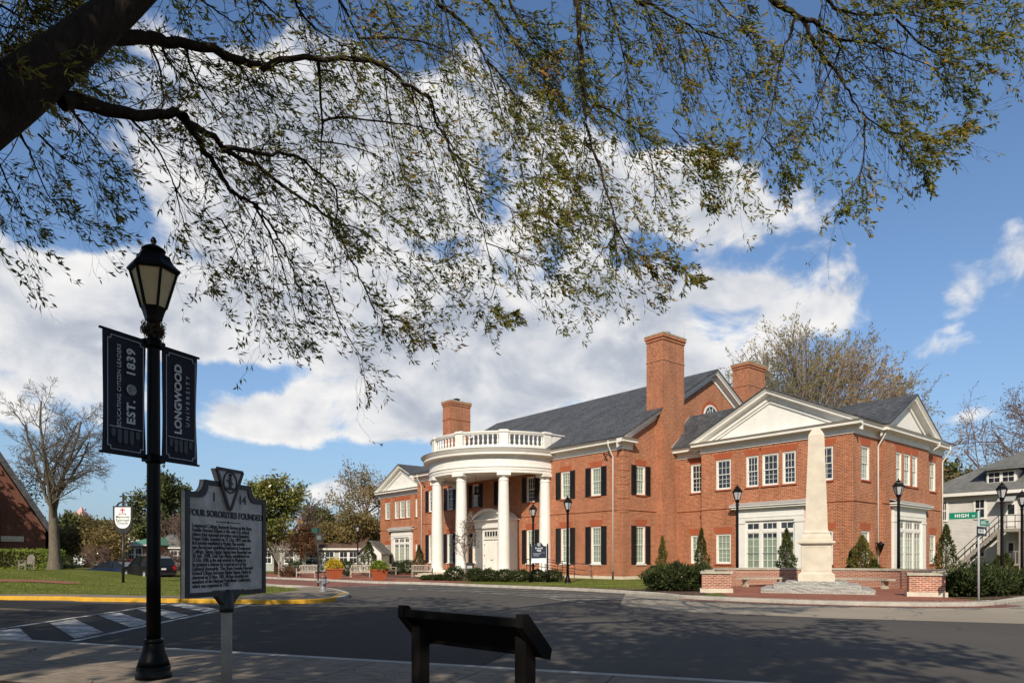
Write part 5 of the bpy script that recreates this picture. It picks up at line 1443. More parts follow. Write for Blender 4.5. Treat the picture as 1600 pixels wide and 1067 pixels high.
def unit(v): return v / max(np.linalg.norm(v), 1e-9)
def rand_perp(d):
    v = np.cross(d, NR.normal(size=3)); return unit(v)
def grow(T, anchors, p, d, L, r, lvl, cfg):
    nl = cfg['levels']; seg = cfg.get('seg', [6, 5, 4, 3, 3])[lvl]
    P = [p]; dd = unit(d); step = L / seg; wob = cfg['wob'][lvl]; upb = cfg['up'][lvl]; wind = np.array(cfg.get('wind', (0, 0, 0)))
    for i in range(seg):
        dd = unit(dd + NR.normal(size=3) * wob + np.array([0, 0, upb]) + wind * lvl * .3); P.append(P[-1] + dd * step)
    P = np.array(P); tr = cfg.get('taper', .45) if lvl < nl - 1 else .3
    R_ = r * (1 - (1 - tr) * np.linspace(0, 1, seg + 1))
    if lvl == 0 and cfg.get('flare'): R_[0] *= cfg['flare']
    T.add(P, np.maximum(R_, cfg.get('rmin', .004)), 8 if lvl == 0 else (6 if lvl == 1 else (4 if lvl == 2 else 3)))
    if lvl >= nl - cfg.get('leafdepth', 1):
        for q in np.linspace(.25, 1, cfg.get('per', 4)):
            f = q * seg; i = min(int(f), seg - 1); anchors.append((P[i] + (P[i + 1] - P[i]) * (f - i), unit(P[i + 1] - P[i])))
    if lvl + 1 < nl:
        n = cfg['n'][lvl]; t0 = cfg['start'][lvl]
        for k in range(n):
            t = t0 + (1 - t0) * (k + NR.uniform(.2, .9)) / n; f = t * seg; i = min(int(f), seg - 1)
            q = P[i] + (P[i + 1] - P[i]) * (f - i); base = unit(P[i + 1] - P[i])
            ang = R(cfg['ang'][lvl] * NR.uniform(.7, 1.3)); c = unit(base * math.cos(ang) + rand_perp(base) * math.sin(ang))
            grow(T, anchors, q, c, L * cfg['ratio'][lvl] * NR.uniform(.75, 1.2) * (1.15 - .45 * t), R_[i] * cfg.get('rr', .6) * NR.uniform(.7, 1), lvl + 1, cfg)
def tree(name, px, Y, z0, cfg, label, group=None, H=None, Lmat=None, bark='bark_brown', nleaf=3, lsize=(.2, .1), spread=.25, cat='tree', twig=None, tonebias=0.0, lean=(0, 0, 1), seed=1):
    global NR
    NR = np.random.default_rng(seed)
    root = tag(empty(name, ((px - 800) / FPX * Y, Y, z0)), label, cat, group)
    T = Tubes(); A = []
    grow(T, A, np.zeros(3), unit(np.array(lean, float)), H[0], H[1], 0, cfg)
    T.obj('trunk', M[bark], root)
    if Lmat and A:
        C = np.array([a[0] for a in A]); D = np.array([a[1] for a in A])
        C = np.repeat(C, nleaf, 0); D = np.repeat(D, nleaf, 0); n = len(C)
        clump = .5 + .5 * np.sin(C[:, 0] * 1.1 + 2 * np.sin(C[:, 2] * .9) + C[:, 1] * .8)
        C = C + NR.normal(size=(n, 3)) * spread; D = D + NR.normal(size=(n, 3)) * .9
        leaves('crown', M[Lmat], root, C, D, lsize[0] * NR.uniform(.6, 1.3, n), lsize[1] * NR.uniform(.7, 1.3, n), np.clip(clump * .6 + NR.normal(0, .22, n) + .2 + tonebias, 0, 1))
    return root
def bush(name, loc, rad, n, size, mat, label, cat='shrub', group=None, shape='ball', seed=1, stems=4, spiky=.0, parent=None, bark='bark_brown'):
    """leafy shrub: short stems, leaves scattered through an uneven crown"""
    global NR
    NR = np.random.default_rng(seed)
    if parent is None: root = tag(empty(name, loc), label, cat, group)
    else: root = parent
    rx, ry, rz = rad; T = Tubes(); off = np.array(loc if False else (0, 0, 0))
    for k in range(stems):
        a = NR.uniform(0, 6.28); q = NR.uniform(.1, .55)
        e = np.array([rx * q * math.cos(a), ry * q * math.sin(a), rz * NR.uniform(1.0, 1.5)])
        if shape == 'column': e[:2] *= .3
        T.add([np.array([e[0] * .15, e[1] * .15, 0]), e * .5 + NR.normal(size=3) * .02, e], [.03 * rz, .02 * rz, .008 * rz], 5)
    if parent is None: T.obj('stem', M[bark], root)
    d = NR.normal(size=(n, 3)); d /= np.linalg.norm(d, axis=1, keepdims=True)
    rr = NR.uniform(.35, 1.0, n) ** .45
    ph = NR.uniform(0, 6.28, 6)
    lump = 1 + .16 * np.sin(d[:, 0] * 5 + ph[0]) * np.sin(d[:, 2] * 6 + ph[1]) + .12 * np.sin(d[:, 1] * 7 + ph[2] + d[:, 2] * 4)
    if shape == 'ball': C = d * np.array([rx, ry, rz]) * (rr * lump)[:, None] + np.array([0, 0, rz])
    elif shape == 'column':
        u = NR.uniform(0, 1, n); a = NR.uniform(0, 6.28, n)
        prof = np.where(u < .25, .55 + 1.8 * u, np.maximum(0, 1 - ((u - .25) / .75) ** 1.35)) * (1 + .2 * np.sin(u * 21 + ph[0] + 2 * np.sin(a + ph[1])) + .15 * np.sin(a * 3 + u * 9 + ph[2]))
        C = np.stack([rx * prof * rr * np.cos(a), ry * prof * rr * np.sin(a), .04 * rz + u * 2 * rz], 1); d = np.stack([np.cos(a) * .5, np.sin(a) * .5, np.full(n, 1.0)], 1)
    elif shape == 'box':
        C = NR.uniform(-1, 1, (n, 3)); k = NR.integers(0, 3, n); C[np.arange(n), k] = np.sign(C[np.arange(n), k]) * NR.uniform(.8, 1.0, n)
        C = np.sign(C) * np.abs(C) ** .85; C[:, 2] = np.maximum(C[:, 2], -.98); nrm = np.maximum(1, (np.abs(C) ** 6).sum(1) ** (1 / 6)); C = C / nrm[:, None] * np.array([rx, ry, rz]) * lump[:, None] ** .35 + np.array([0, 0, rz])
    elif shape == 'pot':
        d[:, 2] = np.abs(d[:, 2]); C = d * np.array([rx, ry, rz]) * (rr * lump)[:, None]
    D = d + NR.normal(size=(n, 3)) * .7 + np.array([0, 0, spiky])
    clump = .5 + .5 * np.sin(C[:, 0] * 4 / rx + ph[3]) * np.sin(C[:, 2] * 5 / rz + ph[4])
    tone = np.clip(.45 * clump + NR.normal(.25, .2, n), 0, 1)
    if parent is not None: C = C + np.array(loc)
    leaves('crown' if parent is None else 'plant', M[mat], root, C, D, size * NR.uniform(.6, 1.4, n), size * .45 * NR.uniform(.7, 1.3, n), tone)
    return root

# --- trees of the middle and far distance
BARE = dict(levels=5, n=[5, 6, 5, 5], start=[.45, .2, .2, .2], ang=[34, 42, 42, 40], ratio=[.75, .6, .55, .5], wob=[.05, .12, .16, .2, .22], up=[.05, .07, .03, .0, 0], rr=.62, rmin=.012, flare=1.3, per=3)
t = tree('bare_tree', 86, 50, .66, dict(BARE, levels=6, seg=[6, 7, 5, 4, 3, 3], n=[7, 9, 6, 5, 3], start=[.5, .12, .15, .2, .2], ang=[22, 46, 40, 40, 40], ratio=[1.22, .42, .55, .5, .6], rr=.56, up=[.02, .06, .04, .0, 0, 0], wob=[.03, .08, .14, .2, .22, .2], rmin=.009), 'large bare pale-barked tree on the lawn beside the wooden bench', H=(6.4, .42), bark='bark_grey', seed=4)
tree('bare_tree', 8, 60, .4, dict(BARE, levels=4), 'brownish half-bare tree beside the church roof at the left edge', H=(6.0, .2), Lmat='rust_leaf', nleaf=2, lsize=(.22, .12), spread=.3, bark='twig_red', seed=9)
def fan_tree(px, Y, rx, zc, rz, n, label, seed):
    """many slim limbs fanning up from a short trunk into one round dome"""
    global NR
    NR = np.random.default_rng(seed)
    root = tag(empty('fan_tree', ((px - 800) / FPX * Y, Y, 0)), label, 'tree')
    T = Tubes(); C, D = [], []
    T.add([(0, 0, 0), (.1, 0, 2.5), (0, .1, 5.0)], [.75, .55, .5], 10)
    mains = []
    def dome():
        a = NR.uniform(0, 6.28); u = NR.uniform(0, 1) ** .62; th = u * R(112)
        k = 1 + .09 * math.sin(3 * a + 1) * math.sin(2.5 * th) + .06 * math.sin(5 * a)
        return np.array([rx * math.sin(th) * math.cos(a) * k, rx * .8 * math.sin(th) * math.sin(a) * k, zc + rz * math.cos(th) * k])
    for i in range(20):
        e = dome(); b = np.array([0, 0, NR.uniform(3.2, 5.2)]); mid = b + (e - b) * .5; mid[:2] *= .72; mid[2] += .04 * np.linalg.norm(e - b)
        P = cr3([b, b * .4 + mid * .6, mid, e], 4); T.add(P, np.linspace(.26, .03, len(P)), 6); mains.append(P)
    for i in range(n):
        e = dome() * np.array([1, 1, 1]); e = np.array([0, 0, zc]) + (e - np.array([0, 0, zc])) * NR.uniform(.72, 1.02)
        j = int(np.argmin([np.linalg.norm(P[-1] - e) + NR.uniform(0, 2.5) for P in mains])); P0 = mains[j]; k = NR.integers(4, len(P0) - 3); b = P0[k]
        tg = unit(P0[k + 1] - P0[k]); mid = (b + e) / 2 + tg * .16 * np.linalg.norm(e - b)
        P = cr3([b, mid, e], 3); T.add(P, np.linspace(.075, .022, len(P)), 4)
        for q in range(9):
            t = NR.uniform(.35, 1.0); f = min(t, .999) * (len(P) - 1); ii = int(f); p = P[ii] + (P[ii + 1] - P[ii]) * (f - ii); d = unit(unit(P[ii + 1] - P[ii]) * 1.2 + rand_perp(tg) * .55 + np.array([0, 0, .15])); L = NR.uniform(.9, 2.4)
            p1 = p + d * L * .5; d2 = unit(d + NR.normal(size=3) * .25 + np.array([0, 0, .1])); p2 = p1 + d2 * L * .5; T.add([p, p1, p2], [.022, .016, .011], 3)
            for w in range(3):
                o = p + (p2 - p) * NR.uniform(.3, 1); dd = unit(d2 + rand_perp(d2) * .6); T.add([o, o + dd * NR.uniform(.4, .9)], [.012, .008], 3)
                C.append(o + dd * NR.uniform(.2, .9)); D.append(dd)
            C += [p2, (p1 + p2) / 2]; D += [d2, d2]
    T.obj('trunk', M['twig_grey'], root)
    C = np.array(C); D = np.array(D) + NR.normal(size=(len(D), 3)) * .6; m = len(C)
    tn = .35 + .4 * np.sin(C[:, 0] * .35 + .6) * np.sin(C[:, 2] * .4) + .02 * C[:, 0] + NR.normal(0, .2, m)
    leaves('crown', M['far_leaf'], root, C, D, .42 * NR.uniform(.6, 1.3, m), .13 * NR.uniform(.6, 1.3, m), np.clip(tn, 0, 1))
def cr3(P, k):
    P = np.asarray(P, float); out = []
    for i in range(len(P) - 1):
        p0, p1, p2, p3 = P[max(i - 1, 0)], P[i], P[i + 1], P[min(i + 2, len(P) - 1)]
        for j in range(k):
            t = j / k; out.append(.5 * (2 * p1 + (p2 - p0) * t + (2 * p0 - 5 * p1 + 4 * p2 - p3) * t * t + (3 * p1 - p0 - 3 * p2 + p3) * t ** 3))
    out.append(P[-1]); return np.array(out)
fan_tree(1262, 76, 13.6, 13.4, 12.6, 520, 'huge fan-shaped tree with thin yellow-brown foliage rising behind the right wing', 21)
tree('bare_tree', 1640, 78, 0, dict(BARE, n=[9, 7, 6, 4], start=[.3, .15, .15, .15], ang=[62, 42, 42, 40], ratio=[.85, .55, .55, .5], up=[.0, .06, .03, .02, 0], rmin=.02), 'spreading bare tree above the grey house roof at the right', H=(14.5, .5), Lmat='rust_leaf', nleaf=1, lsize=(.22, .12), spread=.3, bark='twig_red', seed=13)
tree('bare_tree', 1575, 95, 0, dict(BARE, levels=4, rmin=.025), 'smaller bare reddish tree behind the grey house dormer', H=(9, .3), Lmat='rust_leaf', nleaf=2, lsize=(.3, .15), spread=.4, bark='twig_red', seed=3)
PINE = dict(levels=3, n=[26, 7], start=[.32, .3], ang=[72, 45], ratio=[.30, .4], wob=[.02, .08, .15], up=[0, .05, .02], rr=.3, rmin=.015, per=6)
for i, (px, Y, H_, lab) in enumerate(((1480, 88, 12.2, 'dark evergreen showing beyond the right end of the brick hall'), (1517, 96, 12.0, 'low dark evergreen top behind the grey house roof'), (232, 112, 11.6, 'tall pine just left of the black lamp post'), (272, 110, 13.0, 'tall pine between the lamp post and the grey marker'), (112, 108, 7.2, 'dark pine behind the pale bare tree'), (158, 118, 6.6, 'small dark evergreen left of the church sign'))):
    tree('pine_tree', px, Y, 0, PINE, lab, 'pines in the distance', H=(H_, .3), Lmat='pine_leaf', nleaf=6, lsize=(.7, .3), spread=.45, seed=30 + i)
BROAD = dict(levels=4, n=[6, 6, 5], start=[.35, .2, .2], ang=[45, 45, 45], ratio=[.7, .6, .5], wob=[.04, .12, .16, .2], up=[.03, .05, .02, 0], rr=.6, rmin=.015, per=4)
tree('magnolia_tree', 432, 62, 0, dict(BROAD, n=[9, 7, 5], start=[.12, .15, .2], ang=[50, 45, 45], ratio=[.45, .55, .5]), 'glossy green magnolia standing right of the grey marker', H=(7.2, .22), Lmat='magnolia_leaf', nleaf=7, lsize=(.30, .14), spread=.3, seed=41)
tree('magnolia_tree', 412, 60, 0, dict(BROAD, n=[8, 6, 5], start=[.3, .15, .2], ratio=[.34, .55, .5]), 'tall yellowish-green leafy tree rising over the marker shoulder', H=(7.0, .2), Lmat='magnolia_leaf', nleaf=5, lsize=(.30, .14), spread=.25, seed=42, tonebias=.25)
tree('bare_tree', 462, 82, 0, dict(BARE, levels=5, rmin=.018), 'reddish bare tree behind the pale house with brown roof', H=(6.0, .28), bark='twig_red', seed=44)
tree('rusty_tree', 470, 74, 0, BROAD, 'low rust-leaved tree above the pale house roof', H=(3.4, .16), Lmat='rust_leaf', nleaf=4, lsize=(.26, .14), spread=.3, bark='twig_red', seed=45)
tree('bare_tree', 436, 53, 0, dict(BARE, levels=4, n=[6, 6, 5], start=[.12, .2, .2], ang=[26, 30, 36], up=[.0, .08, .05, 0, 0], rmin=.010), 'small multi-stemmed bare tree beside the wooden bench', H=(1.9, .10), bark='twig_pale', seed=46)
tree('evergreen_tree', 527, 96, 0, BROAD, 'dark rounded evergreen in the gap left of the brick hall', H=(5.6, .25), Lmat='pine_leaf', nleaf=9, lsize=(.5, .25), spread=.5, seed=47)
tree('yellowing_tree', 566, 90, 0, dict(BROAD, levels=5, n=[7, 6, 5, 3], wob=[.04, .12, .16, .2, .2], up=[.03, .05, .02, 0, 0], ang=[42, 42, 42, 40], ratio=[.75, .6, .55, .5], start=[.3, .2, .2, .2], rmin=.02), 'tall yellowing tree with bare top just left of the left wing', H=(8.6, .4), Lmat='olive_leaf', nleaf=2, lsize=(.36, .17), spread=.35, seed=48, bark='twig_grey', tonebias=.2)
for i, (px, Y, hgt, lab) in enumerate(((520, 80, 4.0, 'olive-brown tree over the house roof, behind the left street lamps'), (556, 79, 4.6, 'olive-brown tree behind the two distant street lamps'), (574, 84, 4.4, 'olive-brown tree nearest the left corner of the hall'))):
    tree('olive_tree', px, Y, 0, BROAD, lab, 'olive-brown trees left of the hall', H=(hgt, .2), Lmat='olive_leaf', nleaf=6, lsize=(.34, .17), spread=.4, seed=50 + i)
for i, (px, Y, hgt, lab) in enumerate(((100, 66, 3.0, 'olive thicket tree just right of the bare trunk'), (140, 64, 3.2, 'olive thicket tree in front of the pink spire'), (172, 63, 3.0, 'olive thicket tree left of the church sign'), (20, 72, 4.2, 'olive tree behind the church corner'), (74, 70, 3.6, 'olive thicket tree left of the bare trunk'))):
    tree('olive_tree', px, Y, -.1, BROAD, lab, 'olive thicket behind the lawn', H=(hgt, .16), Lmat='olive_leaf', nleaf=7, lsize=(.28, .14), spread=.35, seed=60 + i)
for i, (px, Y, hgt, lab) in enumerate(((262, 100, 5.0, 'brown bare tree right of the black lamp post'), (292, 96, 5.0, 'brown bare tree behind the left edge of the marker'), (490, 105, 6.0, 'thin bare tree in the gap behind the corner sign post'))):
    tree('bare_tree', px, Y, 0, dict(BARE, rmin=.022), lab, H=(hgt, .25), bark='twig_red', seed=70 + i)
# twiggy round shrub, red bare bushes
for i, (px, Y, z, hgt, lab, bk) in enumerate(((158, 56, -.1, 1.7, 'round purple-brown twiggy bush left of the church sign', 'twig_red'), (265, 50, 0, 1.25, 'red-brown bare bush behind the black car', 'twig_red'), (287, 53, 0, 1.3, 'red-brown bare bush at the left edge of the marker', 'twig_red'), (240, 62, 0, 1.5, 'grey-brown bare bush behind the lamp post', 'twig_grey'))):
    tree('twiggy_bush', px, Y, z, dict(levels=4, n=[14, 9, 6], start=[.02, .2, .2], ang=[52, 35, 40], ratio=[1.0, .5, .5], wob=[.05, .12, .18, .2], up=[.02, .08, .04, 0], rr=.55, rmin=.010, per=2), lab, H=(hgt, .06), bark=bk, cat='bush', seed=80 + i)

tree('evergreen_tree', -270, 46, 0, dict(BROAD, n=[10, 7, 5], start=[.2, .15, .2], ang=[55, 45, 45], ratio=[.5, .55, .5]), 'unseen dense evergreen added beyond the left edge to shade the church wall', H=(11.5, .3), Lmat='magnolia_leaf', nleaf=7, lsize=(.45, .25), spread=.5, seed=97)  # out-of-view tree put in to cast shade on the church

# --- shrubs
def W2(px, Y): return (px - 800) / FPX * Y
col_spec = [(1035, 42.0, .11, .36, 1.32, 'gold_column_leaf', 'slim yellow-green column shrub against the gable wall'), (1096, 40.6, .11, .44, 1.52, 'column_leaf', 'slim dark column shrub at the left corner of the right wing'),
            (1229, 36.2, .3, .50, 1.32, 'column_leaf', 'dark column shrub before the big white window, left of the obelisk'), (1347, 35.4, .3, .75, 1.12, 'gold_column_leaf', 'broad golden column shrub right of the obelisk'),
            (1330, 36.0, .3, .26, .75, 'column_leaf', 'small dark column shrub beside the golden one'), (1366, 35.2, .3, .32, .55, 'column_leaf', 'short dark shrub right of the golden column shrub'),
            (1478, 35.6, .3, .58, 1.42, 'column_leaf', 'tall dark column shrub at the right end of the hall'), (655, 60.5, .11, .55, 1.25, 'column_leaf', 'dark column shrub at the left wing beside the downspout'), (576, 55.0, .1, .85, 1.30, 'column_leaf', 'cone-shaped evergreen left of the hall behind the bench')]
for i, (px, Y, z, r, hz, mt, lab) in enumerate(col_spec):
    bush('column_shrub', (W2(px, Y), Y, z), (r, r, hz), 2400, .12 if r < .6 else .15, mt, lab, group='column shrubs round the hall', shape='column', seed=100 + i, spiky=.6)
for i, (px, Y, r, hz, lab) in enumerate(((1030, 28.9, .66, .50, 'dark spiky shrub at the lawn corner, leftmost of three'), (1062, 28.4, .70, .56, 'dark spiky shrub in the middle of the three left of the brick pier'), (1094, 28.6, .62, .52, 'dark spiky shrub touching the left brick pier'),
        (1490, 24.6, .66, .44, 'dark spiky shrub touching the right brick pier'), (1520, 24.2, .72, .48, 'dark spiky shrub behind the street-sign post'), (1552, 24.8, .72, .49, 'dark spiky shrub right of the street-sign post'), (1582, 25.4, .64, .43, 'dark spiky shrub rightmost in the bed'), (1536, 27.6, .9, .55, 'dark spiky shrub in the back row of the right-hand bed'))):
    bush('spiky_shrub', (W2(px, Y), Y, .11), (r, r, hz), 2600, .14, 'shrub_leaf', lab, group='spiky shrubs beside the brick piers', seed=120 + i, spiky=1.1)
for i, (px, Y, r, hz, lab) in enumerate(((711, 42.0, .62, .42, 'clipped dark boxwood at the left of the bed below the columns'), (742, 41.2, .60, .38, 'boxwood below the white front door'), (764, 40.9, .55, .36, 'boxwood right of the front-door boxwood'), (788, 40.6, .60, .36, 'boxwood at the foot of the third column'), (812, 40.4, .62, .34, 'boxwood left of the navy sign'), (838, 40.6, .62, .33, 'boxwood behind the navy sign posts'), (864, 40.3, .58, .33, 'rightmost boxwood, by the lamp-post foot'),
        (688, 43.0, .6, .16, 'low ground-cover shrub at the kerb left of the boxwoods'), (672, 43.6, .6, .14, 'lowest ground-cover shrub beside the brick plaza'), (622, 59.8, .62, .55, 'round boxwood before the left wing window'), (636, 59.2, .62, .62, 'round boxwood beside the left wing downspout'), (611, 60.5, .5, .4, 'small round boxwood left of the pair at the left wing'), (543, 53.5, .62, .62, 'round green bush between yellow planter and bench'), (462, 54, .7, .6, 'round green bush left of the first wooden bench'))):
    bush('boxwood', (W2(px, Y), Y, .11), (r, r * .9, hz), 2800, .10, 'shrub_leaf' if i < 9 else 'hedge_leaf' if i in (9, 10, 11) and False else 'shrub_leaf', lab, group='boxwoods round the hall', seed=140 + i, spiky=.4)
bush('hedge', (W2(28, 52), 52, .6), (3.1, 1.2, .80), 7000, .13, 'hedge_leaf', 'bright green clipped hedge behind the round-backed bench', 'hedge', shape='box', seed=160)
bush('round_shrub', (W2(101, 53), 53, .55), (.9, .8, .55), 1500, .12, 'shrub_leaf', 'dark round shrub right of the bare tree trunk', seed=161)
for i, (px, Y, hz, lab) in enumerate(((1572, 40, .75, 'small cone shrub between the two right-hand lamp posts'), (1560, 46, .7, 'dark shrub in front of the grey house stairs'))):
    bush('column_shrub', (W2(px, Y), Y, .2), (.55, .55, hz), 1200, .13, 'column_leaf', lab, group='column shrubs round the hall', shape='column', seed=165 + i)
for i, (px, Y, hz) in enumerate(((448, 51.0, .35), (456, 52.0, .4), (442, 54, .45))):
    bush('rusty_shrub', (W2(px, Y), Y, .1), (.6, .5, hz), 700, .11, 'rust_leaf', ('low rusty shrub left of the first bench, in front', 'rusty shrub close to the first bench', 'rusty shrub under the small bare tree')[i], seed=170 + i)
# planting in the two pots belongs to the pots
bush('plant', (0, 0, .66), (.52, .52, .68), 1300, .13, 'yellow_leaf', '', shape='pot', seed=180, parent=POTS[0], spiky=.5)
bush('plant', (0, 0, .66), (.55, .55, .55), 1300, .14, 'hedge_leaf', '', shape='pot', seed=181, parent=POTS[1], spiky=.5)
tree('young_tree', 728, 43.0, .1, dict(levels=4, n=[12, 6, 4], start=[.22, .2, .2], ang=[36, 35, 40], ratio=[.42, .5, .5], wob=[.03, .08, .12, .2], up=[.0, .10, .05, 0], rr=.4, rmin=.008, per=2), 'slender young tree with few dark leaves in front of the columns', H=(3.3, .05), Lmat='rust_leaf', nleaf=1, lsize=(.10, .06), spread=.06, bark='twig_pale', seed=190, tonebias=-.4)

# --- grass blades on the lawns nearest the street
def blades(name, poly, n, zf, h, seed):
    rng = np.random.default_rng(seed); P = np.array(poly); lo, hi = P.min(0), P.max(0); out = []
    while len(out) < n:
        q = rng.uniform(lo, hi, (4000, 2)); ins = np.zeros(len(q), bool); j = len(P) - 1
        for i in range(len(P)):
            c = ((P[i, 1] > q[:, 1]) != (P[j, 1] > q[:, 1])) & (q[:, 0] < (P[j, 0] - P[i, 0]) * (q[:, 1] - P[i, 1]) / (P[j, 1] - P[i, 1] + 1e-12) + P[i, 0]); ins ^= c; j = i
        out.extend(q[ins].tolist())
    q = np.array(out[:n]); z = np.array([zf(x, y) for x, y in q]); a = rng.uniform(0, 6.28, n); hh = h * rng.uniform(.5, 1.3, n); w = .012
    b = np.stack([q[:, 0], q[:, 1], z], 1); s = np.stack([np.cos(a) * w, np.sin(a) * w, 0 * a], 1); tp = b + np.stack([rng.normal(0, .02, n), rng.normal(0, .02, n), hh], 1)
    V = np.stack([b - s, b + s, tp], 1).reshape(-1, 3); F = np.arange(3 * n).reshape(n, 3)
    cl = .5 + .5 * np.sin(q[:, 0] * 1.3 + np.sin(q[:, 1] * 1.7) * 2)
    o = np_mesh(name, M['grass_blade'], V, F, None, attr=np.clip(cl * .5 + rng.normal(.2, .2, n), 0, 1)); o['kind'] = 'stuff'
    o['label'] = 'short autumn grass with a few dry tufts'; return o
lp = [p for p in lawn_pts if p[0] > -34 and p[1] < 50]
if len(lp) > 3: blades('grass', lp + [(-22, 46), (-34, 46)], 42000, lambda x, y: .12 + mound(x, y), .06, 3)
g2 = offs([p for p in FCi if -1.2 <= p[0] <= 5.4], .75); g2b = offs([p for p in FCi if -1.2 <= p[0] <= 4.4], 9.5)
blades('grass', g2 + list(reversed(g2b)), 14000, lambda x, y: .10, .06, 4)
# fallen leaves along the kerb and pavement
rng = np.random.default_rng(8); pts = []
for pl, d, n in ((FC, -.25, 350), (NCr, -.2, 160), (NCr, .9, 60), (NCr, 3.3, 900), (FC, .6, 300)):
    q = [p for p in offs(pl, d) if -24 < p[0] < 20]
    for _ in range(n):
        i = rng.integers(0, max(len(q) - 1, 1)); u = rng.uniform(); a, b = q[i], q[min(i + 1, len(q) - 1)]
        pts.append((a[0] + (b[0] - a[0]) * u + rng.normal(0, .22), a[1] + (b[1] - a[1]) * u + rng.normal(0, .22), (.02 if d < 0 else .145) + rng.uniform(0, .01)))
C = np.array(pts); n = len(C); D = np.stack([rng.normal(size=n), rng.normal(size=n), rng.normal(0, .12, n)], 1)
lf = leaves('fallen_leaves', M['rust_leaf'], None, C, D, rng.uniform(.04, .08, n), rng.uniform(.012, .025, n), rng.uniform(0, 1, n)); lf['kind'] = 'stuff'; lf['label'] = 'dry brown leaves scattered along kerbs and pavement'

# ------------------------------------------------------------------ the big oak over the viewer
NR = np.random.default_rng(77)
oak = tag(empty('willow_oak', (-6.9, 4.9, .1)), 'great overhanging oak whose limbs and small drooping leaves fill the top of the view', 'tree')
OB = np.array([-6.9, 4.9, .1])
WT_, TW = Tubes(), Tubes()
LC, LD, LT = [], [], []
WIND = np.array([.40, .05, -.10])
def put_leaves(p, d, n, tone, sp=.05):
    for _ in range(n):
        LC.append(p + NR.normal(size=3) * sp); LD.append(unit(d * .7 + NR.normal(size=3) * .55 + WIND * 1.2)); LT.append(tone + NR.normal(0, .16))
def shoot(p, d, L, r, lv, dens, tone):
    seg = 4; P = [p]; dd = unit(d)
    for i in range(seg):
        dd = unit(dd + NR.normal(size=3) * .16 + np.array([0, 0, -.035]) + WIND * .16); P.append(P[-1] + dd * L / seg)
    P = np.array(P); TW.add(P, np.linspace(r, max(r * .35, .0012), seg + 1), 3)
    if lv < 2:
        n = NR.integers(3, 6) if lv == 0 else NR.integers(2, 4)
        for k in range(n):
            t = (k + NR.uniform(.3, 1)) / n; f = min(t, .999) * seg; i = int(f); q = P[i] + (P[i + 1] - P[i]) * (f - i); b = unit(P[i + 1] - P[i])
            a = R(NR.uniform(18, 46)); shoot(q, b * math.cos(a) + rand_perp(b) * math.sin(a), L * NR.uniform(.32, .55), r * .6, lv + 1, dens, tone)
    if lv >= 1 and NR.uniform() < min(1.0, .45 + .3 * dens):
        q = .2
        while q < 1.02:
            if NR.uniform() < .72 * dens:
                f = min(q, .999) * seg; i = int(f); put_leaves(P[i] + (P[i + 1] - P[i]) * (f - i), dd, 1, tone, .012)
            q += .040 / L
        if NR.uniform() < .7: put_leaves(P[-1], dd, 2 + int(dens * 1.5), tone, .014)
def guide(pts, r0, r1, dens=1.0, every=.15, L=(.4, 1.15), wood=True, t0=0.0, tone=None):
    dens *= .62 if sum(p[0] for p in pts) / len(pts) < 770 else .85
    W_ = np.array([at(*p) for p in pts]) - OB
    P = cr3(W_, 4); m = len(P)
    P[1:-1] += NR.normal(size=(m - 2, 3)) * min(.014, r0 * .25)
    rad = r0 * (r1 / r0) ** np.linspace(0, 1, m)
    if wood: (WT_ if r0 > .012 else TW).add(P, rad, 12 if r0 > .1 else (8 if r0 > .03 else 5))
    if wood and pts[0][1] <= 25 and pts[0][0] > 200 and pts[0][1] > -60: spring(P, r0)
    seg = np.linalg.norm(np.diff(P, axis=0), axis=1); cum = np.concatenate([[0], np.cumsum(seg)]); tot = cum[-1]
    s = tot * t0 + NR.uniform(0, every); tn = NR.uniform(.34, .70) if tone is None else tone
    while s < tot:
        i = min(np.searchsorted(cum, s) - 1, m - 2); i = max(i, 0); u = (s - cum[i]) / max(seg[i], 1e-6)
        p = P[i] + (P[i + 1] - P[i]) * u; d = unit(P[i + 1] - P[i]); fr = s / tot
        dirn = unit(d * .9 + rand_perp(d) * .8 + np.array([0, 0, -.28]) + WIND * .35)
        shoot(p, dirn, NR.uniform(*L) * (1.1 - .5 * fr), max(min(rad[i] * .4, .0065), .0022), 0, dens, tn + NR.normal(0, .10))
        s += every * .92 * NR.uniform(.6, 1.4)
    shoot(P[-1], unit(P[-1] - P[-2]), L[0] * .8, .003, 0, dens, tn)
    for _ in range(int(tot * 2.6)):   # bare twigs between the leafy sprays
        i = NR.integers(0, m - 1); shoot(P[i], unit(unit(P[i + 1] - P[i]) + rand_perp(unit(P[i + 1] - P[i])) * .9 + WIND * .3), NR.uniform(.3, .9), max(min(rad[i] * .4, .006), .0022), 0, .04, tn)
def line(px, y0, y1, r0=None, **k): guide([(a, b, y0 + (y1 - y0) * i / (len(px) - 1)) for i, (a, b) in enumerate(px)], r0, **k)

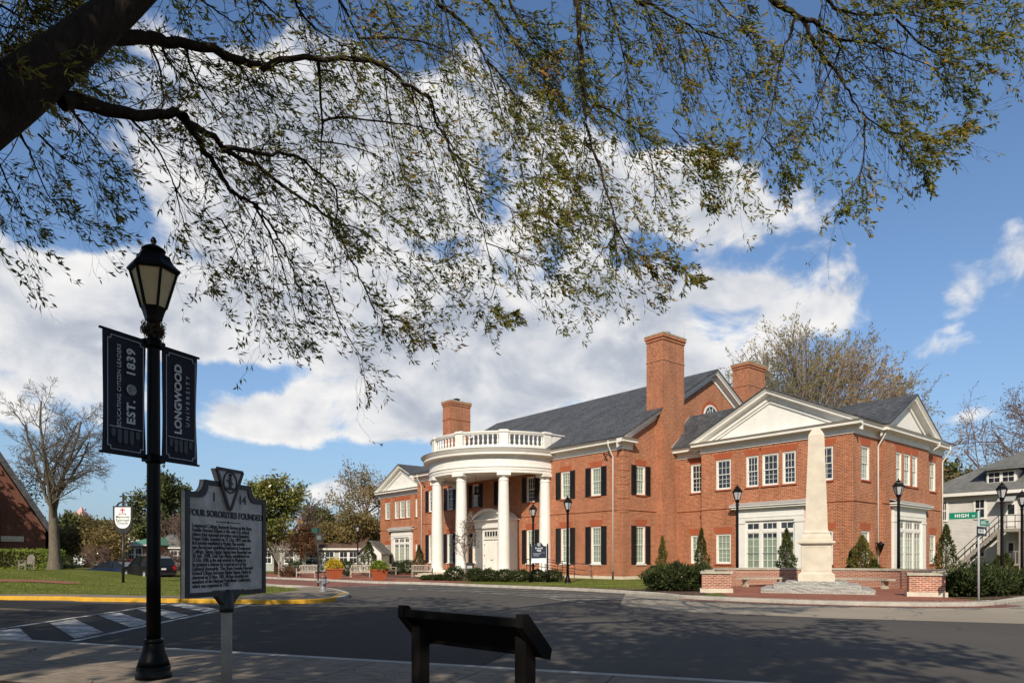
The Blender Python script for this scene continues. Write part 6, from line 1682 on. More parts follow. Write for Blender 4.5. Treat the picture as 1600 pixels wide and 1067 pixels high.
# trunk, main limb and the hidden limbs that carry the rest of the crown
trunk = cr3(np.array([(0, 0, 0), (.05, 0, 1.2), (.35, .1, 2.7), tuple(np.array(at(-330, 400, 5.05)) - OB), tuple(np.array(at(-130, 262, 5.45)) - OB)]), 5)
WT_.add(trunk, np.interp(np.linspace(0, 1, len(trunk)), [0, .08, .5, 1], [.60, .42, .34, .245]), 16)
limb = cr3(np.array([at(-130, 262, 5.45), at(0, 163, 5.8), at(92, 92, 6.1), at(215, -14, 6.6), at(330, -130, 7.0), at(480, -260, 7.5), at(700, -420, 8.2)]) - OB, 6)
WT_.add(limb, np.interp(np.linspace(0, 1, len(limb)), [0, .2, .5, 1], [.245, .225, .15, .07]), 16)
for q in (((-6.6, 4.8, 2.6), (-7.5, 2.5, 6), (-9, -1, 9), (-11, -6, 11)), ((-6.4, 4.9, 2.9), (-5, 2, 6.5), (-3, -2, 9), (-1.5, -7, 10.5)), ((-5.2, 5.4, 4.2), (-3, 3.4, 7.6), (0, 2.5, 9.5), (3.5, 2.0, 9.8)), ((-6.9, 4.9, 2.6), (-9.5, 4.5, 6.0), (-13, 4, 9.5), (-16, 2, 11)), ((-5, 2, 6.5), (-6, -3, 10), (-8, -9, 12.5))):
    P = cr3(np.array(q) - OB, 5); WT_.add(P, np.linspace(.22, .04, len(P)), 8)

g = line
# the limb above the view from which the hanging branches spring
CARRY = cr3(np.array([at(*p) for p in ((480, -260, 7.5), (700, -300, 8.3), (950, -270, 9.1), (1200, -210, 8.8), (1450, -150, 8.5), (1650, -120, 8.3), (1760, -90, 8.3))]) - OB, 6)
WT_.add(CARRY, np.linspace(.13, .02, len(CARRY)), 10)
CARRY = np.concatenate([limb[12:], CARRY])
guide([(480, -260, 7.5), (700, -300, 8.3), (950, -270, 9.1), (1200, -210, 8.8), (1450, -150, 8.5), (1650, -120, 8.3), (1760, -90, 8.3)], .02, .01, dens=1.6, every=.22, L=(.5, 1.3), wood=False)
def spring(P, r):
    '''carry a branch that enters from above up to the limb it grows from'''
    d = np.linalg.norm(CARRY - P[0], axis=1) + 1.2 * np.maximum(0, CARRY[:, 0] - P[0][0] + .4); q = CARRY[int(np.argmin(d))]
    t = unit(P[0] - P[1]); L_ = np.linalg.norm(q - P[0])
    C_ = cr3([q, q * .55 + P[0] * .45 + t * L_ * .22, P[0] + t * L_ * .12, P[0]], 4)
    (WT_ if r > .012 else TW).add(C_, np.linspace(min(r * 1.7, .07), r, len(C_)), 6)
    for k in range(3, len(C_) - 1, 2): dd = unit(C_[k + 1] - C_[k]); shoot(C_[k], unit(dd + rand_perp(dd) * .8), NR.uniform(.5, 1.1), .005, 0, 1.1, .5)
g([(95, 158), (150, 166), (215, 181), (275, 178), (315, 203), (350, 231), (402, 261), (451, 298), (507, 336), (532, 375), (562, 433), (580, 475), (604, 513)], 6.2, 9.0, r0=.085, r1=.006, dens=1.0, t0=.08, L=(.35, .9))
g([(508, 440), (530, 500), (552, 540), (565, 560), (570, 597)], 8.6, 9.2, r0=.010, r1=.003, dens=.9, every=.12, L=(.25, .6), tone=.7)
g([(287, 182), (295, 197), (315, 227), (340, 266), (367, 304), (395, 316), (413, 336), (432, 363), (450, 401), (464, 440), (485, 505)], 6.8, 8.4, r0=.05, r1=.005, dens=.8, L=(.35, .9))
g([(395, 316), (415, 352), (436, 401), (450, 450), (462, 500)], 7.4, 8.3, r0=.018, r1=.004, dens=.6)
g([(352, 232), (385, 236), (416, 242), (455, 241), (497, 270), (525, 297), (530, 349), (569, 361), (618, 401), (653, 436), (685, 457)], 7.0, 9.4, r0=.03, r1=.004, dens=1.1)
g([(135, 52), (185, 58), (228, 58), (280, 66), (350, 84), (402, 101), (455, 94), (556, 92), (601, 105), (640, 136), (671, 152), (682, 189), (703, 231), (724, 280), (741, 322), (763, 390), (772, 446), (758, 476)], 6.4, 10.0, r0=.085, r1=.005, dens=1.0, t0=.05)
g([(497, 97), (500, 147), (504, 196), (501, 240), (503, 290)], 7.8, 8.4, r0=.022, r1=.005, dens=.5)
g([(504, 190), (535, 184), (605, 191), (657, 199), (690, 212), (720, 240)], 8.0, 9.0, r0=.018, r1=.004, dens=.6)
g([(499, 222), (540, 227), (590, 245), (620, 280), (640, 330)], 8.0, 9.0, r0=.012, r1=.003, dens=.5)
g([(560, 60), (640, 62), (700, 82), (740, 120), (775, 160)], 8.4, 9.6, r0=.016, r1=.004, dens=.9)
g([(668, -20), (678, 0), (717, 31), (741, 59), (759, 94), (773, 133), (787, 182), (808, 238), (822, 300), (830, 350)], 9.3, 10.2, r0=.032, r1=.004, dens=1.3)
g([(686, -20), (700, 40), (710, 100), (716, 160), (722, 230)], 9.0, 9.4, r0=.014, r1=.004, dens=.5)
g([(595, -20), (612, 30), (625, 70), (640, 120), (650, 180)], 8.6, 9.2, r0=.016, r1=.004, dens=.5)
g([(760, 95), (790, 125), (808, 161), (830, 200), (850, 235), (868, 262)], 9.7, 10.2, r0=.014, r1=.004, dens=2.0, every=.10)
g([(805, 20), (825, 52), (836, 66), (867, 91), (900, 120)], 9.6, 9.9, r0=.02, r1=.004, dens=1.9, every=.09)
g([(770, 10), (800, 60), (830, 110), (860, 150), (880, 200)], 9.9, 10.2, r0=.02, r1=.004, dens=2.0, every=.09)
g([(896, -30), (899, 0), (906, 63), (909, 122), (914, 168), (917, 199), (930, 241), (944, 287), (958, 330), (961, 341), (959, 372), (938, 396), (924, 420), (910, 453), (897, 484)], 9.3, 10.0, r0=.05, r1=.004, dens=.9)
g([(959, 360), (964, 404), (962, 439), (973, 474)], 9.9, 10.0, r0=.012, r1=.003, dens=.7, L=(.25, .55))
g([(957, 345), (980, 390), (1001, 432), (1010, 462)], 9.9, 10.1, r0=.014, r1=.003, dens=.9, L=(.3, .6))
g([(980, 385), (1020, 410), (1055, 420), (1078, 428)], 9.9, 10.0, r0=.010, r1=.003, dens=1.8, every=.10, L=(.25, .55))
g([(918, 178), (934, 164), (965, 182), (1000, 210), (1021, 266), (1025, 322), (1035, 360)], 9.4, 9.9, r0=.022, r1=.004, dens=1.2)
g([(1000, 210), (1040, 235), (1075, 262), (1100, 290)], 9.6, 9.8, r0=.012, r1=.004, dens=1.8, every=.11)
g([(950, -20), (960, 30), (975, 90), (985, 140), (1000, 190)], 9.2, 9.4, r0=.02, r1=.004, dens=1.3)
g([(1000, -20), (1015, 30), (1040, 80), (1060, 130)], 9.0, 9.3, r0=.018, r1=.004, dens=1.2)
g([(1015, 5), (1040, 21), (1085, 45), (1103, 80), (1117, 119), (1145, 147), (1162, 175)], 9.0, 9.5, r0=.022, r1=.003, dens=.7)
g([(1092, 49), (1138, 66), (1159, 91), (1176, 154)], 9.1, 9.5, r0=.012, r1=.003, dens=.8)
g([(1060, 60), (1070, 105), (1080, 150), (1090, 190)], 9.1, 9.3, r0=.012, r1=.003, dens=.6)
g([(1050, 200), (1075, 225), (1100, 232), (1130, 228)], 9.5, 9.6, r0=.010, r1=.003, dens=1.8, every=.10, L=(.3, .6))
g([(1195, -20), (1211, 0), (1236, 21), (1260, 35), (1271, 66), (1292, 94), (1316, 126), (1337, 164), (1351, 182), (1390, 206), (1415, 240)], 8.6, 9.2, r0=.05, r1=.006, dens=.7, t0=.25)
g([(1390, 206), (1430, 215), (1465, 212), (1495, 205)], 9.1, 9.2, r0=.012, r1=.003, dens=1.9, every=.09, L=(.25, .6))
g([(1405, 228), (1430, 248), (1445, 270)], 9.1, 9.2, r0=.010, r1=.003, dens=1.7, every=.09, L=(.2, .5))
g([(1255, 32), (1271, 33), (1292, 52), (1313, 63), (1355, 65), (1379, 75), (1425, 91), (1470, 115), (1500, 138)], 8.6, 9.0, r0=.035, r1=.004, dens=.9)
g([(1313, 63), (1308, 90), (1290, 125), (1285, 142), (1267, 192), (1250, 224), (1232, 256)], 8.8, 9.2, r0=.018, r1=.003, dens=1.0)
g([(1350, 185), (1351, 210), (1346, 269), (1320, 308), (1295, 335)], 9.0, 9.2, r0=.018, r1=.003, dens=1.0, L=(.25, .55))
g([(1346, 265), (1355, 300), (1352, 345)], 9.1, 9.2, r0=.007, r1=.002, dens=1.0, L=(.15, .35))
g([(1243, 27), (1236, 50), (1225, 75), (1215, 119), (1204, 175), (1192, 215), (1173, 245), (1150, 285)], 8.7, 9.2, r0=.022, r1=.003, dens=1.0)
g([(1192, 215), (1215, 240), (1225, 270), (1228, 290)], 9.0, 9.2, r0=.010, r1=.003, dens=1.5, every=.10, L=(.25, .5))
g([(1285, -30), (1295, 0), (1309, 14), (1350, 25), (1400, 20), (1450, 30), (1510, 50), (1560, 60)], 8.4, 8.8, r0=.03, r1=.004, dens=1.45, every=.13)
g([(1330, -20), (1390, -5), (1450, 0), (1510, 5), (1565, 12)], 8.3, 8.6, r0=.02, r1=.004, dens=1.35, every=.13, L=(.3, .75), tone=.5)
g([(1400, 30), (1440, 70), (1480, 90), (1530, 95)], 8.6, 8.8, r0=.015, r1=.004, dens=1.3, every=.11, tone=.55)
g([(1379, 75), (1385, 110), (1390, 150), (1400, 180)], 8.9, 9.0, r0=.010, r1=.003, dens=.8)
g([(1100, -30), (1120, 0), (1150, 30), (1180, 70)], 8.7, 9.0, r0=.018, r1=.004, dens=1.5)
g([(30, 205), (45, 235), (56, 259), (77, 308), (105, 336), (140, 357)], 6.4, 7.4, r0=.014, r1=.003, dens=1.0)
g([(-20, 215), (5, 270), (25, 310), (45, 345)], 6.2, 7.2, r0=.014, r1=.003, dens=1.2)
g([(60, 210), (90, 240), (125, 262), (150, 275)], 6.6, 7.4, r0=.012, r1=.003, dens=1.0)
g([(112, 172), (140, 205), (160, 230), (178, 258)], 6.6, 7.8, r0=.014, r1=.003, dens=.9)
g([(205, 186), (240, 225), (262, 262), (275, 297), (300, 332), (320, 345), (345, 342)], 6.8, 8.0, r0=.014, r1=.003, dens=.7)
g([(275, 297), (285, 340), (300, 380), (320, 405)], 7.4, 8.2, r0=.008, r1=.003, dens=1.2, every=.11)
g([(345, 342), (366, 377), (370, 410), (345, 430)], 7.8, 8.3, r0=.010, r1=.003, dens=.9)
g([(400, 400), (405, 440), (415, 480), (440, 520)], 8.0, 8.6, r0=.008, r1=.003, dens=.9, every=.12)
for px in ([(-40, 20), (0, 40), (40, 50), (75, 70)], [(-30, 110), (0, 95), (40, 85), (80, 60)], [(30, -30), (50, 20), (80, 30), (130, 40)], [(-30, -10), (30, 25), (80, 45), (120, 60)], [(-30, 60), (20, 75), (60, 85)], [(20, -30), (60, 10), (110, 30)], [(100, -30), (120, 10), (150, 25)]):
    g(px, 7.4, 8.4, r0=.018, r1=.004, dens=1.7, every=.10)
g([(-20, 100), (30, 108), (70, 112), (110, 95)], 5.5, 5.7, r0=.008, r1=.003, dens=.9, every=.11, L=(.2, .45))
for px in ([(300, -20), (315, 0), (350, 25), (367, 38), (402, 80)], [(380, -20), (406, 0), (437, 28), (483, 70), (500, 95)], [(455, -20), (470, 20), (500, 50), (540, 70), (580, 62)], [(520, -20), (545, 25), (560, 60), (575, 85)], [(250, 60), (262, 95), (290, 120), (330, 140), (370, 150)], [(350, 85), (380, 110), (400, 150), (420, 190), (418, 235)], [(290, 68), (300, 110), (330, 160), (360, 200), (372, 235)], [(230, 60), (250, 110), (255, 160), (250, 175)]):
    g(px, 7.4, 8.6, r0=.018, r1=.004, dens=1.0)
for px in ([(420, 100), (440, 150), (475, 200), (480, 260)], [(540, 100), (570, 160), (600, 230), (600, 300)], [(600, 110), (610, 190), (625, 260), (650, 330), (655, 390)], [(640, 140), (670, 230), (690, 300), (700, 360), (690, 420)], [(560, 300), (600, 330), (640, 360), (700, 400), (720, 420)], [(700, 235), (740, 260), (790, 280), (830, 300), (860, 330)], [(724, 290), (770, 310), (820, 340), (860, 370)], [(600, 500), (620, 500), (640, 510), (650, 520)]):
    g(px, 8.4, 9.6, r0=.010, r1=.003, dens=.9)
g([(760, 380), (800, 395), (840, 415), (868, 428)], 9.8, 10.2, r0=.009, r1=.003, dens=1.5, every=.12)
g([(745, 470), (770, 480), (800, 492)], 10, 10.1, r0=.006, r1=.003, dens=1.8, every=.09, L=(.2, .45), tone=.6)
g([(580, 470), (605, 490), (630, 505), (655, 522)], 9.0, 9.2, r0=.008, r1=.003, dens=1.5, every=.10, L=(.25, .5), tone=.7)
g([(880, 235), (895, 270), (900, 310), (905, 350)], 9.9, 10.1, r0=.008, r1=.003, dens=1.3, every=.12)
g([(850, 230), (845, 270), (850, 310), (868, 330)], 9.9, 10.1, r0=.008, r1=.003, dens=1.7, every=.11)

# the rest of the crown, above and behind the viewer: it shades the pavement and the near street
def crown_cloud(c, r, n, size, gap):
    c = np.array(c); d = NR.normal(size=(n * 3, 3)); d /= np.linalg.norm(d, axis=1, keepdims=True)
    q = c + d * np.array(r) * (NR.uniform(.2, 1, n * 3) ** .5)[:, None]
    f = np.sin(q[:, 0] * 1.15 + 1.3) + np.sin(q[:, 1] * .9 + 2 * np.sin(q[:, 0] * .5)) + np.sin(q[:, 2] * 1.3 + q[:, 0] * .6)
    keep = (f > gap) & ((q[:, 1] < -.3) | (q[:, 2] > 2.3 + .86 * q[:, 1]) | (np.abs(q[:, 0]) > .95 * np.maximum(q[:, 1], 0) + 1.5)) & (q[:, 2] > 3.6)
    q = q[keep][:n]
    return q, size * NR.uniform(.6, 1.3, len(q))
CC = [crown_cloud((2.6, 2.4, 9.4), (3.0, 2.0, 1.3), 700, .30, .1), crown_cloud((.8, -2.4, 8.6), (3.4, 2.6, 1.5), 2600, .34, -.7), crown_cloud((-8.5, -5.0, 10.0), (8.5, 9.5, 4.2), 13000, .42, -.9), crown_cloud((-1.2, -5.2, 9.2), (4.3, 5.5, 2.8), 2600, .36, -.2), crown_cloud((1.6, -2.2, 9.0), (3.4, 3.0, 1.9), 1100, .34, -.1), crown_cloud((-10, 4.5, 10.5), (7, 6.5, 3.6), 4200, .42, -.5), crown_cloud((-4.2, -1.6, 9.8), (3.6, 4.4, 2.6), 2000, .36, -.3)]
HC = np.concatenate([q for q, _ in CC]) - OB; HL = np.concatenate([s for _, s in CC])
WT_.obj('trunk', M['bark'], oak); TW.obj('twigs', M['bark'], oak)
LC = np.array(LC); n = len(LC)
leaves('leaves', M['oak_leaf'], oak, LC, np.array(LD), .082 * NR.uniform(.55, 1.35, n), .021 * NR.uniform(.7, 1.4, n), np.clip(np.array(LT), 0, 1))
leaves('crown', M['oak_leaf'], oak, HC, NR.normal(size=HC.shape), HL, HL * .45, NR.uniform(0, .8, len(HC)))
print('oak leaves', n, 'twig verts', TW.n)

# ------------------------------------------------------------------ houses, church, cars
def hs(px, v):      # hall-frame s of the photo column px on the plane v
    r = (px - 800) / FPX; b = O0 + DB * v
    return -(r * b.y - b.x) / (DA.x - r * DA.y)
def hz(py, s, v): return EYE + (HOR - py) * hall(s, v)[1] / FPX
def add_window(parent, x, y, z, w, h, rz, mat='pane_dark', trim=.10):
    m = MB(); hw = w / 2
    m.b6(-hw - trim, -hw, -.05, .02, -trim, h + trim); m.b6(hw, hw + trim, -.05, .02, -trim, h + trim); m.b6(-hw, hw, -.05, .02, h, h + trim); m.b6(-hw - .04, hw + .04, -.08, .02, -trim, 0)
    m.b6(-hw, hw, -.035, .01, h * .48, h * .54); m.b6(-.015, .015, -.034, .009, .0, h)
    o = m.build('window', M['white'], parent, (x, y, z), rz)
    p = MB(); p.b6(-hw, hw, -.02, .005, 0, h); p.build('pane', M[mat], o); return o

# grey clapboard house on the right, lying square to the hall
HV = 26.6; gx, gy = hall(0, 0)
gh = tag(empty('grey_house', (gx, gy, 0), HALL_RZ), 'two-storey grey clapboard house with dormer and outside stairs at the right edge', 'house')
s0, s1, dep, zb, ze = 8.6, 21.5, 12.0, .55, 6.45
m = MB(); m.b6(s0, s1, HV, HV + dep, zb, ze); m.build('wall', M['clap_grey'], gh)
m = MB(); m.b6(s0 - .05, s1 + .05, HV - .05, HV + dep, -.2, zb); m.build('foundation', M['cap_stone'], gh)
m = MB(); e = .55; zr = 10.3; A = [(s0 - e, HV - e, ze), (s1 + e, HV - e, ze), (s1 + e, HV + dep + e, ze), (s0 - e, HV + dep + e, ze), (s0 + 5.6, HV + dep / 2, zr), (s1 - 4.5, HV + dep / 2, zr)]
A += [(x, y, z + .14) for x, y, z in A[:4]]
m.add(A, [(6, 7, 5, 4), (7, 8, 5), (8, 9, 4, 5), (9, 6, 4), (0, 3, 2, 1), (0, 1, 7, 6), (1, 2, 8, 7), (2, 3, 9, 8), (3, 0, 6, 9)]); rf = m.build('roof', M['shingle_grey'], gh)
m = MB(); m.b6(s0 - e - .03, s1 + e + .03, HV - e - .05, HV - e, ze - .14, ze + .10); m.b6(s0 - .03, s1 + .03, HV - .03, HV + .01, ze - .5, ze - .003); m.build('fascia', M['white'], gh)
DV = HV + .75; dl, dr_ = hs(1541, DV), hs(1589, DV); dz0, dz1 = hz(757, dl, DV), hz(736, dl, DV)
dm = MB(); dm.b6(dl, dr_, DV, HV + 5.0, dz0 - .5, dz1); do = dm.build('dormer', M['clap_grey'], rf)
m = MB(); m.prism([(dl - .5, DV - .5, dz1 + .0), (dr_ + .7, DV - .5, dz1), (dr_ + .7, HV + 6.0, dz1 + .9), (dl - .5, HV + 6.0, dz1 + .9)], (0, 0, .12)); m.build('roof', M['shingle_grey'], do)
add_window(gh, dl + (dr_ - dl) * .27, DV - .02, dz0 + .12, (dr_ - dl) * .36, dz1 - dz0 - .3, 0); add_window(gh, dl + (dr_ - dl) * .73, DV - .02, dz0 + .12, (dr_ - dl) * .36, dz1 - dz0 - .3, 0)
def ghw(px0, px1, py0, py1, mat='pane_dark'):
    a, b = hs(px0, HV), hs(px1, HV); c = (a + b) / 2; z0, z1 = hz(py1, c, HV), hz(py0, c, HV); return add_window(gh, c, HV - .01, z0, b - a, z1 - z0, 0, mat, .14)
ghw(1524.5, 1538, 781, 808); ghw(1524.5, 1537.5, 849, 868); ghw(1474, 1478.5, 784, 812)
def box_hpx(name, mat, px0, px1, py0, py1, v0, v1, parent=gh):
    a, b = hs(px0, v0), hs(px1, v0); c = (a + b) / 2; m = MB(); m.b6(a, b, v0, v1, hz(py1, c, v0), hz(py0, c, v0)); return m.build(name, mat, parent)
for (px0, px1, py0, py1) in ((1571, 1588, 785, 822), (1572, 1586, 845, 872)):
    d_ = box_hpx('door', M['white'], px0, px1, py0, py1, HV - .06, HV - .01); box_hpx('pane', M['pane_dark'], px0 + 4, px1 - 3, py0 + 3, py0 + 18, HV - .075, HV - .065, d_)
a, b = hs(1564, HV), hs(1591, HV); c = (a + b) / 2; zt, zl = hz(772, c, HV), hz(783, c, HV)
m = MB(); m.prism([(a, HV, zt), (a, HV - 1.1, zl), (a, HV - 1.1, zl - .06), (a, HV, zt - .06)], (b - a, 0, 0)); m.build('awning', M['cap_metal'], gh)
# stairs and landing
SV0, SV1 = HV - 2.6, HV - 1.3
sa, sb_ = hs(1489, SV0), hs(1560, SV0); za, zb_ = .6, hz(826, sb_, SV0); n = 15
st_ = MB()
for k in range(n):
    x = sa + (sb_ - sa) * k / n; z = za + (zb_ - za) * (k + 1) / n; st_.b6(x, x + (sb_ - sa) / n + .03, SV0 + .08, SV1 - .08, z - .05, z)
for v in (SV0, SV1 - .06): st_.prism([(sa, v, za - .12), (sb_, v, zb_ - .30), (sb_, v, zb_ + .0), (sa, v, za + .18)], (0, .06, 0))
sto = st_.build('stairs', M['teak_dark'], gh)
m = MB()
for v in (SV0 + .03, SV1 - .03):
    for dz in (.95, .5): m.tube([(sa, v, za + dz), (sb_, v, zb_ + dz)], .028, 5)
    for k in range(0, n + 1, 4): x = sa + (sb_ - sa) * k / n; z = za + (zb_ - za) * k / n; m.tube([(x, v, z), (x, v, z + .95)], .028, 5)
m.build('handrail', M['black_rail'], sto)
se = hs(1640, SV0)
m = MB(); m.b6(sb_, se, SV0, HV - .06, zb_ - .22, zb_); pl_ = m.build('landing', M['teak_dark'], gh)
m = MB()
for dz in (.95, .5): m.tube([(sb_ + .0, SV0 + .03, zb_ + dz), (se, SV0 + .03, zb_ + dz)], .026, 5)
for k in range(7): x = sb_ + (se - sb_) * k / 6; m.tube([(x, SV0 + .03, zb_), (x, SV0 + .03, zb_ + .95)], .026, 5)
m.build('handrail', M['black_rail'], pl_)
for px in (1561, 1595): x = hs(px, SV0); m = MB(); m.b6(x - .12, x + .12, SV0 + .02, SV0 + .26, .1, zb_ - .22); m.build('post', M['teak_dark'], gh)
x = hs(1512, SV0); m = MB(); m.b6(x - .08, x + .08, SV0 + .1, SV0 + .26, .1, za + (zb_ - za) * .28); m.build('post', M['teak_dark'], gh)
pa_, pb_ = hs(1578, HV - .8), hs(1640, HV - .8); zp = hz(880, pa_, HV - .8)
m = MB(); m.b6(pa_, pb_, HV - 1.2, HV - .07, zp - .15, zp); pd = m.build('porch', M['teak_dark'], gh)
m = MB(); m.b6(pa_, pb_, HV - 1.18, HV - 1.12, zp + .85, zp + .92)
for k in range(12): x = pa_ + (pb_ - pa_) * k / 11; m.b6(x - .03, x + .03, HV - 1.17, HV - 1.13, zp, zp + .85)
m.build('railing', M['teak_dark'], pd)

# church gable on the left
ch = tag(empty('church', (-40.0, 58.0, 0), R(37)), 'red brick church gable, its colour darkened for shade, with a steep dark roof cut by the left edge', 'church')
m = MB(); m.prism([(-30, 0, 0), (.3, 0, 0), (.3, 0, 3.9), (-12.2, 0, 25.5), (-30, 0, 4)], (0, 22, 0)); m.build('wall', M['brick_dark'], ch)
m = MB(); m.prism([(1.05, -.45, 2.75), (1.30, -.45, 3.15), (-12.2, -.45, 26.6), (-12.2, -.45, 25.8)], (0, 23, 0)); m.prism([(-31, -.45, 3.0), (-31.2, -.45, 3.5), (-12.2, -.45, 26.6), (-12.2, -.45, 25.8)], (0, 23, 0)); m.build('roof', M['slate'], ch)
m = MB(); m.b6(-3.9, -2.9, -.35, 0, 0, 5.2); m.prism([(-3.9, -.35, 5.2), (-2.9, -.35, 5.2), (-2.9, 0, 5.9), (-3.9, 0, 5.9)], (0, 0, .05)); m.build('buttress', M['brick_dark'], ch)
m = MB(); m.b6(-2.75, -1.2, -.10, -.0, 2.9, 3.35); m.build('stone_band', M['limestone'], ch)

def house(name, px0, px1, Y, zw, zr, dep, wall, roof, label, z0=0.0, gable_front=False, wins=(), chim=(), hip=0.0, over=.35):
    x0, x1 = (px0 - 800) / FPX * Y, (px1 - 800) / FPX * Y; w = x1 - x0; c = (x0 + x1) / 2
    root = tag(empty(name, (c, Y, z0)), label, 'house'); h = w / 2
    if gable_front:
        m = MB(); m.prism([(-h, 0, 0), (h, 0, 0), (h, 0, zw), (0, 0, zr - .1), (-h, 0, zw)], (0, dep, 0)); m.build('wall', M[wall], root)
        m = MB()
        for sg in (-1, 1): m.prism([(sg * (h + over), -over, zw - over * (zr - zw) / h), (0, -over, zr), (0, -over, zr + .14), (sg * (h + over + .05), -over, zw - over * (zr - zw) / h + .1)], (0, dep + 2 * over, 0))
        rf = m.build('roof', M[roof], root)
    else:
        m = MB(); m.b6(-h, h, 0, dep, 0, zw)
        if not hip:
            for sg in (-1, 1): m.prism([(sg * h, 0, zw), (sg * h, dep, zw), (sg * h, dep / 2, zr - .1)], (-sg * .1, 0, 0))
        m.build('wall', M[wall], root)
        m = MB(); o = over
        m.add([(-h - o, -o, zw - .05), (h + o, -o, zw - .05), (h + o, dep + o, zw - .05), (-h - o, dep + o, zw - .05), (-h - o + hip, dep / 2, zr), (h + o - hip, dep / 2, zr), (-h - o, -o, zw + .08), (h + o, -o, zw + .08), (h + o, dep + o, zw + .08), (-h - o, dep + o, zw + .08)],
              [(6, 7, 5, 4), (7, 8, 5), (8, 9, 4, 5), (9, 6, 4), (0, 3, 2, 1), (0, 1, 7, 6), (1, 2, 8, 7), (2, 3, 9, 8), (3, 0, 6, 9)])
        rf = m.build('roof', M[roof], root)
        m = MB(); m.b6(-h - o, h + o, -o - .06, -o - .002, zw - .1, zw + .1); m.build('gutter', M['white_metal'], root)
    for (px, w_, zc, h_) in wins: add_window(root, (px - 800) / FPX * Y - c, -.01, zc, w_, h_, 0, 'pane_dark', .12)
    for (px, yy, hh) in chim:
        m = MB(); xx = (px - 800) / FPX * (Y + yy) - c; m.b6(xx - .35, xx + .35, yy - .3, yy + .3, zw, hh); m.b6(xx - .42, xx + .42, yy - .37, yy + .37, hh, hh + .18); m.build('chimney', M['brick'], rf)
    return root
house('cottage', 400, 562, 76, 2.55, 4.2, 9, 'clap_green', 'shingle_brown', 'low pale green cottage with a brown roof behind the wooden benches', wins=((515, .9, 1.0, 1.2), (537, .8, 1.0, 1.2), (552, .8, 1.0, 1.2), (418, .8, 1.0, 1.2), (452, .9, 1.0, 1.2), (488, 1.4, .9, 1.3)), chim=((478, 3.2, 4.9),))
house('white_house', 438, 494, 88, 3.1, 5.9, 9, 'clap_white', 'shingle_grey', 'white gabled house with a brick chimney behind the green cottage', gable_front=True, wins=((455, .8, 3.2, 1.0),), chim=((470, 4.0, 6.6),))
house('garage', 562, 596, 72, 2.2, 3.3, 5, 'clap_white', 'shingle_grey', 'small white garage between the cottage and the hall', gable_front=True)
house('brick_house', 196, 236, 92, 3.3, 4.7, 10, 'brick', 'green_roof', 'brick house with a green metal roof behind the black lamp post', wins=((206, .9, 1.2, 1.7), (216, .9, 1.2, 1.7)), hip=2.0)
house('white_cottage', 246, 300, 96, 3.0, 5.1, 8, 'clap_white', 'shingle_grey', 'white cottage with a dark grey roof between lamp post and marker', wins=((258, .9, 1.2, 1.4), (272, .9, 1.2, 1.4), (284, .9, 1.2, 1.4)))
house('long_house', 118, 200, 125, 7.4, 8.9, 10, 'clap_white', 'shingle_brown', 'distant long brown-roofed building above the olive thicket', wins=((150, 1, 4, 1.5), (175, 1, 4, 1.5)))
house('gabled_house', 168, 226, 118, 4.2, 6.8, 9, 'clap_white', 'shingle_brown', 'distant pale house with a brown gable above the green metal roof', gable_front=True)
x, y, z = at(127, 800, 140)
sp = tag(empty('spire', (x, y, 0)), 'small pale pink roofed turret beyond the thicket', 'turret')
m = MB(); m.lathe([(1.5, 0), (1.5, 9.3)], n=4, a0=R(45), smooth=False); m.build('wall', M['clap_white'], sp)
m = MB(); m.lathe([(2.2, 9.3), (1.0, 11.1), (.7, 11.2), (.05, 12.2)], n=4, a0=R(45), smooth=False); m.build('roof', M['pink'], sp)

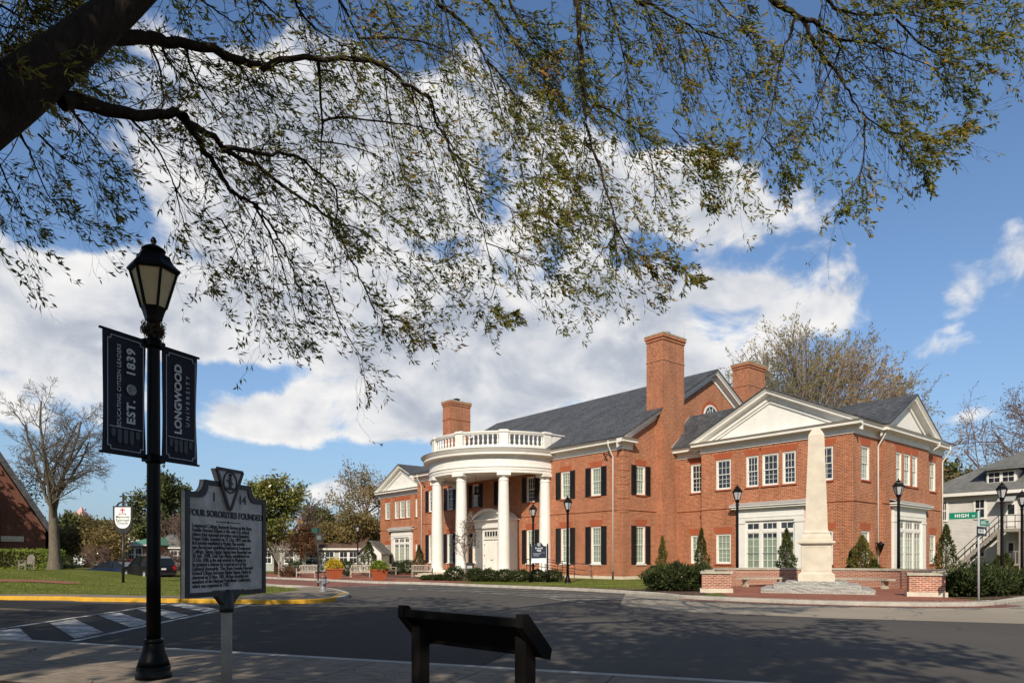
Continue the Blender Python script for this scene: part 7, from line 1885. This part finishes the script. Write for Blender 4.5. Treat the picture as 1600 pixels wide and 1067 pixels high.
# cars on the far side of the church lawn
def car(px, Y, z, rz, paint, label, suv=True):
    root = tag(empty('parked_car', ((px - 800) / FPX * Y, Y, z), rz), label, 'car', 'cars parked behind the church lawn')
    H_ = 1.68 if suv else 1.42; Lh = 2.3
    side = [(-Lh, .42), (-Lh + .02, .78), (-Lh + .35, .92), (-1.05, 1.02), (1.95, 1.05), (Lh - .08, .98), (Lh, .80), (Lh, .42), (1.9, .30), (-1.9, .30)] if suv else [(-Lh, .40), (-Lh + .03, .68), (-Lh + .4, .82), (-1.0, .92), (1.4, .95), (Lh - .05, .92), (Lh, .70), (Lh, .40), (1.9, .28), (-1.9, .28)]
    top = [(-1.15, 1.0), (-.35, H_ - .08), (.1, H_), (1.55, H_ - .03), (2.05, H_ - .16), (2.2, 1.0)] if suv else [(-1.1, .9), (-.3, H_ - .06), (.2, H_), (.8, H_ - .04), (1.75, .93)]
    def loft(m, prof, w0, w1, zb, zt):
        vs = []; n = len(prof)
        for sg in (-1, 1):
            for x_, z_ in prof: k = min(max((z_ - zb) / max(zt - zb, .01), 0), 1); vs.append((x_, sg * (w0 + (w1 - w0) * k), z_))
        m.add(vs, [tuple(range(n)), tuple(range(2 * n - 1, n - 1, -1))] + [(i, n + i, n + (i + 1) % n, (i + 1) % n) for i in range(n)])
    m = MB(); loft(m, side, .92, .86, .3, 1.05); bd = m.build('body', paint, root)
    bv = bd.modifiers.new('bevel', 'BEVEL'); bv.width = .06; bv.segments = 3
    m = MB(); loft(m, top, .84, .64, .9, H_); cb_ = m.build('cabin', M['car_glass'], root)
    m = MB(); rt = [(x_, z_ + .012) for x_, z_ in top[1:-1]]
    loft(m, rt + [(x_, z_ - .05) for x_, z_ in reversed(rt)], .70, .66, H_ - .2, H_)
    for sg in (-1, 1):
        for (a_, b_) in ((top[0], top[1]), (top[-1], top[-2]), ((.45, 1.0), (.42, H_ - .05))): m.bar((a_[0], sg * .85, a_[1]), (b_[0], sg * .66, b_[1]), .07, .05)
    m.build('roof', paint, root)
    for sx in (-1.42, 1.38):
        for sg in (-1, 1):
            m = MB(); m.lathe([(.20, -.11), (.34, -.11), (.355, -.07), (.355, .07), (.34, .11), (.20, .11)], n=22); w = m.build('wheel', M['tyre'], root, (sx, sg * .80, .355)); w.rotation_euler = (R(90), 0, 0)
            m = MB(); m.lathe([(.21, -.125), (.05, -.13), (.05, .13), (.21, .125)], n=14); m.build('rim', M['galv'], w)
    for sg in (-1, 1):
        m = MB(); m.b6(Lh - .06, Lh + .012, sg * .74 - .10, sg * .74 + .10, .72, 1.0); m.build('tail_light', M['lamp_red'], root)
        m = MB(); m.b6(-Lh - .012, -Lh + .1, sg * .66 - .16, sg * .66 + .16, .64, .76); m.build('headlight', M['frosted_far'], root)
    m = MB(); m.b6(Lh - .0, Lh + .016, -.16, .16, .72, .84); m.build('number_plate', M['sign_white'], root)
    m = MB(); m.b6(Lh - .1, Lh + .05, -.8, .8, .36, .52); m.b6(-Lh - .05, -Lh + .1, -.8, .8, .34, .5); m.build('bumper', M['tyre'], root)
car(232, 48.5, -.02, R(-38), M['car_black'], 'black sport utility car partly hidden by the black lamp post')
car(178, 51.5, -.15, R(-8), M['car_blue'], 'dark blue car low behind the lawn, left of the church sign post', False)
car(206, 60.0, .0, R(-5), M['car_red'], 'dark red car behind the black car', False)
